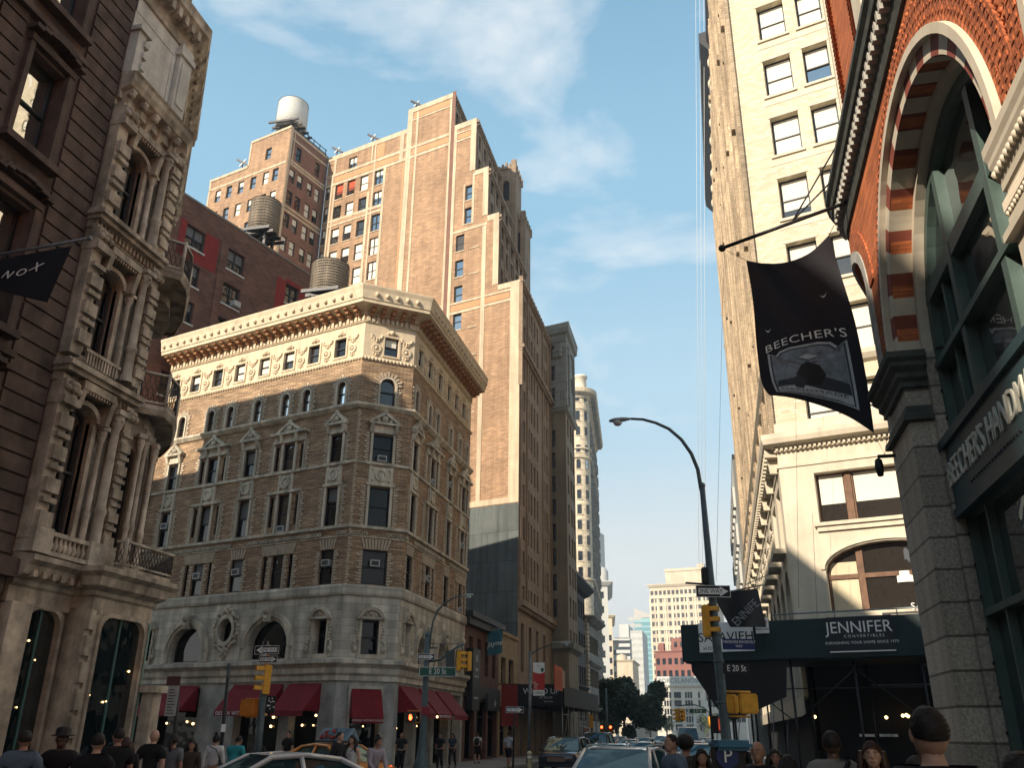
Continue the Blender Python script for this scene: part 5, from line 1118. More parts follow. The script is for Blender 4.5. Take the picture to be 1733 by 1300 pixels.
# ================================================================== orange brick arcade building on the right
M('o_brick', (0.58, 0.17, 0.06), 0.85, v=0.22, s=2.0, brick=(0.3, 0.055, 0.72, 0.01, 0.5), hs=0.25, bump=0.25); M('o_dark', (0.50, 0.14, 0.05), 0.85, v=0.3, s=5, brick=(0.1, 0.11, 0.5, 0.015, 0.5), bump=0.4)
M('granite', (0.42, 0.37, 0.30), 0.75, v=0.45, s=26, brick=(30.0, 0.44, 0.35, 0.018, 0.0), streak=0.25, bump=0.35); M('cream_stone', (0.62, 0.54, 0.42), 0.8, v=0.12, s=1.5, bump=0.15); M('o_stripe', (0.25, 0.065, 0.04), 0.85, v=0.25, s=3, bump=0.2); M('grey_stone', (0.4, 0.385, 0.34), 0.8, v=0.2, s=5, bump=0.2)
M('green_metal', (0.075, 0.115, 0.10), 0.5, 0.1, v=0.2, s=3, bump=0.1); M('green_dark', (0.025, 0.06, 0.07), 0.5, v=0.25, s=3, bump=0.1); M('copper_dark', (0.07, 0.075, 0.065), 0.7, v=0.4, s=5, bump=0.3)
GL('arcade_glass', (0.02, 0.025, 0.025), 0.22)
XB = 3.0; FB2 = Fr((XB, 15.0, 0), 180)
OB = root('arcade_building', (10, 0, 0), 'orange brick arcade with huge striped arch and granite pier at the right edge', 'building')
def cm(u, d, z):          # u = distance north of Y 15 along the front; the wall turns the corner with radius 1.5
    if u <= 0: return (XB+d, 15+u, z)
    a = min(u, 2.775)/1.5; x, y = 4.5-(1.5-d)*math.cos(a), 15+(1.5-d)*math.sin(a)
    if u > 2.775: e = u-2.775; x += e*math.sin(R(106)); y += e*math.cos(R(106))
    return (x, y, z)
cuts = tuple(-0.75+0.15*k for k in range(24))
mb = MB(cm); AR = (-7.3, -2.1, 0.0, 9.75, 2.6); AR2 = (-14.1, -8.9, 0.0, 9.75, 2.6)
mb.wall(-26, 6, 0, 11.2, [AR, AR2, (-0.75, 1.35, 0.0, 10.0, 1.05), (-20.9, -15.7, 0, 9.75, 2.6)], 0.3, us=cuts); obj('brick_wall', mb, MATS['o_brick'], OB)
mb = MB(lambda u, d, z: cm(-u, d, z)); 
for cu in (4.7, 11.5, 18.3):
    n = 25; 
    st = MB(); bk = MB()
    for k in range(n):
        a, b = math.pi*k/n, math.pi*(k+1)/n; t_ = st if k % 2 == 0 else bk
        t_.fn = lambda u, d, z: cm(-u, d, z)
        t_.ring(cu, 7.15, 2.58, 2.82, -0.02, 0.32, 3, 0, a, b)
    obj('stone_voussoirs', st, MATS['grey_stone'] if False else MATS['cream_stone'], OB); obj('brick_voussoirs', bk, MATS['o_stripe'], OB)
    hd = MB(lambda u, d, z: cm(-u, d, z)); hd.ring(cu, 7.15, 2.82, 2.94, -0.11, 0.0, 40, 0, 0, math.pi); hd.ring(cu, 7.15, 2.46, 2.6, 0.3, 0.5, 30, 0, 0, math.pi); obj('hood_moulding', hd, MATS['cream_stone'], OB)
    rb = MB(lambda u, d, z: cm(-u, d, z)); rb.ring(cu, 7.15, 2.945, 3.42, -0.035, 0.0, 40, 0, R(4), math.pi-R(4))
    for r_ in (3.06, 3.2, 3.34):
        for i in range(78):
            a = math.pi*(i+0.5)/78; rb.box(cu+r_*math.cos(a)-0.035, cu+r_*math.cos(a)+0.035, -0.045, -0.03, 7.15+r_*math.sin(a)-0.028, 7.15+r_*math.sin(a)+0.028)
    for i in range(84):
        a = math.pi*(i+0.5)/84; rb.ball((cu+3.48*math.cos(a), -0.0, 7.15+3.48*math.sin(a)), 0.035, 4)
    obj('brick_ring', rb, MATS['o_dark'], OB)
# small stilted arch that turns the corner
sa = MB(cm); sa.ring(0.3, 8.95, 1.05, 1.25, -0.05, 0.02, 20, 0, 0, math.pi); sa.box(-0.95, -0.75, -0.05, 0.02, 6.2, 8.95); sa.ring(0.3, 8.95, 0.86, 1.06, 0.1, 0.5, 20, 0, 0, math.pi); sa.box(-0.95, -0.75, 0.1, 0.5, 0.1, 8.95); obj('small_arch', sa, MATS['grey_stone'], OB)
sr = MB(cm); sr.ring(0.3, 8.95, 1.26, 1.6, -0.03, 0.0, 20, 0, 0, math.pi); obj('small_arch_ring', sr, MATS['o_dark'], OB)
# granite piers, caps
def pier(u0, u1, mt, cm_):
    u0 -= 0.015; u1 += 0.02; q = MB(); q.box(u0, u1, -0.04, 0.3, 0, 6.15); q.box(u0, u1+0.13 if u0 < 2 else u1, 0.3, 0.5, 0, 7.15); q.box(u0+0.03, u1-0.004, -0.03, 0.3, 6.15, 7.15); obj('pier', q, mt, OB, FB2)
    q = MB(); P = [(u0, 0.5), (u0, -0.03), (u1, -0.03), (u1, 0.3)]
    fx = [(FB2.w(a, d).x, FB2.w(a, d).y) for a, d in P][::-1]
    pr_ = [(0, 6.1), (0.09, 6.12), (0.09, 6.2), (0.03, 6.24), (0.03, 6.34), (0, 6.36)]; q.sweep(fx[::-1], pr_)
    kq = 1.0 if u0 < 2 else 0.45; q.sweep(fx[::-1], [(o_*kq, z_) for o_, z_ in [(0, 6.62), (0.05, 6.64), (0.05, 6.72), (0.1, 6.78), (0.1, 6.86), (0.17, 6.94), (0.17, 7.0), (0.22, 7.06), (0.22, 7.16), (0, 7.18)]])
    x = u0
    while x < u1: q.ball(FB2.w(x, -0.08, 6.82), 0.05, 4); x += 0.09
    obj('pier_cap', q, cm_, OB)
pier(0.72, 2.1, MATS['granite'], MATS['copper_dark']); pier(7.3, 8.9, MATS['cream_stone'], MATS['cream_stone']); pier(14.1, 15.7, MATS['cream_stone'], MATS['cream_stone'])
q = MB()
for k in range(60):
    u = 7.25+k*0.028; q.box(u, u+0.012, -0.08, -0.03, 6.42, 6.52); 
for k in range(24): q.ball((7.3+k*0.07, -0.06, 6.38), 0.03, 4)
obj('beaded_band', q, MATS['cream_stone'], OB, FB2)
# dentilled string course round the corner
path = [(XB, -11+0.5*k) for k in range(53)]; path = [(XB, -11), (XB, 14.9)]+[cm(0.18*k, 0, 0)[:2] for k in range(16)]+[cm(5.5, 0, 0)[:2]]
q = MB(); q.sweep(path[::-1], [(0, 10.72), (0.05, 10.74), (0.08, 10.87), (0.08, 11.02), (0, 11.02)]); q.sweep(path[::-1], [(0, 11.2), (0.26, 11.22), (0.28, 11.33), (0.34, 11.4), (0.34, 11.5), (0.28, 11.56), (0.28, 11.66), (0, 11.7)]); obj('string_course', q, MATS['copper_dark'], OB)
q = MB(cm); x = -12.0
while x < 5: q.box(x, x+0.1, -0.22, 0, 11.02, 11.21); x += 0.2
obj('dentils', q, MATS['grey_stone'], OB)
# upper storeys
UPH = [(4.2, 9.0, 12.6, 18.0, 2.4), (11.0, 15.8, 12.6, 18.0, 2.4)]; FU = Fr((XB+0.02, 13.85, 0), 180)
UH = [(a, a+1.5, z, z+2.4) for z in (20.0, 24.0) for a in (3.4, 6.0, 9.4, 12.0, 15.4, 18)]
q = MB(); q.wall(0, 38, 11.2, 29, UPH[:1]+UH, 0.35); obj('upper_wall', q, MATS['o_brick'], OB, FU)
q = MB(); q.quad((0,0,11.2),(0,0,29),(0,10,29),(0,10,11.2)); q.fn = None; obj('return_wall', q, MATS['o_brick'], OB, FU)
for h in UH: window(OB, FU, *h, dep=0.3, gm=MATS['glass'], blind=0.5)
window(OB, FU, *UPH[0][:4], dep=0.3, rise=2.4, fm=MATS['green_metal'], gm=MATS['glass'], kind='double')
q = MB(); 
for k in range(150):
    z = 11.95+k*0.055*2; 
    for u in (0.12, 1.72): q.add([(u-0.13,-0.05,z),(u+0.13,-0.05,z+0.1),(u+0.13,-0.02,z+0.155),(u-0.13,-0.02,z+0.055),(u-0.13,0,z),(u+0.13,0,z+0.1)], [(0,1,2,3),(4,5,1,0)])
q.tube([(0.12,0.02,11.9),(0.12,0.02,29)], 0.07, 6); q.tube([(1.72,0.02,11.9),(1.72,0.02,29)], 0.07, 6); obj('rope_moulding', q, MATS['o_dark'], OB, FU)
q = MB(); q.box(1.95, 2.5, -0.06, 0.02, 11.9, 29); q.box(2.5, 4.0, -0.02, 0.02, 11.9, 19.0); q.box(-0.14, -0.04, -0.06, 0.1, 11.9, 29); obj('stone_jamb', q, MATS['cream_stone'], OB, FU)
# green metal and glass filling the main arches
for cu in (4.7, 11.5, 18.3):
    g = MB(); n = 20; pts = [(cu-2.5, 0.05), (cu+2.5, 0.05)]+[(cu+2.5*math.cos(math.pi*k/n), 7.15+2.5*math.sin(math.pi*k/n)) for k in range(n+1)]
    f = MB(); f.ring(cu, 7.15, 2.3, 2.48, 0.44, 0.6, 24, 0, 0, math.pi); f.box(cu-2.6, cu-2.36, 0.44, 0.6, 0.1, 7.15); f.box(cu+2.36, cu+2.6, 0.44, 0.6, 0.1, 7.15)
    f.box(cu-0.98, cu-0.82, 0.42, 0.6, 5.75, 9.2); f.box(cu+0.82, cu+0.98, 0.42, 0.6, 5.75, 9.2); f.box(cu-2.4, cu+2.4, 0.43, 0.6, 7.84, 8.08); f.box(cu-2.4, cu+2.4, 0.4, 0.6, 6.82, 6.92)
    for z in (0.1, 3.3, 4.62): f.box(cu-2.4, cu+2.4, 0.42, 0.6, z, z+0.09)
    for u in (-1.6, 1.6): f.box(cu+u-0.03, cu+u+0.03, 0.46, 0.6, 0.1, 4.7); f.box(cu+u-0.04, cu+u+0.04, 0.48, 0.6, 5.75, 8.2)
    o = obj('metal_frame', f, MATS['green_dark'] if cu < 5 and False else MATS['green_metal'], OB, FB2)
    s_ = MB()
    for k in range(16):
        for u in (cu-2.48, cu+2.48): s_.box(u-0.09, u+0.09, 0.425, 0.44, 0.6+k*0.42, 0.64+k*0.42)
    obj('bolts', s_, MATS['black'], o, FB2)
    g.add([(p[0], 0.56, p[1]) for p in pts], [tuple(range(len(pts)))]); obj('pane', g, MATS['arcade_glass'], o, FB2)
t = root('shop_fascia', FB2.w(4.7, 0.35, 4.8), 'dark teal fascia with raised capital letters across the big striped arch', 'sign'); q = MB(); q.box(2.12, 7.28, 0.34, 0.44, 4.72, 5.7); q.box(2.12, 7.28, 0.28, 0.44, 5.62, 5.75); q.box(2.12, 7.28, 0.3, 0.44, 4.62, 4.74); obj('board', q, MATS['green_dark'], t, FB2)
text('lettering', "BEECHER'S HANDMADE CHEESE", 0.5, M('letter_cream', (0.62, 0.6, 0.5), 0.7, v=0.1), t, TF(FB2, 2.22, 0.335, 5.22), ext=0.02, sx=0.78, align='LEFT')
q = MB()
for k in range(18): q.ball((3.2+k*0.12, 0.34, 4.9), 0.025, 4)
obj('rivets', q, MATS['dark_metal'], t, FB2)
q = MB(); q.slab([(3.7, -26), (3.7, 13.0), (6, 12.4), (12, 8), (14, -26)], 0.1, 28.5); obj('core', q, MATS['interior'], OB)
q = MB(); q.slab([(3.1, -24), (3.1, 13.5), (13, 11), (14, -24)], 28.6, 29); obj('roof', q, MATS['roofing'], OB)
# wall lantern between pier and cream loft
q = MB(); p = Vector(cm(-0.85, -0.3, 5.0)); t = root('wall_lantern', p, 'small dark bell shaped wall lantern on the left side of the granite pier', 'lamp'); q.lathe([(0.02, 5.95), (0.055, 5.92), (0.07, 5.8), (0.045, 5.66), (0.02, 5.65)], p.x, p.y, 12); obj('bell', q, MATS['dark_metal'], t); q = MB(); q.tube([(XB, p.y, 5.98), (p.x, p.y, 5.98)], 0.03, 6); obj('bracket', q, MATS['dark_metal'], t)

# ---- the big dark banner on its rod
YB = 14.5; by = lambda px, py: atY(px, py, YB)
BN = root('hanging_banner', by(1415, 348), 'large black cloth banner with white shop name and framed picture on a wall rod', 'banner')
q = MB(); q.tube([Vector((3.1, YB, by(1415, 348).z+0.1)), by(1222, 420)], 0.035, 8); q.ball(by(1222, 420), 0.07, 8); obj('rod', q, MATS['dark_metal'], BN)
for a in ((1424, 232), (1430, 283)):
    q = MB(); q.tube([by(1342, 373), by(*a)], 0.016, 6); obj('guy_rod', q, MATS['dark_metal'], BN)
c6 = lambda X, Y: (1180+X/2.955, 400+Y/2.955)
def cv(L, t):
    n = len(L)-1; x = min(max(t*n, 0), n-1e-6); i = int(x); f = x-i
    p0, p1, p2, p3 = L[max(i-1, 0)], L[i], L[i+1], L[min(i+2, n)]
    return Vector([0.5*(2*p1[k]+(p2[k]-p0[k])*f+(2*p0[k]-5*p1[k]+4*p2[k]-p3[k])*f*f+(3*p1[k]-p0[k]-3*p2[k]+p3[k])*f**3) for k in (0, 1)])
TPx = [c6(*p) for p in ((245, 120), (330, 134), (440, 130), (560, 84), (660, -8))]; BTx = [c6(*p) for p in ((360, 795), (470, 808), (600, 842), (750, 900), (885, 985))]
LFx = [c6(*p) for p in ((245, 120), (278, 320), (298, 560), (322, 730), (360, 795))]; RTx = [c6(*p) for p in ((660, -8), (715, 180), (790, 430), (848, 720), (885, 985))]
def ban(s_, t_, off=0.0):
    """the cloth: s across, t down; a hanging sheet about 1.6 m wide with soft folds"""
    T, B, L_, R_ = cv(TPx, s_), cv(BTx, s_), cv(LFx, t_), cv(RTx, t_); a, b, c, d = map(Vector, (TPx[0], TPx[-1], BTx[0], BTx[-1]))
    p = T*(1-t_)+B*t_+L_*(1-s_)+R_*s_-(a*(1-s_)*(1-t_)+b*s_*(1-t_)+c*(1-s_)*t_+d*s_*t_)
    y = YB+0.05*math.sin(s_*7+t_*3)*(0.4+t_)+0.10*t_*math.sin(s_*3.2)+0.035*math.sin((s_-t_)*14)*(1-t_)-off
    return atY(p[0], p[1], y)
def grid(n, m_, s0, s1, t0, t1, off):
    q = MB(); q.add([ban(s0+(s1-s0)*i/n, t0+(t1-t0)*j/m_, off) for j in range(m_+1) for i in range(n+1)], [(j*(n+1)+i, j*(n+1)+i+1, (j+1)*(n+1)+i+1, (j+1)*(n+1)+i) for j in range(m_) for i in range(n)], 0, True); return q
M('banner_black', (0.009, 0.008, 0.012), 0.75, v=0.15, s=2, bump=0.1); M('ban_grey', (0.20, 0.235, 0.26), 0.8, v=0.5, s=5); M('ban_dark', (0.045, 0.05, 0.06), 0.8, v=0.3, s=6); M('ban_light', (0.45, 0.49, 0.5), 0.8, v=0.2, s=8)
obj('cloth', grid(30, 34, 0, 1, 0, 1, 0), MATS['banner_black'], BN)
def poly_on(pts, off, mt, nm, par):
    q = MB(); c = (sum(p[0] for p in pts)/len(pts), sum(p[1] for p in pts)/len(pts)); V = [ban(*c, off)]; m2 = 5; ring_ = []
    for i in range(len(pts)):
        a, b = pts[i], pts[(i+1) % len(pts)]
        for k in range(m2): ring_.append((a[0]+(b[0]-a[0])*k/m2, a[1]+(b[1]-a[1])*k/m2))
    lv = 6; n = len(ring_)
    for L_ in range(1, lv+1):
        for p in ring_: V.append(ban(c[0]+(p[0]-c[0])*L_/lv, c[1]+(p[1]-c[1])*L_/lv, off))
    F_ = [(0, 1+i, 1+(i+1) % n) for i in range(n)]
    for L_ in range(lv-1):
        for i in range(n): F_.append((1+L_*n+i, 1+(L_+1)*n+i, 1+(L_+1)*n+(i+1) % n, 1+L_*n+(i+1) % n))
    q.add(V, F_, 0, True); return obj(nm, q, mt, par)
fr = [(0.13, 0.555), (0.2, 0.585), (0.25, 0.555), (0.36, 0.54), (0.62, 0.54), (0.73, 0.555), (0.79, 0.59), (0.87, 0.56), (0.87, 0.9), (0.5, 0.905), (0.13, 0.9)]
pic = poly_on(fr, 0.006, MATS['ban_light'], 'picture', BN)
sh = lambda P, k, cx=0.5, cy=0.73: [(cx+(p[0]-cx)*k, cy+(p[1]-cy)*k) for p in P]
poly_on(sh(fr, 0.94), 0.010, MATS['ban_dark'], 'border', pic); poly_on(sh(fr, 0.9), 0.014, MATS['ban_grey'], 'sky_field', pic)
poly_on([(0.17, 0.83), (0.4, 0.80), (0.6, 0.83), (0.83, 0.84), (0.835, 0.885), (0.17, 0.885)], 0.018, MATS['ban_light'], 'ground_field', pic)
poly_on([(0.2, 0.76), (0.4, 0.74), (0.6, 0.74), (0.82, 0.78), (0.83, 0.835), (0.6, 0.83), (0.4, 0.80), (0.17, 0.81)], 0.022, MATS['ban_dark'], 'hill', pic)
poly_on([(0.38, 0.72), (0.44, 0.66), (0.5, 0.64), (0.6, 0.67), (0.64, 0.73), (0.58, 0.8), (0.46, 0.8)], 0.026, MATS['black'], 'rider', pic); poly_on([(0.43, 0.61), (0.5, 0.595), (0.6, 0.615), (0.52, 0.63)], 0.03, MATS['ban_light'], 'hat', pic)
poly_on([(0.33, 0.76), (0.4, 0.72), (0.47, 0.77), (0.42, 0.83), (0.35, 0.82)], 0.03, MATS['ban_dark'], 'bundle', pic)
def btext(body, s0, s1, t0, hh, arch, mt, nm='lettering'):
    key = 'bt'; cu = bpy.data.curves.new('t', 'FONT'); cu.body = body; cu.size = 1.0; cu.resolution_u = 3; cu.space_character = 1.08; to = bpy.data.objects.new('t', cu); me = bpy.data.meshes.new_from_object(to); bpy.data.objects.remove(to); bpy.data.curves.remove(cu)
    xs = [v.co.x for v in me.vertices]; x0, x1 = min(xs), max(xs)
    bm = bmesh.new(); bm.from_mesh(me); bmesh.ops.triangulate(bm, faces=bm.faces[:]); bm.to_mesh(me); bm.free()
    for v in me.vertices:
        f = (v.co.x-x0)/(x1-x0); v.co = ban(s0+(s1-s0)*f, t0-v.co.y*hh+arch*(2*f-1)**2, 0.02)
    me.materials.clear(); me.materials.append(mt); link(nm, me, BN)
btext("BEECHER'S", 0.12, 0.88, 0.515, 0.062, 0.035, MATS['letter']); btext("HANDMADE", 0.2, 0.8, 0.857, 0.026, 0.0, MATS['black']); btext("CHEESE", 0.4, 0.62, 0.882, 0.02, 0.0, MATS['black'])
for (s_, t_) in ((0.17, 0.41), (0.77, 0.3)):
    q = MB(); n = 8; vs = []
    for i in range(n+1): vs.append(ban(s_+0.07*(i/n-0.5), t_+0.012*math.sin(math.pi*i/n), 0.01))
    for i in range(n+1): vs.append(ban(s_+0.07*(i/n-0.5), t_+0.022*math.sin(math.pi*i/n), 0.01))
    q.add(vs, [(i, i+1, n+2+i, n+1+i) for i in range(n)]); obj('wind_slit', q, MATS['ban_light'], BN)
q = MB(); q.tube([by(1222, 420), by(*c6(245, 120))], 0.004, 4); q.tube([by(*c6(660, -8)), by(1412, 380)], 0.006, 4); q.tube([by(*c6(885, 985)), by(1497, 770), by(1508, 700)], 0.005, 4); obj('cords', q, MATS['dark_metal'], BN)
# ================================================================== ornate cast iron store on the left
M('iron_cream', (0.5, 0.44, 0.35), 0.75, v=0.4, s=2.6, streak=0.45, bump=0.25); M('iron_warm', (0.44, 0.375, 0.29), 0.75, v=0.45, s=2.2, streak=0.5, bump=0.25); M('iron_dark', (0.05, 0.045, 0.04), 0.6, v=0.3, s=5)
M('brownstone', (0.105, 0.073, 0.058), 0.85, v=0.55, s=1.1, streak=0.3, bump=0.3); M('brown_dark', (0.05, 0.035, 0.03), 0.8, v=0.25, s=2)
GL('store_glass', (0.008, 0.012, 0.012), 0.06, top=0.5); GL('glass_mirror', (0.05, 0.045, 0.035), 0.55)
XW = -15.3; FW2 = Fr((XW, 0, 0), 0)
WS = root('cast_iron_store', (-17, 19, 0), 'ornate cream cast iron store with stacked colonnettes, curved balconies and bracketed cornices', 'building')
UC = 18.95; FCh = Fr((XW, UC, 0), -37); CL = 4.6; pe = FCh.w(CL); FNo = Fr((pe.x, pe.y, 0), -74)
flo = [(6.05, 9.35), (10.65, 13.2), (14.75, 17.1)]
H = [(16.95, 17.85, a, b, 0.3) for a, b in flo]
q = MB(); q.wall(16.28, UC, 4.6, 22.0, H, 0.5); obj('wall', q, MATS['iron_warm'], WS, FW2)
HC = [(0.5+1.5*k, 1.3+1.5*k, a+0.1, b, 0.3) for k in range(3) for a, b in flo]
q = MB(); q.wall(0, CL, 4.6, 22.0, HC, 0.4); obj('corner_wall', q, MATS['iron_warm'], WS, FCh)
q = MB(); q.wall(0, 26, 0, 22.0, [(0.8+2.2*k, 2.0+2.2*k, a, b) for k in range(11) for a, b in flo], 0.4); obj('north_wall', q, MATS['iron_warm'], WS, FNo)
for h in H: window(WS, FW2, *h[:4], dep=0.16, rise=h[4], kind='double', gm=MATS['store_glass'], fm=MATS['iron_dark'])
for h in HC: window(WS, FCh, *h[:4], dep=0.34, rise=h[4], gm=MATS['store_glass'], fm=MATS['iron_dark'])
for k in range(11):
    for a, b in flo: window(WS, FNo, 0.8+2.2*k, 2.0+2.2*k, a, b, dep=0.34, gm=MATS['store_glass'], sub=False)
def col(par, F, u, d, z0, z1, r_, nm='column'):
    p = F.w(u, d, 0); q = MB(); h = z1-z0
    q.lathe([(r_*1.5, z0), (r_*1.5, z0+h*0.04), (r_*1.15, z0+h*0.07), (r_*1.1, z0+h*0.26), (r_*1.3, z0+h*0.27), (r_*1.3, z0+h*0.30), (r_, z0+h*0.32), (r_*0.88, z0+h*0.86), (r_*1.2, z0+h*0.88), (r_*1.6, z0+h*0.97)], p.x, p.y, 10)
    for k in range(6):
        a = k*math.pi/3; q.ball((p.x+r_*1.25*math.cos(a), p.y+r_*1.25*math.sin(a), z0+h*0.93), r_*0.5, 4)
    v = [F.w(u+x, d+y, z) for z in (z1-h*0.035, z1) for x, y in ((-r_*1.8, -r_*1.8), (r_*1.8, -r_*1.8), (r_*1.8, r_*1.8), (-r_*1.8, r_*1.8))]
    q.add(v, [(3,2,1,0),(4,5,6,7),(0,1,5,4),(1,2,6,5),(2,3,7,6),(3,0,4,7)]); obj(nm, q, MATS['iron_cream'], par)
tr = MB()
for i, (a, b) in enumerate(flo):
    fl = a-0.25; top = (10.0, 14.25, 18.2)[i]
    # left pilaster with stacked panels
    tr.box(16.28, 16.66, -0.34, 0, fl, top-0.2); z = fl+0.3; k = 0
    while z < top-1.4: tr.box(16.34, 16.78, -0.46, -0.3, z, z+0.12 if k % 2 else z+0.34); z += 0.24 if k % 2 else 0.55; k += 1
    tr.box(16.26, 16.8, -0.52, 0, top-0.95, top-0.75); tr.box(16.3, 16.74, -0.44, 0, top-0.75, top-0.3)
    for j in range(5): tr.ball((16.36+0.09*j, -0.46, top-0.55+0.12*(j % 2)), 0.1, 5)
    # window architrave, projecting hood, second pilaster strip
    tr.box(16.84, 16.95, -0.12, 0.1, a, b); tr.box(17.85, 18.0, -0.12, 0.1, a, b-0.1)
    tr.ring(17.4, b-0.3, 0.45, 0.62, -0.22, 0.05, 12, 0, 0, math.pi, ky=0.7); tr.box(16.85, 18.05, -0.5, 0, b+0.28, b+0.48); tr.box(16.85, 18.0, -0.4, 0, b+0.2, b+0.28)
    for j in range(11): tr.box(16.9+j*0.105, 16.95+j*0.105, -0.47, 0, b+0.2, b+0.28)
    tr.taper(17.95, 18.1, -0.48, 0, b-0.35, b+0.28, 0.8); tr.taper(16.85, 17.0, -0.48, 0, b-0.2, b+0.28, 0.8)
    tr.box(18.64, 18.93, -0.4, 0, fl, top-0.2); z = fl+0.25; k = 0
    while z < top-0.9: tr.box(18.6, 18.97, -0.48, -0.1, z, z+(0.1 if k % 2 else 0.26)); z += 0.2 if k % 2 else 0.42; k += 1
    for j in range(5): tr.ball((18.62+0.08*j, -0.46, top-0.5+0.1*(j % 2)), 0.11, 5)
# floor cornices
for (z, o) in ((10.0, 0.62), (14.3, 0.58)):
    tr.box(16.2, 18.98, -o+0.12, 0, z-0.12, z); tr.box(16.15, 19.0, -o, 0, z, z+0.13); tr.box(16.2, 18.98, -o+0.15, 0, z+0.13, z+0.22); tr.box(16.25, 18.9, -0.2, 0, z-0.35, z-0.12)
    for j in range(18): tr.box(16.3+j*0.155, 16.38+j*0.155, -0.28, 0, z-0.3, z-0.12)
obj('window_dressings', tr, MATS['iron_warm'], WS, FW2)
for i, (a, b) in enumerate(flo):
    top = (9.75, 13.95, 17.9)[i]
    col(WS, FW2, 18.13, -0.2, a-0.25, b-0.3, 0.075); col(WS, FW2, 18.42, -0.34, a-0.25, top-0.2, 0.12)
    for u in ((0.25, 1.6, 3.1) if i else ()): col(WS, FCh, u, -0.2, a-0.25, top-0.4, 0.09)
q = MB()      # balustrade
for zb in (5.62, ): 
    for j in range(8): q.lathe([(0.05, zb), (0.085, zb+0.12), (0.04, zb+0.26), (0.06, zb+0.33)], FW2.w(16.95+j*0.155, -0.36).x, FW2.w(16.95+j*0.155).y, 8)
obj('balusters', q, MATS['iron_cream'], WS)
q = MB(); q.box(16.85, 18.15, -0.45, -0.26, 5.95, 6.05); q.box(16.85, 18.15, -0.45, -0.26, 5.5, 5.6); q.box(16.3, 16.86, -0.5, 0, 5.5, 6.08); q.box(18.15, 19.1, -0.5, 0, 5.5, 6.08)
for j in range(11): q.box(16.95+j*0.11, 17.0+j*0.11, -0.3, -0.26, 10.35, 10.68)
q.box(16.85, 18.2, -0.32, -0.2, 10.66, 10.74); obj('balcony_rail', q, MATS['iron_cream'], WS, FW2)
# corner pavilion balconies: curved slabs with open iron rails
for z, hh, o_ in ((5.55, 0.66, 0), (10.1, 0.95, 1.4), (14.35, 0.95, 1.15)):
    nm = 'balcony'
    bp = [FCh.w(-0.15, 0.1), FCh.w(0.05, -o_*0.75), FCh.w(0.7, -o_*0.95), FCh.w(1.6, -o_), FCh.w(3.0, -o_), FCh.w(4.2, -o_*0.85), FCh.w(4.7, 0)] if o_ else [FW2.w(18.75, -0.75), FW2.w(18.8, -1.0), FW2.w(20.75, -1.05), FCh.w(4.0, -1.25), FCh.w(4.9, -0.3)]
    bpp = [(p.x, p.y) for p in bp]; inner = [tuple(FCh.w(4.0, 0.2))[:2], tuple(FW2.w(18.75, 0.2))[:2]]
    q = MB(); q.slab((bpp+inner)[::-1], z-0.2, z)
    if o_: q.sweep(bpp, [(0, z-0.3), (0.02, z-0.28), (0.06, z-0.18), (0.08, z-0.14), (0.08, z-0.04), (0, z)]); q.slab(([tuple(Vector(p).lerp(Vector(inner[0]), 0.3)) for p in bpp]+inner)[::-1], z-0.5, z-0.2)
    o = obj(nm, q, MATS['iron_warm'], WS)
    q = MB(); q.sweep(bpp, [(-0.06, z+hh-0.06), (0.03, z+hh-0.06), (0.03, z+hh), (-0.06, z+hh), (-0.06, z+hh-0.06)]); q.sweep(bpp, [(-0.04, z+0.06), (0.0, z+0.06), (0.0, z+0.11), (-0.04, z+0.11)])
    for p in bpp[1::2]: q.tube([(p[0], p[1], z), (p[0], p[1], z+hh+0.05)], 0.05, 6)
    obj('handrail', q, MATS['iron_cream'], o)
    q = MB()
    for i in range(len(bpp)-1):
        a, b = Vector(bpp[i]), Vector(bpp[i+1]); n = max(2, int((b-a).length/0.13))
        for k in range(n):
            p = a.lerp(b, (k+0.5)/n); t_ = (b-a).normalized()*0.06
            for s_ in (-1, 1): q.tube([(p.x-s_*t_.x, p.y-s_*t_.y, z+0.1), (p.x+s_*t_.x, p.y+s_*t_.y, z+hh*0.55), (p.x-s_*t_.x*0.6, p.y-s_*t_.y*0.6, z+hh-0.08)], 0.012, 4)
    obj('grille', q, MATS['iron_dark'], o)
# main entablatures over the street and at the top, swept round the corner
wp = [(XW, 16.28), (XW, UC), tuple(pe)[:2], tuple(FNo.w(26))[:2]]
wpp = [(XW, 16.28), (XW, UC), tuple(pe)[:2], tuple(FNo.w(26))[:2]]; wpb = [(XW, 16.28), (XW, 18.42), (XW+0.6, 18.45), (XW+0.6, 20.6), tuple(FCh.w(CL, -0.75))[:2], tuple(FNo.w(26, -0.2))[:2]]
q = MB()
q.sweep(wpb, [(0, 4.35), (0.12, 4.38), (0.12, 4.75), (0.2, 4.8), (0.2, 4.9), (0.42, 5.0), (0.48, 5.2), (0.62, 5.3), (0.62, 5.42), (0, 5.5)])
q.sweep(wpp, [(0, 18.2), (0.12, 18.22), (0.1, 18.5), (0.4, 18.62), (0.48, 18.8), (0.48, 18.98), (0.54, 19.06), (0, 19.15)])
q.sweep([(XW, 16.28), (XW, UC-0.12), tuple(FCh.w(CL+1.0))[:2], tuple(FNo.w(26))[:2]], [(0, 21.9), (0.12, 21.95), (0.14, 22.3), (0.5, 22.7), (0.56, 22.75), (0.56, 22.95), (0.61, 23.1), (0, 23.2)])
obj('cornice', q, MATS['iron_warm'], WS)
q = MB()
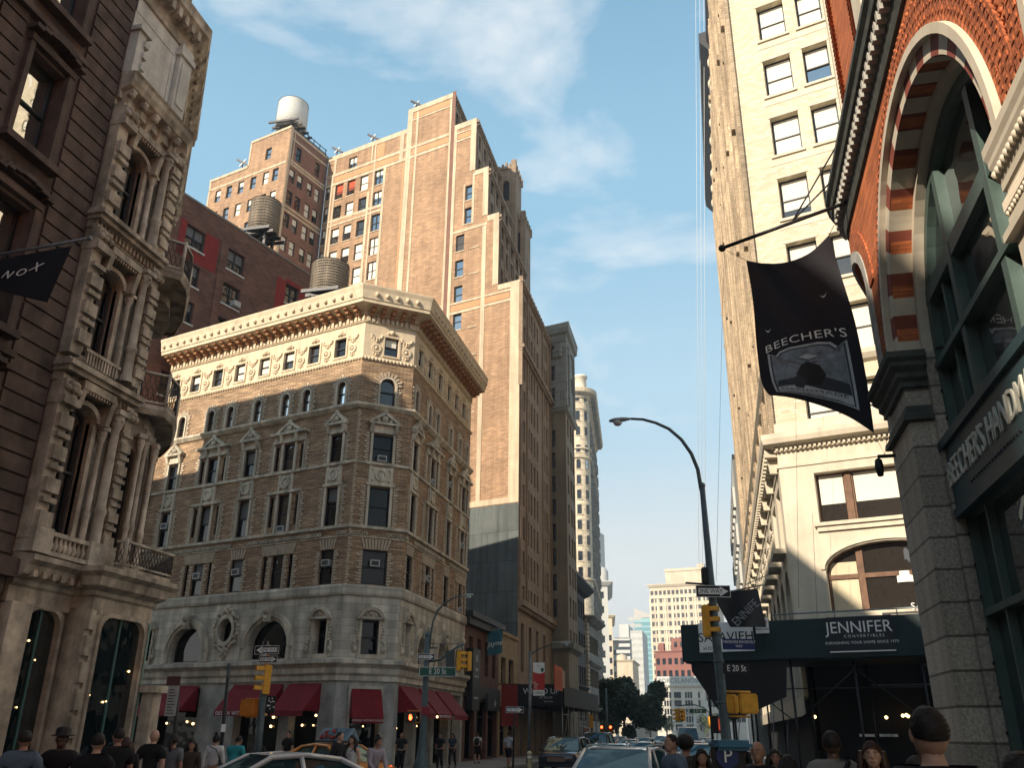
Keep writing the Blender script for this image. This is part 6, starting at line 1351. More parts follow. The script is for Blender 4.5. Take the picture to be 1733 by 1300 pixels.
def brk(F, u, z, o, w=0.09, h=0.75):
    pts = [(0, z-h), (-o*0.35, z-h*0.55), (-o*0.55, z-h*0.25), (-o, z-0.1), (-o, z), (0, z)]; n = len(pts)
    v = [F.w(u-w, p[0], p[1]) for p in pts]+[F.w(u+w, p[0], p[1]) for p in pts]
    q.add(v, [tuple(range(n)), tuple(range(2*n-1, n-1, -1))]+[(i, (i+1) % n, n+(i+1) % n, n+i) for i in range(n)]); q.ball(F.w(u, -o*0.8, z-0.16), 0.1, 5)
for k in range(5): brk(FW2, 16.5+k*0.55, 18.55, 0.42)
for k in range(12): brk(FCh, 0.1+k*0.4, 18.55, 0.42)
for k in range(5): brk(FW2, 16.9+k*0.42, 22.65, 0.32, 0.06, 0.45)
for k in range(12): brk(FCh, 0.1+k*0.4, 22.65, 0.34, 0.06, 0.5)
obj('brackets', q, MATS['iron_warm'], WS)
q = MB()
for k in range(9): q.box(16.5+k*0.3, 16.62+k*0.3, -0.5, 0, 4.95, 5.1)
for k in range(14): v = [FCh.w(0.1+k*0.35+x, y, z) for z in (4.95, 5.12) for x, y in ((0, -0.85), (0.14, -0.85), (0.14, 0), (0, 0))]
for j in range(7): q.box(16.45+j*0.35, 16.62+j*0.35, -0.48, -0.1, 22.35, 22.68)
obj('modillions', q, MATS['iron_warm'], WS, FW2)
# attic pavilion and crowning roof, with a hidden slab added for shade
M('iron_pale', (0.56, 0.54, 0.48), 0.8, v=0.2, s=2, streak=0.2, bump=0.15)
q = MB(); q.box(16.28, UC, -0.03, 0.3, 19.16, 22.1); q.box(18.3, 18.9, -0.2, 0, 19.1, 22.0); q.box(18.4, 18.8, -0.24, 0, 19.7, 21.3); q.box(18.22, 18.95, -0.28, 0, 21.5, 21.7); q.box(16.28, 18.3, -0.05, 0.0, 21.4, 22.0); q.box(18.12, 18.26, -0.06, 0, 19.1, 21.4); q.box(16.3, 16.6, -0.3, 0, 18.9, 20.6); q.box(16.22, 16.75, -0.4, 0, 20.6, 20.75)
for j in range(4): q.box(16.55, 16.72, -0.38, -0.2, 19.0+j*0.4, 19.2+j*0.4)
obj('attic', q, MATS['iron_pale'], WS, FW2)
# bowed bay window on the canted corner
bay = [FCh.w(0.12, 0.0), FCh.w(0.4, -0.62), FCh.w(1.2, -0.9), FCh.w(2.4, -0.9), FCh.w(3.3, -0.6), FCh.w(3.7, 0)]
for i in range(5):
    a_, b_ = bay[i], bay[i+1]; ln = (b_-a_).length; Fb = Fr((a_.x, a_.y, 0), math.degrees(math.atan2(b_.x-a_.x, b_.y-a_.y))); h_ = (ln*0.18, ln*0.82, 5.9, 8.9, ln*0.32)
    q = MB(); q.wall(0, ln, 5.5, 9.9, [h_], 0.2); q.box(0, ln, -0.08, 0, 9.2, 9.5); obj('bay_wall', q, MATS['iron_warm'], WS, Fb); window(WS, Fb, *h_[:4], dep=0.15, rise=h_[4], gm=MATS['store_glass'], fm=MATS['iron_dark'])
    for u_ in (0.06, ln-0.06): col(WS, Fb, u_, -0.1, 5.7, 9.3, 0.065)
q = MB(); q.slab([(XW-0.1, 16.4), (XW-0.1, UC), tuple(FCh.w(CL, 0.1))[:2], tuple(FNo.w(5, 0.1))[:2], (XW-7, 16.4)], 19.1, 22.5); b4 = [(XW-0.1, 16.4), (XW-0.1, UC), tuple(FCh.w(CL, 0.1))[:2], tuple(FNo.w(7, 0.1))[:2], (XW-8, 16.4)]
cc = Vector((sum(p[0] for p in b4)/5, sum(p[1] for p in b4)/5)); t4 = [tuple(Vector(p).lerp(cc, 0.12)) for p in b4]
q.add([(*p, 23.1) for p in b4]+[(*p, 24.9) for p in t4], [(i, (i+1) % 5, 5+(i+1) % 5, 5+i) for i in range(5)]+[(5, 6, 7, 8, 9)]); q.slab([tuple(Vector(p).lerp(cc, 0.08)) for p in b4], 24.9, 25.2); v1, v2, v3, v4 = FNo.w(6.5, 0.5), FNo.w(19, 0.5), FNo.w(19, 12), FNo.w(6.5, 12); q.slab([(v.x, v.y) for v in (v1, v2, v3, v4)], 22.2, 27.6); obj('mansard_and_shade_slab', q, M('slate', (0.3, 0.29, 0.26), 0.7, v=0.2, s=3, bump=0.2), WS)  # last slab is hidden, added to shade the corner building's upper storeys
q = MB(); q.slab([(XW-0.45, 16.4), (XW-0.45, UC), tuple(FCh.w(CL, 0.5))[:2], tuple(FNo.w(25, 0.6))[:2], (XW-25, 16.5)], 4.6, 22.2); obj('core', q, MATS['interior'], WS)
q = MB(); q.slab([(XW-1.6, 16.4), (XW-1.6, UC), tuple(FCh.w(CL, 1.6))[:2], tuple(FNo.w(25, 1.0))[:2], (XW-25, 16.5)], 0.1, 4.7); obj('shop_core', q, MATS['brown_dark'], WS)
# street level: two big round cornered shop windows with panelled piers
def shopwin(F, a, b, z1, d, nm):
    q = MB(); r_ = 0.35; n = 6
    arcL = [(a+r_-r_*math.sin(math.pi/2*k/n), z1-r_+r_*math.cos(math.pi/2*k/n)) for k in range(n+1)]; arcR = [(b-r_+r_*math.sin(math.pi/2*k/n), z1-r_+r_*math.cos(math.pi/2*k/n)) for k in range(n+1)]
    inn = [(a, 0.3)]+arcL[::-1]+arcR+[(b, 0.3)]; c = ((a+b)/2, z1*0.5)
    off = lambda P, e: [(p[0]+(e if p[0] > c[0] else -e), p[1]+(e if p[1] > 1 else 0)) for p in P]
    o1, o2 = off(inn, 0.1), off(inn, 0.22)
    for A_, B_, dd in ((inn, o1, d-0.06), (o1, o2, d)):
        for k in range(len(A_)-1): q.prism([A_[k], A_[k+1], B_[k+1], B_[k]], dd, d+0.4)
    o = obj(nm, q, MATS['iron_warm'], WS, F)
    g = MB(); g.add([(p[0], d+0.1, p[1]) for p in inn], [tuple(range(len(inn)))]); obj('pane', g, GL('shop_glass', (0.006, 0.011, 0.012), 0.04, top=0.12), o, F)
    f = MB(); f.box((a+b)/2-0.03, (a+b)/2+0.03, d+0.06, d+0.12, 0.3, z1); f.box(a, b, d+0.06, d+0.12, 1.0, 1.06); obj('mullion', f, MATS['win_green'], o, F)
    l_ = MB()
    for k in range(4): l_.ball((random.uniform(a+0.15, b-0.15), d+0.08, random.uniform(2.0, 3.8)), random.uniform(0.015, 0.03), 5)
    obj('shop_lamp', l_, MATS['lamp_warm'], o, F)
shopwin(FW2, 17.05, 18.12, 4.35, -0.05, 'shop_window'); shopwin(FW2, 18.75, 20.45, 4.35, -0.7, 'shop_window')
q = MB(); q.box(16.28, 16.93, -0.3, 0.2, 0, 4.4); q.box(18.3, 18.55, -0.62, 0.2, 0, 4.5); q.box(16.9, 18.5, 0.0, 0.3, 4.45, 4.62)
z = 0.4; k = 0
while z < 4.2: q.box(18.33, 18.52, -0.72, -0.6, z, z+0.46); z += 0.6
q.box(18.55, 20.7, -0.66, 0.1, 4.42, 4.62); obj('street_piers', q, MATS['iron_warm'], WS, FW2)
pc_ = atX(258, 1170, XW+0.9); p = Vector((pc_.x, pc_.y, 0)); q = MB(); w = 0.17; q.box(p.x-w, p.x+w, p.y-w, p.y+w, 0, pc_.z-0.05); q.box(p.x-w*1.8, p.x+w*1.8, p.y-w*1.8, p.y+w*1.8, pc_.z-0.05, pc_.z+0.12); q.box(p.x-w*1.4, p.x+w*1.4, p.y-w*1.4, p.y+w*1.4, 0, 0.5)
t = root('pillar', p, 'free standing cream square pillar with moulded cap beside the cast iron store', 'pillar'); obj('shaft', q, MATS['iron_cream'], t)
q = MB(); q.box(20.62, 20.74, -0.7, -0.55, 0.1, 4.4); obj('green_post', q, M('pale_green', (0.22, 0.34, 0.29), 0.6, v=0.2), WS, FW2)

# ================================================================== dark brownstone on the far left and the unseen blocks beyond the frame
BS = root('brownstone_building', (-17, 8, 0), 'dark brownstone building with grooved stone joints and large black framed windows', 'building')
rows = [(2.2, 4.6), (6.3, 8.9), (10.3, 13.3), (14.75, 17.3), (18.9, 21.4)]; colz = [13.35-2.6*k for k in range(9)]
H = [(c, c+1.15, a, b) for c in colz for a, b in rows]
q = MB(); q.wall(-10, 16.26, 0, 26.8, H, 0.42)
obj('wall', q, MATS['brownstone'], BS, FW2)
q = MB(); z = 1.0
while z < 23: 
    q.box(14.92, 16.2, -0.06, 0, z+0.022, z+0.40); z += 0.44
for c in colz[1:]:
    z = 1.0
    while z < 23: q.box(c+1.5, c+2.25, -0.06, 0, z+0.022, z+0.40); z += 0.44
obj('rusticated_blocks', q, MATS['brownstone'], BS, FW2)
q = MB()
for (c, d_, a, b) in H:
    q.box(c-0.3, d_+0.3, -0.3, 0, a-0.28, a-0.1); q.box(c-0.16, c-0.02, -0.12, 0, a-0.1, b+0.1); q.box(d_+0.02, d_+0.16, -0.12, 0, a-0.1, b+0.1); q.box(c-0.2, d_+0.2, -0.16, 0, b+0.1, b+0.28)
    n = 8
    for k in range(n):
        x0 = c-0.3+(d_-c+0.6)*k/n; x1 = c-0.3+(d_-c+0.6)*(k+1)/n; zz = b+0.3+0.22*math.sin(math.pi*(k+0.5)/n); q.box(x0, x1, -0.34, 0, zz, zz+0.12)
for z in (5.2, 9.6, 13.75, 18.0): q.box(-10, 14.9, -0.22, 0, z, z+0.16)
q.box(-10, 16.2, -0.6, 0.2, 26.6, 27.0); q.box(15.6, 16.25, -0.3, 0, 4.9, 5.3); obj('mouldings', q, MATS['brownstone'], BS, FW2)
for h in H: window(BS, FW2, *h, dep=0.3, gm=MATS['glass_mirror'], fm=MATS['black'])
q = MB(); q.box(-10, 16.2, 0.8, 16, 0.1, 26.7); obj('core', q, MATS['interior'], BS, FW2)
q = MB(); q.box(-10, 16.2, 0.3, 16, 26.8, 27.0); obj('roof', q, MATS['roofing'], BS, FW2)
far('unseen_block', 'tall stone block adjoining the brownstone, outside the picture', 'building', [(-15.4, -27), (-15.4, -10.2), (-40, -10.2), (-40, -27)], 27.8, MATS['brownstone'], {0: (3, 6, 1.3, 2.2, 2, 3.8)}, None, glass='glass_room')  # added out of view; its roof edge casts the arcade's shadow
far('unseen_block', 'lower stone block south of the brownstone, outside the picture', 'building', [(-15.4, -70), (-15.4, -27.2), (-40, -27.2), (-40, -70)], 19.5, MATS['brownstone'], {0: (14, 5, 1.4, 2.2, 2, 3.8)}, [(19.6, 0.6, 0.6)], glass='glass_room')  # added out of view, kept low so sun reaches the south pier cap
far('unseen_block', 'plain brick block south of the arcade, outside the picture', 'building', [(3.2, -27), (3.2, -80), (30, -80), (30, -27)], 26, MATS['j_side'], {0: (12, 6, 1.4, 2.2, 2, 3.8)}, [(26, 0.6, 0.6)], glass='glass_room')
# black flag with white letters on the brownstone
YF = 13.3; t = root('wall_flag', atY(75, 470, YF), 'black flag with slanting white letters hanging from a thin rod on the brownstone', 'flag')
q = MB(); q.tube([Vector((XW, YF, atY(0, 434, YF).z)), atY(152, 403, YF)], 0.035, 8); q.ball(atY(152, 403, YF), 0.055, 6); obj('rod', q, MATS['steel'], t)
q = MB(); n = 14; top = [(-75, 452), (122, 416)]; bot = [(-60, 478), (80, 512)]
vs = []
for j in range(7):
    for i in range(n+1):
        a, b = i/n, j/6; px = (top[0][0]*(1-a)+top[1][0]*a)*(1-b)+(bot[0][0]*(1-a)+bot[1][0]*a)*b; py = (top[0][1]*(1-a)+top[1][1]*a)*(1-b)+(bot[0][1]*(1-a)+bot[1][1]*a)*b
        vs.append(atY(px, py, YF+0.05*math.sin(a*6+b*2)))
q.add(vs, [(j*(n+1)+i, j*(n+1)+i+1, (j+1)*(n+1)+i+1, (j+1)*(n+1)+i) for j in range(6) for i in range(n)], 0, True); obj('cloth', q, MATS['banner_black'], t)
for ch, px, py, sz in (('N', 10, 465, 0.26), ('O', 33, 461, 0.26), ('X', 58, 452, 0.3)):
    p = atY(px, py, YF-0.08); text('letter', ch, sz, MATS['letter'], t, Matrix.Translation(p) @ Matrix.Rotation(R(90), 4, 'X') @ Matrix.Rotation(R(-12), 4, 'Z'), shear=0.5, sx=1.1)
# ================================================================== street furniture
M('pole_grey', (0.09, 0.12, 0.125), 0.55, 0.2, v=0.3, s=4, bump=0.1); M('pole_black', (0.02, 0.02, 0.022), 0.5, v=0.1); M('signal_dark', (0.015, 0.015, 0.015), 0.4, v=0)
M('sign_green', (0.01, 0.09, 0.06), 0.5, v=0.05); M('sign_blue', (0.015, 0.03, 0.12), 0.5, v=0.05); M('sign_black', (0.012, 0.012, 0.014), 0.5, v=0); M('orange_sig', (0.62, 0.22, 0.03), 0.5, v=0.15, s=5)
M('hand_red', (1.0, 0.12, 0.03), emit=5.0, v=0); M('lens', (0.03, 0.03, 0.02), 0.3, v=0); M('lamp_glass', (0.55, 0.57, 0.55), 0.25, v=0)
V = Vector
def tubeo(nm, pts, r_, mt, par, n=8):
    q = MB(); q.tube(pts, r_, n); return obj(nm, q, MATS[mt] if isinstance(mt, str) else mt, par)
def boxm(nm, mw, sx, sy, sz, mt, par, bev=0.0):
    q = MB(); q.box(-sx/2, sx/2, -sy/2, sy/2, -sz/2, sz/2)
    me = mesh(nm, q, mt if not isinstance(mt, str) else MATS[mt])
    if bev:
        bm = bmesh.new(); bm.from_mesh(me); bmesh.ops.bevel(bm, geom=bm.edges[:], offset=bev, segments=2, affect='EDGES'); bm.to_mesh(me); bm.free()
    return link(nm, me, par, mw)
def face(p, az=0.0, tilt=0.0):       # local x right, y into the picture, z up; az turns about z (degrees, clockwise from facing the camera)
    return Matrix.Translation(p) @ Matrix.Rotation(R(13-az), 4, 'Z') @ Matrix.Rotation(R(tilt), 4, 'Y')
def tf(mw, x, z, y=-0.02): return mw @ Matrix.Translation((x, y, z)) @ Matrix.Rotation(R(90), 4, 'X')
def one_way(par, p, w, az=0.0, left=False, tilt=0.0):
    h = w*0.34; mw = face(p, az, tilt); s_ = boxm('one_way_sign', mw, w, 0.02, h, 'sign_black', par)
    q = MB(); k = -1 if left else 1; a, hh = w*0.44, h*0.26; pts = [(-a*k, -hh), (a*0.45*k, -hh), (a*0.45*k, -h*0.42), (a*k, 0), (a*0.45*k, h*0.42), (a*0.45*k, hh), (-a*k, hh)]; q.prism(pts if k > 0 else pts[::-1], -0.016, -0.011)
    link('arrow', mesh('arrow', q, MATS['letter']), s_, mw); text('lettering', 'ONE WAY', h*0.52, MATS['black'], s_, tf(mw, -a*0.22*k, 0, -0.018), ext=0.001, sx=0.9)
    q = MB(); t_ = 0.012
    for b_ in ((-w/2, w/2, h/2-t_, h/2), (-w/2, w/2, -h/2, -h/2+t_), (-w/2, -w/2+t_, -h/2, h/2), (w/2-t_, w/2, -h/2, h/2)): q.box(b_[0], b_[1], -0.014, -0.01, b_[2], b_[3])
    link('border', mesh('border', q, MATS['letter']), s_, mw); return s_
def signal(par, p, h, az, lit=None):
    mw = face(p, az); w = h*0.33; s_ = boxm('signal_head', mw, w, w*0.75, h, 'yellow', par, 0.015)
    for k in range(3):
        z = h*(0.333-0.333*k); q = MB(); n = 12; r_ = w*0.42; v = []; f = []
        for j, (yy, cut) in enumerate(((0, 1), (-w*0.9, 1))):
            for i in range(n+1): a = math.pi*1.1*i/n-0.05*math.pi; v.append((r_*math.cos(a), -w*0.37+yy, z+r_*math.sin(a)))
        f = [(i, i+1, n+2+i, n+1+i) for i in range(n)]; q.add(v, f, 0, True); link('visor', mesh('visor', q, MATS['yellow']), s_, mw)
        q = MB(); q.disc(0, z, r_*0.92, r_*0.92, -w*0.39, -w*0.37, 14); link('lens', mesh('lens', q, MATS['hand_red'] if lit == k else MATS['lens']), s_, mw)
    return s_
def ped(par, p, w, az, hand=False, mt='orange_sig'):
    mw = face(p, az); s_ = boxm('pedestrian_signal', mw, w, w*0.5, w*1.05, mt, par, 0.03)
    q = MB(); q.box(-w*0.44, w*0.44, -w*0.27, -w*0.25, -w*0.46, w*0.46); link('screen', mesh('screen', q, MATS['signal_dark']), s_, mw)
    if hand:
        q = MB(); c = w*0.12; q.disc(0, -c*0.8, c*1.3, c*1.5, -w*0.285, -w*0.275, 10)
        for i in range(4): q.box(-c*1.2+i*c*0.62, -c*0.75+i*c*0.62, -w*0.285, -w*0.275, 0, c*(2.0+0.5*(i in (1, 2))))
        q.prism([(c*1.0, -c*1.2), (c*1.9, -c*0.1), (c*1.6, c*0.3), (c*0.9, -c*0.4)], -w*0.285, -w*0.275); link('hand', mesh('hand', q, MATS['hand_red']), s_, mw)
    return s_
def cobra(par, pts, r0, r1, mt='pole_grey'):
    n = len(pts); tubeo('lamp_arm', pts[:-1], [r0+(r1-r0)*i/(n-2) for i in range(n-1)], mt, par)
    d = (pts[-1]-pts[-2]); ln = d.length; d.normalize(); e = pts[-2]; up = V((0, 0, 1)); q = MB(); side = d.cross(up).normalized()
    v = []; m_ = 10
    prof = [(0, 0.06), (0.12, 0.10), (0.35, 0.16), (0.7, 0.17), (0.92, 0.11), (1.0, 0.02)]
    for t_, w_ in prof:
        for k in range(m_):
            a = 2*math.pi*k/m_; v.append(e+d*ln*t_+side*w_*ln*1.15*math.cos(a)+up*(w_*ln*0.75*math.sin(a)*(0.9 if math.sin(a) > 0 else 0.7)))
    q.add(v, [(i*m_+k, i*m_+(k+1) % m_, (i+1)*m_+(k+1) % m_, (i+1)*m_+k) for i in range(len(prof)-1) for k in range(m_)], 0, True); hd = obj('lamp_head', q, MATS[mt] if mt != 'pole_grey' else M('lamp_grey', (0.35, 0.4, 0.4), 0.5, v=0.1), par)
    q = MB(); c = e+d*ln*0.6-up*ln*0.12; q.ball(c, ln*0.2, 8, sz=0.75); obj('lens', q, MATS['lamp_glass'], hd)
# ---- tall lamp post on the right
Y1 = 22.0; a1 = lambda px, py: atY(px, py, Y1)
b0 = a1(1229, 1238); base = V((b0.x, Y1, 0.13)); P1_ = root('street_lamp', base, 'tall grey lamp post with arm curving left, carrying signs and signals by the shed', 'lamp post')
top = a1(1188, 822); tubeo('pole', [base, base+V((0, 0, 1.1)), a1(1216, 1120), a1(1203, 985), top], [0.16, 0.125, 0.115, 0.095, 0.07], 'pole_grey', P1_, 10)
q = MB(); q.ball(top, 0.085, 6); q.lathe([(0.3, 0.13), (0.3, 0.35), (0.2, 0.6), (0.15, 1.15)], base.x, base.y, 10)
for (x_, y_) in ((1216, 1120), (1212, 1075), (1207, 1010), (1221, 1190)): 
    c = a1(x_, y_); q.lathe([(0.11, c.z-0.03), (0.135, c.z-0.02), (0.135, c.z+0.02), (0.11, c.z+0.03)], c.x, c.y, 10)
obj('fittings', q, MATS['pole_grey'], P1_)
cobra(P1_, [a1(*p) for p in ((1192, 850), (1186, 825), (1181, 795), (1170, 768), (1153, 744), (1132, 726), (1110, 716), (1088, 710), (1068, 709), (1030, 713))], 0.055, 0.035)
w = (a1(1237, 1003)-a1(1178, 1003)).length; one_way(P1_, a1(1207, 1003)+V((0, -0.17, 0)), w, 0)
signal(P1_, a1(1196, 1052)+V((0, -0.05, 0)), (a1(1196, 1026)-a1(1196, 1079)).length, -68)
tubeo('signal_bracket', [a1(1196, 1026), a1(1208, 1018)], 0.03, 'yellow', P1_); tubeo('side_arm', [a1(1205, 990), a1(1160, 987)], 0.025, 'pole_black', P1_); boxm('camera_box', face(a1(1192, 975)), 0.12, 0.2, 0.4, 'pole_black', P1_, 0.02)
def strsign(par, p, w, h, mt, lines, az=0, ts=0.5, border=True):
    mw = face(p, az); s_ = boxm('street_sign', mw, w, 0.02, h, mt, par); n = len(lines)
    for i, t_ in enumerate(lines): text('lettering', t_, h*ts/n*(1 if n == 1 else 1.15), MATS['letter'], s_, tf(mw, 0, h*(0.5-(i+0.5)/n)*0.8), ext=0.001, sx=0.82)
    if border:
        q = MB(); t_ = h*0.05
        for b_ in ((-w/2, w/2, h/2-t_, h/2), (-w/2, w/2, -h/2, -h/2+t_), (-w/2, -w/2+t_, -h/2, h/2), (w/2-t_, w/2, -h/2, h/2)): q.box(b_[0], b_[1], -0.014, -0.01, b_[2], b_[3])
        link('border', mesh('border', q, MATS['letter']), s_, mw)
    return s_
c = a1(1250, 1092); w = (a1(1278, 1092)-a1(1222, 1092)).length; strsign(P1_, c+V((0, -0.16, 0)), w, w*0.32, 'sign_blue', ['THEODORE ROOSEVELT', 'WAY'], ts=0.62, border=False)
c = a1(1246, 1133); strsign(P1_, c+V((0, -0.16, 0)), w*0.82, w*0.3, 'sign_black', ['E 20 St'], ts=0.85, border=False)
ped(P1_, a1(1266, 1192)+V((0, -0.1, 0)), 0.42, 180, mt='yellow'); ped(P1_, a1(1239, 1192)+V((0, 0.1, 0)), 0.4, 120, mt='yellow')
for y_ in (1171, 1213): tubeo('bracket', [a1(1226, y_), a1(1270, y_+1)], 0.022, 'yellow', P1_)
q = MB(); mw = face(a1(1262, 1196)+V((0, -0.21, 0))); q.box(-0.06, 0.03, -0.004, 0, -0.1, 0.08); q.box(0.08, 0.13, -0.004, 0, -0.05, 0.02, 1); link('stickers', mesh('stickers', q, [MATS['black'], MATS['white']]), P1_, mw)
# red hand of the next signal, peeping out left of the post
c = atY(1214, 1227, 26); t = root('pedestrian_signal', c, 'dark walk signal with glowing red hand just left of the tall lamp post', 'signal'); tubeo('post', [V((c.x+0.2, 26, 0.1)), V((c.x+0.2, 26, c.z+0.4))], 0.06, 'pole_grey', t); mw = face(c, -55); boxm('housing', mw, 0.4, 0.2, 0.45, 'pole_black', t, 0.02)
q = MB(); q.box(-0.08, 0.08, -0.13, -0.11, -0.14, 0.14); link('hand', mesh('hand', q, MATS['hand_red']), t, mw)
# parking meter with blue hood
c = atD(1232, 1285, 9.0); t = root('parking_meter', V((c.x, c.y, 0.13)), 'dark parking pay station with blue hood and white letter P', 'parking meter'); w = 0.27
boxm('cabinet', face(c+V((0, 0, -0.55))), w, 0.25, 1.35, 'sign_black', t, 0.02); boxm('hood', face(atD(1232, 1262, 9.0)+V((0.02, -0.02, 0.0)), 0), w+0.08, 0.34, 0.09, M('hood_blue', (0.03, 0.13, 0.22), 0.5, v=0.2), t, 0.03)
q = MB(); mw = face(atD(1231, 1281, 8.86)); q.disc(0, 0, 0.105, 0.105, -0.01, 0, 20); link('badge', mesh('badge', q, MATS['sign_blue']), t, mw); text('lettering', 'P', 0.17, MATS['white'], t, tf(mw, 0, 0))
# ---- corner post at the awning building
Y2 = atD(718, 1200, 40).y; a2 = lambda px, py: atY(px, py, Y2)
b0 = a2(714, 1290); base = V((b0.x, Y2, 0.13)); t = root('street_lamp', base, 'grey lamp post with short curved arm and yellow signals at the awning building corner', 'lamp post')
tubeo('pole', [base, base+V((0, 0, 1.6)), a2(719, 1190), a2(724, 1076)], [0.22, 0.16, 0.14, 0.12], 'pole_grey', t, 10); q = MB(); q.lathe([(0.42, 0.13), (0.4, 0.4), (0.25, 0.8), (0.2, 1.2), (0.17, 1.6)], base.x, base.y, 8); q.ball(a2(724, 1075), 0.15, 6); obj('base_casting', q, MATS['pole_grey'], t)
cobra(t, [a2(*p) for p in ((727, 1095), (729, 1075), (733, 1052), (741, 1034), (753, 1021), (766, 1013), (781, 1009), (802, 1007))], 0.05, 0.035)
signal(t, a2(778, 1119), (a2(778, 1103)-a2(778, 1136)).length, -75); signal(t, a2(786, 1119)+V((0.1, 0.3, 0)), (a2(778, 1103)-a2(778, 1136)).length, 60)
tubeo('mast_arm', [a2(723, 1120), a2(745, 1118), a2(770, 1098), a2(785, 1091)], 0.05, 'pole_grey', t); tubeo('mast_arm', [a2(724, 1097), a2(740, 1097)], 0.04, 'pole_grey', t); tubeo('guy_rod', [a2(724, 1090), a2(785, 1091)], 0.015, 'pole_grey', t); tubeo('hanger', [a2(783, 1091), a2(783, 1103)], 0.03, 'pole_grey', t)
boxm('back_plate', face(a2(762, 1122)), (a2(755, 1120)-a2(769, 1120)).length, 0.04, (a2(760, 1102)-a2(760, 1143)).length, M('plate_grey', (0.06, 0.07, 0.07), 0.6, v=0.1), t)
one_way(t, a2(724, 1113)+V((0, -0.2, 0)), (a2(711, 1113)-a2(738, 1113)).length, 0)
c = a2(743, 1138); w = (a2(714, 1138)-a2(773, 1138)).length; strsign(t, c+V((0, -0.2, 0)), w, w*0.24, 'sign_green', ['E 20 St'], ts=0.85)
boxm('red_notice', face(a2(723, 1204)+V((0, -0.2, 0))), 0.36, 0.02, 0.34, M('notice_red', (0.25, 0.02, 0.03), 0.6, v=0), t); ped(t, a2(695, 1215), 0.42, 0, hand=True, mt='signal_dark'); ped(t, a2(708, 1215)+V((0.1, 0.2, 0)), 0.4, 80, mt='yellow')
for y_ in (1204, 1224): tubeo('bracket', [a2(690, y_), a2(717, y_)], 0.025, 'orange_sig', t)
# ---- signal post on the left
Y3 = atD(445, 1200, 33).y; a3 = lambda px, py: atY(px, py, Y3)
b0 = a3(436, 1278); base = V((b0.x, Y3, 0.13)); t = root('traffic_signal', base, 'signal post with orange top, yellow signal and two stacked one way signs', 'traffic light')
tubeo('pole', [base, a3(446, 1172)], 0.12, 'pole_grey', t, 10); tubeo('upper_pole', [a3(446, 1172), a3(455, 1092)], 0.05, 'orange_sig', t)
signal(t, a3(451, 1151), (a3(451, 1127)-a3(451, 1176)).length, 62); one_way(t, a3(454, 1101)+V((0, -0.1, 0)), (a3(436, 1101)-a3(473, 1101)).length, 0, left=True, tilt=-2); one_way(t, a3(456, 1117)+V((0, -0.1, 0)), (a3(442, 1117)-a3(472, 1117)).length, 10, tilt=0)
ped(t, a3(420, 1199), 0.52, 190); ped(t, a3(434, 1199)+V((0, 0.2, 0)), 0.5, 110); tubeo('bracket', [a3(415, 1184), a3(445, 1184)], 0.03, 'orange_sig', t); tubeo('bracket', [a3(415, 1214), a3(445, 1214)], 0.03, 'orange_sig', t)
mw = face(a3(459, 1193)+V((0, -0.05, 0))); s_ = boxm('sticker_plate', mw, 0.33, 0.03, 0.55, 'sign_black', t); q = MB()
for i in range(11): x, z = random.uniform(-0.13, 0.1), random.uniform(-0.24, 0.2); q.box(x, x+random.uniform(0.03, 0.07), -0.021, -0.016, z, z+random.uniform(0.03, 0.06))
link('stickers', mesh('stickers', q, MATS['white']), s_, mw)
# ---- thin dark post, bus stop, banner lamp and one way post
c0, c1 = atD(388, 1124, 27), atD(374, 1296, 27); t = root('sign_post', V((c1.x, c1.y, 0.13)), 'thin black post leaning slightly with a small pale notice halfway up', 'post'); tubeo('pole', [V((c1.x-0.02, c1.y, 0.13)), c0], 0.05, 'pole_black', t); boxm('notice', face(atD(378, 1233, 26.8)), 0.12, 0.02, 0.2, 'sign_white', t); boxm('top_plate', face(atD(387, 1136, 26.9)), 0.07, 0.02, 0.38, 'pole_grey', t)
c1 = atD(298, 1296, 25); t = root('bus_stop', V((c1.x, c1.y, 0.13)), 'bus stop post with dark red head and white timetable panel before the awning', 'bus stop'); tubeo('pole', [V((c1.x, c1.y, 0.13)), atD(302, 1150, 25)], 0.05, 'pole_black', t)
boxm('head', face(atD(294, 1153, 24.9)), 0.34, 0.04, 0.22, M('stop_red', (0.08, 0.02, 0.02), 0.5, v=0.1), t); mw = face(atD(291, 1186, 24.9)); s_ = boxm('panel', mw, 0.27, 0.03, 0.75, M('dim_white', (0.35, 0.35, 0.33), 0.7, v=0.1), t)
q = MB()
for k in range(9): q.box(-0.1, 0.09-0.03*(k % 3), -0.02, -0.016, -0.32+k*0.07, -0.30+k*0.07)
link('timetable', mesh('timetable', q, MATS['black']), s_, mw)
Y5 = atD(895, 1200, 54).y; a5 = lambda px, py: atY(px, py, Y5); b0 = a5(895, 1292); t = root('street_lamp', V((b0.x, Y5, 0.13)), 'slim lamp post carrying a red and white banner in front of the scaffold', 'lamp post')
tubeo('pole', [V((b0.x, Y5, 0.13)), a5(898, 1103)], 0.1, 'steel', t); cobra(t, [a5(*p) for p in ((898, 1112), (901, 1106), (915, 1098), (933, 1091), (948, 1089), (966, 1090))], 0.04, 0.03); tubeo('base', [V((b0.x, Y5, 0.13)), a5(895, 1275)], 0.16, 'steel', t)
w = (a5(902, 1150)-a5(921, 1150)).length; h = (a5(910, 1122)-a5(910, 1178)).length; mw = face(a5(912, 1150)); s_ = boxm('banner', mw, w, 0.03, h, 'sign_white', t)
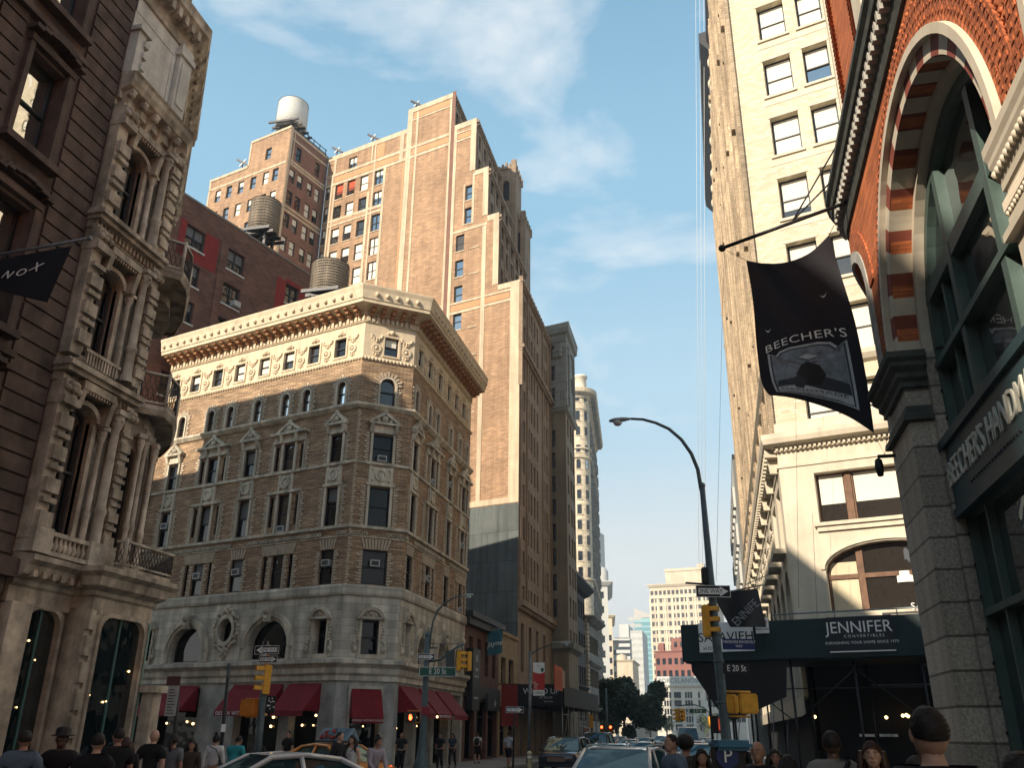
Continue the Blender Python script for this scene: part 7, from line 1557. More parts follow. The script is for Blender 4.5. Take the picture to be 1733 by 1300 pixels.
q = MB(); n = 8; cur = [(-w/2+w*i/n, h*0.22-0.1*math.sin(i/n*3.0)) for i in range(n+1)]; q.prism([(-w/2, -h*0.33), (w/2, -h*0.33)]+cur[::-1], -0.022, -0.016); link('red_field', mesh('red_field', q, M('banner_red', (0.5, 0.035, 0.03), 0.6, v=0.05)), s_, mw)
q = MB(); q.disc(w*0.3, h*0.28, w*0.14, h*0.07, -0.022, -0.016, 10); link('leaf', mesh('leaf', q, MATS['sign_green']), s_, mw); text('lettering', 'CBRE', h*0.1, MATS['sign_green'], s_, tf(mw, -w*0.05, -h*0.42, -0.025), sx=1.2)
for i, s2 in enumerate(('BE', 'WELL', 'SHOP', 'EAT', 'PLAY')): text('lettering', s2, h*0.055, MATS['white'], s_, tf(mw, -w*0.42, -h*0.1-h*0.045*i, -0.03), align='LEFT', sx=0.9)
text('lettering', 'NYC', h*0.045, MATS['black'], s_, tf(mw, 0, h*0.4, -0.025), sx=1.4)
c1 = atD(868, 1297, 46); t = root('sign_post', V((c1.x, c1.y, 0.13)), 'black post with one way arrow sign pointing right at the kerb', 'post'); tubeo('pole', [V((c1.x, c1.y, 0.13)), atD(871, 1196, 46)], 0.05, 'pole_black', t); one_way(t, atD(871, 1202, 45.8), (atD(856, 1202, 46)-atD(886, 1202, 46)).length, 0)
c1 = atD(896, 1296, 43); t = root('bollard', V((c1.x, c1.y, 0.13)), 'short yellowish bollard at the foot of the slim banner post', 'bollard'); q = MB(); q.lathe([(0.1, 0.13), (0.1, 0.85), (0.12, 0.87), (0.12, 0.93), (0.05, 1.0), (0.01, 1.01)], c1.x, c1.y, 12); obj('shaft', q, M('bollard_yellow', (0.5, 0.45, 0.25), 0.6, v=0.2), t); q = MB(); q.lathe([(0.125, 0.7), (0.125, 0.78)], c1.x, c1.y, 12); obj('band', q, MATS['white'], t)
# ---- teal hanging flag and small flags on the west side
Yt = 58.5; t = root('hanging_flag', atY(838, 1088, Yt), 'teal square flag with pale handwriting above the small shops', 'flag'); p, q_ = atY(824, 1066, Yt), atY(852, 1064, Yt); tubeo('pole', [V((-15.3, Yt, p.z)), V((q_.x+0.1, Yt, q_.z))], 0.03, 'steel', t)
q = MB(); n = 6; vs = []
for j in range(5):
    for i in range(n+1):
        a, b = i/n, j/4; vs.append(atY(825+25*a, 1068-2*a+41*b*(1-0.04*a)+1.5*math.sin(a*3), Yt+0.06*math.sin(a*5+b)))
q.add(vs, [(j*(n+1)+i, j*(n+1)+i+1, (j+1)*(n+1)+i+1, (j+1)*(n+1)+i) for j in range(4) for i in range(n)]); obj('cloth', q, M('teal', (0.05, 0.16, 0.20), 0.8, v=0.15), t)
text('lettering', 'jayne', 0.5, MATS['letter'], t, Matrix.Translation(atY(837, 1090, Yt-0.15)) @ Matrix.Rotation(R(90), 4, 'X') @ Matrix.Rotation(R(8), 4, 'Z'), shear=0.4)
t = root('hanging_flag', atY(962, 1112, 84), 'small dark flag hanging from a slanting rod before the tan offices', 'flag'); tubeo('pole', [atY(938, 1121, 84), atY(966, 1098, 84)], 0.05, 'steel', t); q = MB(); q.quad(atY(955, 1108, 84), atY(966, 1098, 84), atY(966, 1126, 84), atY(960, 1124, 84.1)); obj('cloth', q, MATS['banner_black'], t)
# white awning frames far up the west pavement
for k, (p, q2) in enumerate((((968, 1207), (982, 1225)), ((975, 1227), (999, 1234)))):
    a, b = atY(*p, 88+k*4), atY(*q2, 88+k*4); t = root('shop_awning', a, ('upper steep white awning edge in the shaded shop row', 'lower flat white awning edge in the shaded shop row')[k], 'awning'); q = MB(); q.add([a, b, b+V((-1.6, 0.0, 0.5)), a+V((-1.2, 0, 0.4))], [(0, 1, 2, 3)]); obj('canvas', q, MATS['awning_red'] if k else MATS['pale_grey'], t); tubeo('edge', [a, b], 0.06, 'white', t)
# ---- far crossing
Yf = 95.0; af = lambda px, py: atY(px, py, Yf); b0 = af(1208, 1275); t = root('traffic_signal', V((b0.x, Yf, 0.1)), 'distant signal post with long mast arm and green street sign', 'traffic light')
tubeo('pole', [V((b0.x, Yf, 0.1)), af(1201, 1185)], 0.13, 'pole_grey', t); tubeo('mast_arm', [af(1202, 1208), af(1190, 1198), af(1170, 1192), af(1148, 1196)], 0.06, 'pole_grey', t); signal(t, af(1147, 1211), 1.2, 120); signal(t, af(1156, 1211), 1.2, 60); mw = face(af(1181, 1204)); strsign(t, af(1181, 1204)+V((0, -0.2, 0)), (af(1167, 1204)-af(1196, 1204)).length, 0.45, 'sign_green', ['E 21 St'], ts=0.8)
boxm('signal_box', face(af(1204, 1223)), 0.6, 0.4, 1.1, 'yellow', t, 0.05); boxm('control_box', face(af(1197, 1176)), 0.2, 0.2, 1.2, 'pole_black', t)
b0 = atY(1175, 1250, 130); t = root('street_lamp', V((b0.x, 130, 0.1)), 'pale double armed lamp post in front of the white lettered building', 'lamp post'); tubeo('pole', [V((b0.x, 130, 0.1)), atY(1175, 1212, 130)], 0.12, 'white', t); tubeo('arms', [atY(1162, 1207, 130), atY(1175, 1213, 130), atY(1190, 1207, 130)], 0.07, 'white', t)
Yg = 100.0; ag = lambda px, py: atY(px, py, Yg); b0 = ag(1028, 1265); t = root('traffic_signal', V((b0.x, Yg, 0.1)), 'distant lamp and signal post in front of the big dark tree', 'traffic light'); tubeo('pole', [V((b0.x, Yg, 0.1)), ag(1025, 1165)], 0.12, 'pole_grey', t); signal(t, ag(1018, 1237), 1.0, 0, lit=0); signal(t, ag(1033, 1237), 1.0, 0, lit=0)
t = root('traffic_signal', atY(1001, 1222, 80), 'small orange signal in the shade of the west pavement', 'traffic light'); p = atY(1001, 1222, 80); tubeo('pole', [V((p.x, 80, 0.1)), p+V((0, 0, 1))], 0.09, 'pole_black', t); signal(t, p, 1.1, 90); boxm('cabinet', face(atY(992, 1239, 80)), 0.5, 0.4, 0.5, 'orange_sig', t)
# hoist cables hanging in front of the cream loft
t = root('hoist_cables', atY(1187, 700, 60), 'thin pale vertical cables hanging against the sky left of the cream loft', 'cable')
for k, (x0, x1) in enumerate(((1184, 1189), (1191, 1194), (1177, 1183))): tubeo('cable', [atY(x0, -60, 60), atY(x1, 980, 60)], 0.014, 'white', t, 4)
for (x0, y0, x1, y1) in ((1224, 470, 1212, 985), (1375, 870, 1383, 1045), (1345, 590, 1352, 1030)): tubeo('cable', [atY(x0, y0, 33), atY(x1, y1, 33)], 0.006, 'dark_metal', t, 4)

# ================================================================== vehicles
GL('car_glass', (0.015, 0.035, 0.04), 0.05, (0.6, 0.85, 0.9), top=0.16); M('tyre', (0.02, 0.02, 0.02), 0.8, v=0); M('chrome', (0.5, 0.5, 0.5), 0.15, 1.0, v=0); M('headlamp', (0.75, 0.75, 0.7), 0.15, v=0); M('tail', (0.4, 0.02, 0.02), 0.3, v=0); M('rim', (0.35, 0.35, 0.36), 0.3, 0.8, v=0)
def paint(nm, c, met=0.2): return M(nm, c, 0.28, met, v=0.04, s=3, bump=0, coat=0.6, spec=0.5)
PW, PT, PD, PS, PB = paint('paint_white', (0.62, 0.62, 0.6)), paint('paint_taxi', (0.72, 0.25, 0.02)), paint('paint_dark', (0.02, 0.025, 0.035)), paint('paint_silver', (0.55, 0.53, 0.49), 0.2), paint('paint_blue', (0.14, 0.22, 0.28), 0.4)
CARS = {}
def car_mesh(kind):
    """x right, y forward; returns list of (name, MB, material key)"""
    if kind in CARS: return CARS[kind]
    L_, W_, H_, g = {'sedan': (4.6, 1.78, 1.45, 0.95), 'suv': (4.9, 1.94, 1.82, 1.12), 'van': (5.4, 2.0, 2.35, 1.2)}[kind]
    if kind == 'sedan': st = [(-2.3, .62, .80, .30), (-2.2, .75, .92, .26), (-1.7, .86, 1.0, .24), (-1.0, .88, 0.98, .22), (0, .89, .96, .22), (0.9, .89, .96, .22), (1.5, .87, .90, .24), (2.0, .8, .78, .26), (2.25, .68, .66, .3), (2.3, .6, .56, .34)]; gh = [(-1.75, 0.98), (-0.95, 1.38), (-0.3, 1.45), (0.35, 1.41), (1.2, 0.96)]
    elif kind == 'suv': st = [(-2.42, .8, 1.05, .34), (-2.35, .9, 1.12, .3), (-1.6, .96, 1.15, .28), (0, .97, 1.13, .28), (1.0, .97, 1.12, .28), (1.25, .96, 1.1, .28), (2.1, .93, 1.02, .3), (2.38, .88, .95, .34), (2.44, .82, .8, .4)]; gh = [(-2.36, 1.12), (-2.15, 1.72), (-1.0, 1.82), (0.3, 1.78), (1.2, 1.12)]
    else: st = [(-2.65, .92, 1.2, .4), (-1.5, .98, 1.25, .36), (0.5, .98, 1.22, .36), (1.6, .97, 1.15, .36), (2.3, .93, 1.05, .4), (2.65, .85, .9, .45)]; gh = [(-2.64, 1.2), (-2.6, 2.25), (-1.0, 2.35), (0.9, 2.25), (1.9, 1.15)]
    b = MB(); k = 12; v = []
    for (y, w, z1, z0) in st:
        pts = [(-w*0.9, z0), (-w, z0+0.12), (-w, z1-0.28), (-w*0.97, z1-0.1), (-w*0.88, z1), (-w*0.4, z1+0.03), (w*0.4, z1+0.03), (w*0.88, z1), (w*0.97, z1-0.1), (w, z1-0.28), (w, z0+0.12), (w*0.9, z0)]
        v += [(x, y, z) for x, z in pts]
    f = [(i*k+j, i*k+(j+1) % k, (i+1)*k+(j+1) % k, (i+1)*k+j) for i in range(len(st)-1) for j in range(k)]+[tuple(range(k))[::-1], tuple((len(st)-1)*k+j for j in range(k))]
    b.add(v, f, 0, True)
    wb = W_/2-0.06; wt = W_/2-(0.26 if kind == 'sedan' else 0.2); gb_ = lambda i: (wb if i in (0, len(gh)-1) else wt)
    # roof skin and pillars
    rf = MB(); n = len(gh); R_ = gh[1:-1]
    vv = []
    for (y, z) in R_: vv += [(-wt, y, z-0.05), (-wt*0.75, y, z), (wt*0.75, y, z), (wt, y, z-0.05)]
    rf.add(vv, [(i*4+j, i*4+j+1, (i+1)*4+j+1, (i+1)*4+j) for i in range(len(R_)-1) for j in range(3)], 0, True)
    for s_ in (-1, 1):
        rf.tube([(s_*wb, gh[0][0], gh[0][1]), (s_*wt, R_[0][0], R_[0][1]-0.04)]+[(s_*wt, y, z-0.04) for y, z in R_]+[(s_*wb, gh[-1][0], gh[-1][1])], 0.05, 6)
        rf.tube([(s_*wt, -0.2, R_[1][1]-0.06), (s_*wb, -0.25, gh[-1][1])], 0.045, 6)
    gl = MB(); bz = gh[-1][1]-0.02
    for s_ in (-1, 1):
        sv = [(s_*(wb-0.01), gh[0][0]+0.05, gh[0][1]-0.03)]+[(s_*(wt-0.005), y, z-0.06) for y, z in R_]+[(s_*(wb-0.01), gh[-1][0]-0.05, bz)]
        gl.add(sv, [tuple(range(len(sv)))])
    def glassq(a, b_): gl.add([(-wb*0.97, a[0], a[1]), (wb*0.97, a[0], a[1]), (wt*0.97, b_[0], b_[1]-0.03), (0, b_[0]+(0.02 if b_[0] > 0 else -0.02), b_[1]-0.01), (-wt*0.97, b_[0], b_[1]-0.03)], [(0, 1, 2, 3, 4)])
    glassq(gh[-1], R_[-1]); glassq(gh[0], R_[0])
    parts = [('body', b, 'P'), ('cabin', rf, 'P'), ('window', gl, 'car_glass')]
    for s_ in (-1, 1):
        for y in (-L_*0.31, L_*0.31):
            q = MB(); q.fn = (lambda s_, y: lambda x, yy, z: (s_*(W_/2-0.1)+x, y+yy, z))(s_, y)
            n = 16
            for (r0, x0, x1, mi) in ((0.34, -0.1, 0.11, 0), (0.21, -0.11, 0.118, 1)):
                v = [(xx, r0*math.cos(2*math.pi*i/n), 0.34+r0*math.sin(2*math.pi*i/n)) for xx in (x0, x1) for i in range(n)]
                q.add(v, [(i, (i+1) % n, n+(i+1) % n, n+i) for i in range(n)]+[tuple(range(n)), tuple(range(2*n-1, n-1, -1))], mi)
            parts.append(('wheel', q, 'W'))
        q = MB(); yf = L_/2-0.05; q.box(s_*W_*0.30-0.2, s_*W_*0.30+0.2, yf-0.25, yf-0.01, g*0.62, g*0.62+0.17); parts.append(('headlight', q, 'headlamp'))
        q = MB(); q.box(s_*(W_/2+0.02), s_*(W_/2+0.2), 0.85, 1.0, g*0.92+0.06, g*0.92+0.2); parts.append(('mirror', q, 'P'))
    q = MB(); q.box(-W_*0.22, W_*0.22, L_/2-0.18, L_/2+0.0, g*0.52, g*0.72); parts.append(('grille', q, 'chrome'))
    q = MB(); q.box(-W_*0.42, W_*0.42, L_/2-0.16, L_/2+0.03, 0.32, 0.46); parts.append(('bumper', q, 'P'))
    CARS[kind] = [(nm, mesh(nm, mb_, [MATS['tyre'], MATS['rim']] if k_ == 'W' else MATS.get(k_) or PW), k_) for nm, mb_, k_ in parts]; return CARS[kind]
def car(kind, p, bearing, pt, label, cat='car', group=None, zs=1.0):
    t = root('parked_car' if False else {'sedan': 'car', 'suv': 'suv', 'van': 'van'}[kind], V((p[0], p[1], 0)), label, cat, group); mw = Matrix.Translation(V((p[0], p[1], 0.004))) @ Matrix.Rotation(R(-bearing), 4, 'Z') @ Matrix.Diagonal((1, 1, zs, 1))
    for nm, me, k_ in car_mesh(kind):
        o = link(nm, me, t, mw)
        if k_ == 'P' and pt is not PW: o.material_slots[0].link = 'OBJECT'; o.material_slots[0].material = pt
    return t, mw
def gp(px, D): p = atD(px, 1260, D); return (p.x, p.y)
car('sedan', gp(472, 17.5), 222, PW, 'white sedan with dark windscreen at the bottom left of the street')
t, mw = car('sedan', gp(572, 29), 118, PT, 'orange yellow taxi with a colourful advertising board on its roof', 'taxi')
q = MB(); q.box(-0.3, 0.3, -0.75, 0.75, 1.47, 1.52); q.prism([], 0, 0) if False else None; link('roof_rack', mesh('roof_rack', q, MATS['black']), t, mw)
q = MB(); q.add([(-0.25, -0.72, 1.52), (0.25, -0.72, 1.52), (0.25, 0.72, 1.52), (-0.25, 0.72, 1.52), (-0.05, -0.68, 1.88), (0.05, -0.68, 1.88), (0.05, 0.68, 1.88), (-0.05, 0.68, 1.88)], [(0, 1, 5, 4), (1, 2, 6, 5), (2, 3, 7, 6), (3, 0, 4, 7), (4, 5, 6, 7)])
me_ad = M('ad_board', (0.12, 0.2, 0.25), 0.5, v=0.9, s=4, bump=0); bd = link('advert_board', mesh('advert_board', q, me_ad), t, mw)
q = MB()
for i in range(16): y = random.uniform(-0.6, 0.1); z = random.uniform(0.05, 0.26); q.ball((0.26-z*0.5, y, 1.54+z), random.uniform(0.03, 0.06), 4)
link('advert_picture', mesh('advert_picture', q, M('ad_red', (0.3, 0.04, 0.03), 0.5, v=0.5, s=9)), bd, mw)
car('suv', gp(957, 47), 181, PD, 'dark suv with wide chrome grille facing the camera', 'suv', zs=0.88)
t, mw = car('suv', gp(1047, 22.5), 184, PS, 'silver suv with green tinted windscreen in the nearest lane', 'suv', zs=0.83)
for s_ in (-1, 1): q = MB(); q.tube([(s_*0.72, -1.9, 1.74), (s_*0.72, -1.8, 1.87), (s_*0.72, 0.2, 1.86), (s_*0.72, 0.3, 1.76)], 0.02, 6); link('roof_rail', mesh('roof_rail', q, MATS['steel']), t, mw)
fc = [('sedan', 1035, 36, PB, 'blue grey car directly behind the silver suv'), ('sedan', 1083, 44, PD, 'dark car half hidden behind the silver suv on its right'), ('sedan', 1062, 60, PT, 'taxi roof showing behind the silver suv'), ('suv', 1010, 66, PD, 'dark suv far behind the chrome grilled one'),
      ('sedan', 1090, 78, PD, 'dark car in the middle distance under the tree'), ('sedan', 1048, 92, PS, 'silver car in the distance under the tree'), ('sedan', 1147, 76, PW, 'white car in the distance facing the camera, left of the van'), ('van', 1165, 84, PW, 'white van facing the camera in the distance'),
      ('sedan', 1193, 88, PB, 'pale blue car in the distance right of the van'), ('sedan', 1185, 40, PS, 'silver car behind the man with sunglasses'), ('sedan', 1172, 52, PB, 'blue car behind the pedestrians left of the tall post'), ('sedan', 1207, 62, PW, 'white car right of the blue one near the tall post'), ('sedan', 1135, 105, PD, 'small dark car far up the street'), ('sedan', 1118, 120, PS, 'small silver car far up the street below the white building')]
for kd, px, D, pt, lb in fc: car(kd, gp(px, D), 180+random.uniform(-3, 3), pt, lb, {'sedan': 'car', 'suv': 'suv', 'van': 'van'}[kd], 'cars queuing up the avenue')
# ================================================================== people
def skin(nodes, edges, lv=1):
    """nodes: {name: ((x,y,z), rx, ry)}; grows one continuous surface over the stick figure"""
    nm = list(nodes); me = bpy.data.meshes.new('sk'); me.from_pydata([nodes[n][0] for n in nm], [(nm.index(a), nm.index(b)) for a, b in edges], [])
    o = bpy.data.objects.new('sk', me); COL.objects.link(o); sm = o.modifiers.new('s', 'SKIN'); sm.use_smooth_shade = True
    for i, n in enumerate(nm):
        sv = me.skin_vertices[0].data[i]; sv.radius = (nodes[n][1], nodes[n][2]); sv.use_root = (i == 0)
    if lv: ss = o.modifiers.new('b', 'SUBSURF'); ss.levels = lv; ss.render_levels = lv
    dg = bpy.context.evaluated_depsgraph_get(); e = o.evaluated_get(dg); m2 = bpy.data.meshes.new_from_object(e)
    v = [tuple(x.co) for x in m2.vertices]; f = [tuple(p.vertices) for p in m2.polygons]
    bpy.data.objects.remove(o); bpy.data.meshes.remove(me); bpy.data.meshes.remove(m2); return v, f
def addskin(mb, nodes, edges, mi=0, lv=1): v, f = skin(nodes, edges, lv); mb.add(v, f, mi, True)
PEO = {}
def figure(pose, fem, hair, sleeve, legs, fine=False):
    """1.75 m figure facing +y. pose: walk phase, arm bends, lean"""
    key = (pose, fem, hair, sleeve, legs, fine)
    if key in PEO: return PEO[key]
    ph, armL, armR, lean, turn = {'walk': (0.28, (0.1, 0.25), (-0.15, 0.15), 0.03, 0), 'walk2': (-0.3, (-0.2, 0.1), (0.15, 0.3), 0.04, 0), 'stand': (0.03, (0.02, 0.05), (0.0, 0.05), 0, 0), 'fold': (0.05, (0.12, 0.9), (0.1, 0.85), 0, 0), 'bend': (0.15, (0.3, 0.5), (0.3, 0.4), 0.3, 0), 'carry': (0.2, (0.1, 0.9), (-0.1, 0.2), 0.02, 0)}[pose]
    sh = 0.175 if fem else 0.205; hp = 0.10; k = 0.92 if fem else 1.0
    P = lambda x, y, z: (x, y+lean*max(0, z-0.95), z-0.25*lean*lean*max(0, z-0.95))
    N_ = {'pel': (P(0, 0, 0.98), 0.135, 0.105), 'bel': (P(0, 0.01, 1.12), 0.125*k, 0.095), 'che': (P(0, 0.0, 1.3), 0.16*k, 0.11), 'upc': (P(0, -0.01, 1.41), 0.13*k, 0.09), 'nk0': (P(0, 0, 1.48), 0.062*k, 0.06), 'nk1': (P(0, 0.012, 1.53), 0.052*k, 0.054), 'jaw': (P(0, 0.035, 1.585), 0.058, 0.066), 'hd': (P(0, 0.02, 1.645), 0.074, 0.088), 'hd2': (P(0, 0.005, 1.69), 0.06, 0.072)}
    E_ = [('pel', 'bel'), ('bel', 'che'), ('che', 'upc'), ('upc', 'nk0'), ('nk0', 'nk1'), ('nk1', 'jaw'), ('jaw', 'hd'), ('hd', 'hd2')]
    hands = {}
    for s_, nm, (sw, bd) in ((-1, 'L', armL), (1, 'R', armR)):
        S_ = V(P(s_*sh, 0, 1.42)); el = S_+V((s_*0.05, -0.27*math.sin(-sw), -0.27*math.cos(sw))); a = sw+bd; wr = el+V((-s_*0.10*min(1, bd*1.6), 0.25*math.sin(a), -0.25*math.cos(a)))
        N_['s'+nm] = (tuple(S_), 0.062*k, 0.062*k); N_['m'+nm] = (tuple(S_.lerp(el, 0.5)), 0.052*k, 0.052*k); N_['e'+nm] = (tuple(el), 0.042*k, 0.042*k); N_['f'+nm] = (tuple(el.lerp(wr, 0.4)), 0.042*k, 0.042*k); N_['w'+nm] = (tuple(wr), 0.027*k, 0.024*k)
        d = (wr-el).normalized(); pm = wr+d*0.055; N_['p'+nm] = (tuple(pm), 0.036*k, 0.018)
        E_ += [('upc', 's'+nm), ('s'+nm, 'm'+nm), ('m'+nm, 'e'+nm), ('e'+nm, 'f'+nm), ('f'+nm, 'w'+nm), ('w'+nm, 'p'+nm)]; hands[nm] = (wr, pm, d, s_)
    for s_, nm in ((-1, 'L'), (1, 'R')):
        q = ph*s_; kn = (s_*hp*1.0, 0.42*math.sin(q)+0.02, 0.93-0.43*math.cos(q)); an = (s_*hp*0.95, kn[1]-0.40*math.sin(0.5*abs(q)+(0.25 if q < 0 else -0.2*q)), max(0.09, kn[2]-0.40*math.cos(q*0.6)))
        N_['h'+nm] = ((s_*hp, 0, 0.92), 0.092, 0.095); N_['t'+nm] = (tuple(V((s_*hp, 0, 0.92)).lerp(V(kn), 0.45)), 0.08, 0.083); N_['k'+nm] = (kn, 0.056, 0.058); N_['c'+nm] = (tuple(V(kn).lerp(V(an), 0.35)), 0.056, 0.06); N_['a'+nm] = (an, 0.036, 0.04); N_['x'+nm] = ((an[0], an[1]+0.07, an[2]-0.045), 0.035, 0.028); N_['y'+nm] = ((an[0]*1.06, an[1]+0.17, an[2]-0.06), 0.03, 0.02)
        E_ += [('pel', 'h'+nm), ('h'+nm, 't'+nm), ('t'+nm, 'k'+nm), ('k'+nm, 'c'+nm), ('c'+nm, 'a'+nm), ('a'+nm, 'x'+nm), ('x'+nm, 'y'+nm)]
    body = MB(); addskin(body, N_, E_, 0, 1)
    for nm, (wr, pm, d, s_) in hands.items():       # five separate fingers on every hand
        side = V((0, 1, 0)) if abs(d.y) < 0.7 else V((0, 0, 1)); side = (side-d*side.dot(d)).normalized(); nrm = d.cross(side)
        for i, ln in enumerate((0.068, 0.078, 0.072, 0.056)):
            b0_ = pm+side*(0.026-0.0175*i)*1.0+d*0.012; m1 = b0_+d*ln*0.5-nrm*s_*0.006; e1 = b0_+d*ln*0.85-nrm*s_*0.03; body.tube([b0_, m1, e1], [0.0095, 0.0085, 0.0065], 6)
        b0_ = wr+side*0.024+d*0.02; body.tube([b0_, b0_+side*0.026+d*0.026, b0_+side*0.03+d*0.055], [0.012, 0.010, 0.007], 6)
    hc = V(P(0, 0.02, 1.642)); n0 = 12 if fine else 8
    body.ball(hc+V((0, 0.0, 0.0)), 0.098, n0, 0, 0.80, 0.98, 1.12)     # skull
    body.ball(hc+V((0, 0.04, -0.055)), 0.062, n0, 0, 0.9, 0.9, 1.05)   # jaw
    body.add([hc+V(p) for p in ((-0.013, 0.095, -0.035), (0.013, 0.095, -0.035), (0, 0.092, 0.012), (0, 0.122, -0.028))], [(0, 1, 3), (1, 2, 3), (2, 0, 3)], 0, True)
    for s_ in (-1, 1): body.ball(hc+V((s_*0.078, 0.0, -0.01)), 0.026, 6, 0, 0.4, 0.8, 1.3)
    face_ = MB()
    for s_ in (-1, 1): face_.ball(hc+V((s_*0.031, 0.084, 0.004)), 0.011, 6, 0, 1.3, 0.5, 0.6); face_.ball(hc+V((s_*0.031, 0.089, 0.004)), 0.0062, 6, 1); face_.box(*sorted((hc.x+s_*0.014, hc.x+s_*0.05)), hc.y+0.086, hc.y+0.095, hc.z+0.022, hc.z+0.028, 1)
    mo = MB(); mo.ball(hc+V((0, 0.090, -0.062)), 0.022, 6, 0, 1.0, 0.35, 0.3)
    out = [('body', body, 'skin'), ('eyes', face_, 'eyes'), ('lips', mo, 'lips')]
    top = MB(); g = 1.13; T_ = {n: (N_[n][0], N_[n][1]*(1.3 if n == 'upc' else g)+0.01, N_[n][2]*(1.32 if n == 'upc' else g)+0.012) for n in ('pel', 'bel', 'che', 'upc')}; T_['nk0'] = (tuple(V(N_['nk0'][0])+V((0, -0.004, 0.022 if not fem else -0.02))), 0.084 if not fem else 0.08, 0.084); TE = [('pel', 'bel'), ('bel', 'che'), ('che', 'upc'), ('upc', 'nk0')]
    arms = ['s', 'm'] + (['e', 'f', 'w'] if sleeve == 'long' else [])
    if sleeve != 'none':
        for nm in 'LR':
            pr_ = 'upc'
            for q in arms: kk = 1.42 if q == 's' else 1.22; T_[q+nm] = (tuple(V(N_[q+nm][0])+V((0, 0, 0.012 if q == 's' else 0))), N_[q+nm][1]*kk+0.01, N_[q+nm][2]*kk+0.01); TE.append((pr_, q+nm)); pr_ = q+nm
            if sleeve == 'short': e_ = V(N_['m'+nm][0]).lerp(V(N_['e'+nm][0]), 0.35); T_['z'+nm] = (tuple(e_), 0.068*k, 0.068*k); TE.append((pr_, 'z'+nm))
    addskin(top, T_, TE, 0, 1); out.append(('shirt', top, 'top'))
    tr_ = MB(); L_ = {'pel': ((0, 0, 0.99), 0.15, 0.118)}; LE = []
    for nm in 'LR':
        pr_ = 'pel'
        for q in (['h', 't', 'k', 'c', 'a'] if legs == 'long' else ['h', 't', 'k']): L_[q+nm] = (N_[q+nm][0], N_[q+nm][1]*1.12+0.012, N_[q+nm][2]*1.12+0.012); LE.append((pr_, q+nm)); pr_ = q+nm
    if legs == 'skirt': tr_.lathe([(0.15, 1.05), (0.17, 0.95), (0.21, 0.75), (0.25, 0.5), (0.24, 0.49)], 0, 0, 14)
    else: addskin(tr_, L_, LE, 0, 1)
    out.append(('skirt' if legs == 'skirt' else 'trousers', tr_, 'bottom'))
    for s_, nm in ((-1, 'L'), (1, 'R')):
        a = V(N_['a'+nm][0]); q = MB(); q.tube([a+V((0, -0.05, -0.05)), a+V((0, 0.03, -0.045)), a+V((s_*0.005, 0.13, -0.058)), a+V((s_*0.008, 0.19, -0.065))], [0.038, 0.045, 0.042, 0.022], 8); out.append(('shoe', q, 'shoe'))
    hr = MB(); rnd = random.Random(hash(hair) % 97 if False else len(hair)*7)
    if hair != 'bald':
        vs = []; nn = 14; lv = 9
        for j in range(lv+1):
            th = math.pi*(0.62 if fem else 0.56)*j/lv
            for i in range(nn):
                a = 2*math.pi*i/nn; fr = max(0, math.sin(a)); t2 = th*(1-0.42*fr+0.12*max(0, -math.sin(a)))
                r_ = (0.110 if fem else 0.1055-0.008*(j/lv)**2)*(1+0.03*rnd.uniform(-1, 1)); vs.append(hc+V((0.84*r_*math.sin(t2)*math.cos(a), 0.98*r_*math.sin(t2)*math.sin(a)-0.008, 1.08*r_*math.cos(t2)+0.004)))
        hr.add(vs, [(j*nn+i, j*nn+(i+1) % nn, (j+1)*nn+(i+1) % nn, (j+1)*nn+i) for j in range(lv) for i in range(nn)], 0, True)
        for _ in range(900 if fine else 120):
            j = rnd.randrange(2, lv); i = rnd.randrange(nn); p0 = V(vs[j*nn+i]); p1 = V(vs[min(lv, j+1)*nn+i]); d_ = (p1-p0).normalized(); n_ = (p0-hc).normalized(); s2 = d_.cross(n_)*0.0022; p0 = p0.lerp(V(vs[j*nn+(i+1) % nn]), rnd.random())+n_*0.001; ln_ = rnd.uniform(0.012, 0.03)
            hr.add([p0-s2, p0+s2, p0+d_*ln_+n_*rnd.uniform(0.001, 0.009)], [(0, 1, 2)])
        if hair == 'long':
            for i in range(13):
                a = math.pi+math.pi*i/12; rx = 0.092*math.cos(a); ry = 0.085*math.sin(a)-0.005; b0_ = hc+V((rx, ry, 0.03)); sw = rnd.uniform(-0.02, 0.02)
                hr.tube([b0_, b0_+V((rx*0.25+sw, ry*0.1-0.01, -0.12)), b0_+V((rx*0.55+sw, 0.0 if abs(rx) < 0.07 else 0.04, -0.25)), b0_+V((rx*0.5, 0.02, -0.36+0.04*rnd.random()))], [0.034, 0.036, 0.03, 0.012], 6)
        if hair == 'bun': hr.ball(hc+V((0, -0.05, 0.13)), 0.045, 7)
        if hair == 'tail': hr.tube([hc+V((0, -0.09, 0.03)), hc+V((0, -0.14, -0.03)), hc+V((0, -0.13, -0.16)), hc+V((0, -0.11, -0.24))], [0.03, 0.035, 0.028, 0.01], 8)
        if hair == 'afro': hr.ball(hc+V((0, -0.015, 0.05)), 0.135, 10, 0, 0.95, 1, 0.9)
        if hair == 'hat': hr.lathe([(0.16, 1.685), (0.165, 1.695), (0.105, 1.71), (0.1, 1.78), (0.06, 1.81), (0.01, 1.81)], hc.x, hc.y-0.005, 16)
        out.append(('hat' if hair == 'hat' else 'hair', hr, 'hair'))
    mats = {'skin': M('skin_mid', (0.38, 0.21, 0.14)), 'eyes': [M('eye_white', (0.6, 0.58, 0.55), v=0), M('eye_dark', (0.02, 0.015, 0.01), v=0)], 'lips': M('lip', (0.3, 0.09, 0.07), v=0), 'top': MATS['black'], 'bottom': MATS['black'], 'shoe': M('shoe', (0.03, 0.03, 0.03), v=0), 'hair': M('hair_dark', (0.014, 0.010, 0.008), 0.6, v=0.3, s=30)}
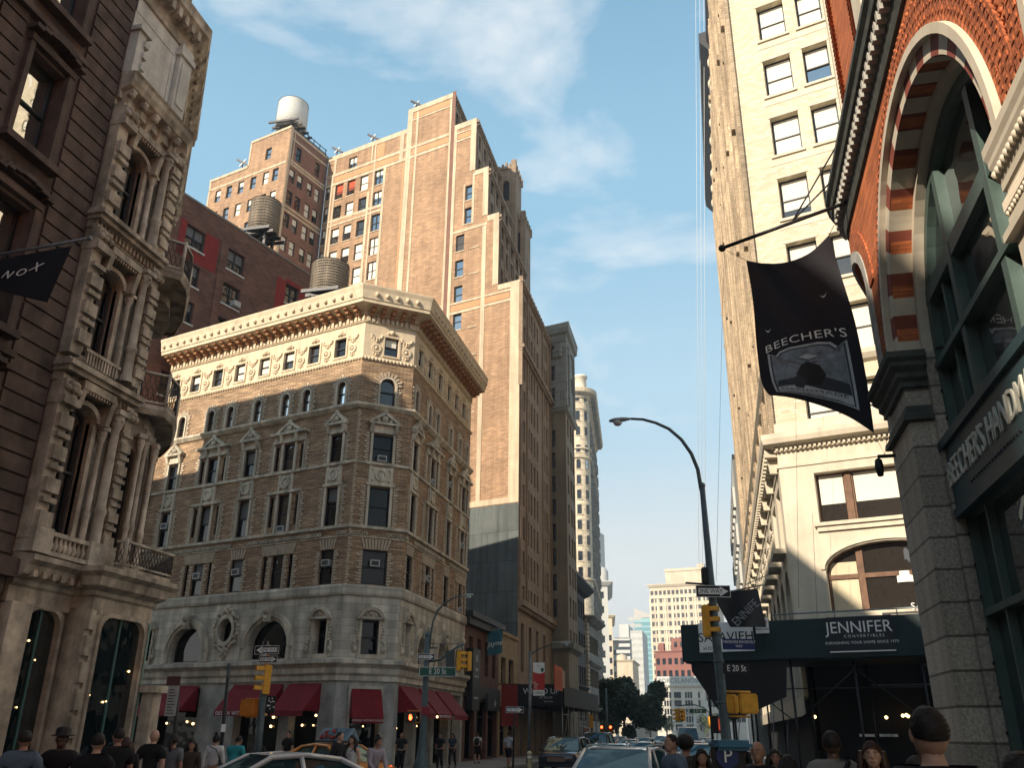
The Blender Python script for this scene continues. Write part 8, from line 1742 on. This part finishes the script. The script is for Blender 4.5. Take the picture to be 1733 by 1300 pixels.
    PEO[key] = [(nm, mesh(nm, mb_, mats[k_]), k_) for nm, mb_, k_ in out]; return PEO[key]
def C(nm, c): return M('cloth_'+nm, c, 0.9, v=0.18, s=7, bump=0.1)
M('skin_mid', (0.38, 0.21, 0.14), 0.55, v=0.1, s=8, bump=0.05); M('skin_light', (0.5, 0.3, 0.21), 0.55, v=0.08, s=8, bump=0.05); M('skin_dark', (0.11, 0.055, 0.035), 0.5, v=0.1, s=8, bump=0.05)
HM = {'dark': M('hair_dark', (0.014, 0.010, 0.008), 0.6, v=0.3, s=30), 'brown': M('hair_brown', (0.05, 0.022, 0.012), 0.55, v=0.4, s=30)}
def person(px, D, h, bearing, pose, label, top, bottom, fem=False, hair='short', sleeve='short', legs='long', sk='skin_mid', hm='dark', group=None, fine=False, bag=None):
    """h = height in metres; bearing: the way the person faces, degrees from Broadway north"""
    p = atD(px, 1262, D); gz = 0.13 if not (-11.2 < p.x < -0.4) else 0.0
    t = root('person', V((p.x, p.y, gz)), label, 'person', group); s_ = (h-gz)/1.765
    mw = Matrix.Translation(V((p.x, p.y, gz))) @ Matrix.Rotation(R(-bearing), 4, 'Z') @ Matrix.Scale(s_, 4)
    for nm, me, k_ in figure(pose, fem, hair, sleeve, legs, fine):
        o = link(nm, me, t, mw); mt = {'skin': MATS[sk], 'top': top, 'bottom': bottom, 'hair': HM.get(hm, HM['dark'])}.get(k_)
        if mt: o.material_slots[0].link = 'OBJECT'; o.material_slots[0].material = mt
    if bag:
        b = root('handbag' if bag != 'pack' else 'backpack', V((p.x, p.y, gz+0.9)), bag_label(label), 'bag'); q = MB()
        if bag == 'pack': q.ball((0, -0.2, 1.25), 0.17, 8, 0, 0.9, 0.55, 1.3); q.tube([(-0.1, -0.16, 1.42), (-0.12, 0.02, 1.50), (-0.13, 0.13, 1.35), (-0.13, 0.1, 1.15)], 0.018, 6); q.tube([(0.1, -0.16, 1.42), (0.12, 0.02, 1.50), (0.13, 0.13, 1.35), (0.13, 0.1, 1.15)], 0.018, 6)
        else: q.ball((0.24, -0.02, 0.98), 0.13, 8, 0, 0.5, 1.2, 1); q.tube([(0.24, -0.02, 1.08), (0.1, -0.13, 1.42), (-0.12, -0.05, 1.49), (-0.1, 0.12, 1.4), (0.2, 0.1, 1.08)], 0.01, 5)
        link('bag_body', mesh('bag_body', q, MATS['black'] if bag in ('dark', 'pack') else MATS['dim_white']), b, mw)
    return t, mw
def bag_label(l): return 'bag carried by the '+' '.join(l.split()[:9])
blk, navy, gry, wht = C('black', (0.012, 0.012, 0.014)), C('navy', (0.03, 0.04, 0.07)), C('grey', (0.2, 0.21, 0.19)), C('white', (0.6, 0.6, 0.58)); jean = C('jeans', (0.06, 0.08, 0.12)); teal = C('teal', (0.03, 0.3, 0.32)); lil = C('lilac', (0.35, 0.3, 0.33)); blu = C('blue', (0.11, 0.16, 0.21)); tan = C('tan', (0.25, 0.2, 0.14)); org = C('orange', (0.6, 0.09, 0.02)); strp = C('stripe', (0.16, 0.17, 0.18))
# far left pavement
person(40, 14.5, 1.80, -30, 'walk', 'man in slate blue t-shirt walking away at the far left edge', blu, jean, bag=None)
person(104, 15, 1.80, 150, 'stand', 'person in brimmed hat and black clothes standing before the cream shop pier', blk, blk, hair='hat', sk='skin_dark')
person(164, 13.5, 1.78, -20, 'walk', 'man in black t-shirt seen from behind between the hat wearer and a couple', blk, blk, sk='skin_light')
person(199, 16, 1.84, -60, 'stand', 'tall dark haired man in black next to a blonde companion', blk, blk); person(213, 16.6, 1.70, -30, 'stand', 'shorter fair haired woman in black close beside the tall dark man', blk, blk, fem=True, hair='long', hm='brown')
person(258, 19, 1.82, -10, 'walk', 'bald man in black t-shirt walking away left of the bus stop', blk, tan, hair='bald', sk='skin_light'); person(293, 20, 1.73, -5, 'stand', 'person in dark striped top below the first red awning', strp, jean, fem=True, hair='tail')
person(325, 21, 1.62, 160, 'stand', 'woman with long dark hair in brown jacket right of the striped top', C('brown', (0.06, 0.04, 0.03)), blk, fem=True, hair='long', sleeve='long')
person(364, 22, 1.72, -5, 'walk2', 'woman in white blouse with high bun and shoulder strap, seen from behind', wht, tan, fem=True, hair='bun', sleeve='long', bag='dark')
person(394, 23, 1.70, 10, 'bend', 'person in bright turquoise shirt leaning forward beside the thin black post', teal, blk, hair='short'); person(487, 33, 1.80, 200, 'stand', 'man in black standing in front of the narrow red awning shop', blk, blk)
person(572, 24, 1.80, 95, 'walk', 'man in black sweater crossing in front of the taxi', blk, blk, sleeve='long', sk='skin_light'); person(597, 24.8, 1.72, 195, 'walk2', 'woman in white top and jeans with bag, beside the man at the taxi', wht, jean, fem=True, hair='long', sleeve='none', sk='skin_light', bag='dark')
person(632, 22.5, 1.72, 125, 'bend', 'woman with black bun and lilac top leaning by the taxi bonnet', lil, blk, fem=True, hair='bun', sleeve='long')
person(745, 43, 1.75, 200, 'stand', 'dark dressed man left of two others outside the last awnings', blk, blk); person(766, 46, 1.72, 190, 'walk', 'dark dressed woman walking toward the camera under the last awning', navy, blk, fem=True, hair='long'); person(679, 40, 1.75, 150, 'stand', 'dark figure just left of the corner lamp post base', blk, blk)
person(808, 52, 1.76, -5, 'walk', 'person in white t-shirt and black shorts with a black backpack', wht, blk, legs='shorts', bag='pack'); person(861, 49, 1.80, 5, 'walk2', 'man in pale blue white t-shirt carrying bags beside the one way post', C('pale', (0.42, 0.45, 0.5)), blk, legs='shorts', bag='white')
# right hand side
person(1140, 13.5, 1.84, 235, 'carry', 'man in blue grey polo and sunglasses turning left by the road', blu, jean, sk='skin_light', fine=True)
person(1160, 14.2, 1.80, 5, 'walk', 'woman with dark afro hair and pale pack right of the polo man', C('olive', (0.05, 0.05, 0.04)), blk, fem=True, hair='afro', sk='skin_mid'); person(1186, 12.5, 1.66, 172, 'walk', 'woman in black blazer with long dark hair walking toward the camera', blk, blk, fem=True, hair='long', sleeve='long', fine=True)
person(1209, 13, 1.68, 190, 'stand', 'person in black half hidden behind the blue parking pay station', blk, blk, hair='short', sleeve='long'); person(1255, 14, 1.68, 185, 'walk', 'dark haired person just right of the pay station in the shade', blk, blk, fem=True, hair='long', sleeve='long', sk='skin_dark')
person(1282, 10.5, 1.78, 200, 'stand', 'bearded man in black with round glasses behind the kerb', blk, blk, hair='bald', sk='skin_mid', fine=True); person(1309, 13.5, 1.66, 175, 'walk', 'woman in pale scarf partly hidden right of the bearded man', wht, blk, fem=True, hair='long'); person(1330, 12, 1.62, 10, 'walk', 'person in brown jacket with orange strap, right of the pale scarf', C('rust', (0.10, 0.05, 0.03)), blk, fem=True, hair='long', sleeve='long')
t, mw = person(1408, 9.3, 1.89, 5, 'walk', 'man in grey t-shirt with cropped black hair and sling bag, seen from behind', gry, blk, sk='skin_dark', fine=True)
q = MB(); q.tube([(0.13, -0.07, 1.49), (0.05, -0.15, 1.35), (-0.05, -0.16, 1.2), (-0.17, -0.12, 1.05)], 0.022, 6); b = root('sling_bag', mw @ V((0, -0.15, 1.1)), 'dark sling bag strapped over the grey t-shirt', 'bag'); link('strap', mesh('strap', q, MATS['black']), b, mw); q = MB(); q.ball((-0.18, -0.14, 1.02), 0.12, 8, 0, 1, 0.6, 1.2); link('pouch', mesh('pouch', q, MATS['black']), b, mw)
person(1437, 10.6, 1.70, 120, 'stand', 'person in faded denim blue beside the grey t-shirt man', C('denim', (0.14, 0.19, 0.22)), blk, hair='bald', sk='skin_dark', sleeve='long') if False else None
person(1474, 9.0, 1.80, 190, 'stand', 'woman with long brown hair and white top facing the camera', blk, blk, fem=True, hair='long', hm='brown', sk='skin_light', fine=True, sleeve='long')
q = MB()
t2, mw2 = None, None
person(1578, 4.9, 1.99, -8, 'stand', 'large man in black crew neck seen from behind before the granite pier', blk, blk, sk='skin_light', fine=True); person(1722, 4.4, 1.80, 10, 'stand', 'dark haired head at the lower right corner of the picture', blk, blk, fine=True, hair='short'); person(1684, 3.6, 1.735, 5, 'stand', 'lowest dark head at the bottom edge left of the corner one', blk, blk, fine=True, fem=True)
person(1545, 7.5, 1.72, 60, 'stand', 'person in dark clothes mostly hidden left of the large man', blk, blk)
# air between the near street and the far square
hb = MB(); hb.box(-260, 420, -90, 1000, -1.0, 105.0); hz_o = obj('haze', hb, None); hz_o['kind'] = 'stuff'
hm_ = bpy.data.materials.new('haze'); hm_.use_nodes = True; nn = hm_.node_tree.nodes; nn.remove(nn['Principled BSDF']); pv = nn.new('ShaderNodeVolumePrincipled'); pv.inputs['Color'].default_value = (0.85, 0.9, 0.95, 1); pv.inputs['Density'].default_value = 0.0006; pv.inputs['Anisotropy'].default_value = 0.3
hm_.node_tree.links.new(pv.outputs[0], nn['Material Output'].inputs['Volume']); hz_o.data.materials.clear(); hz_o.data.materials.append(hm_)
hz_o.data.update()
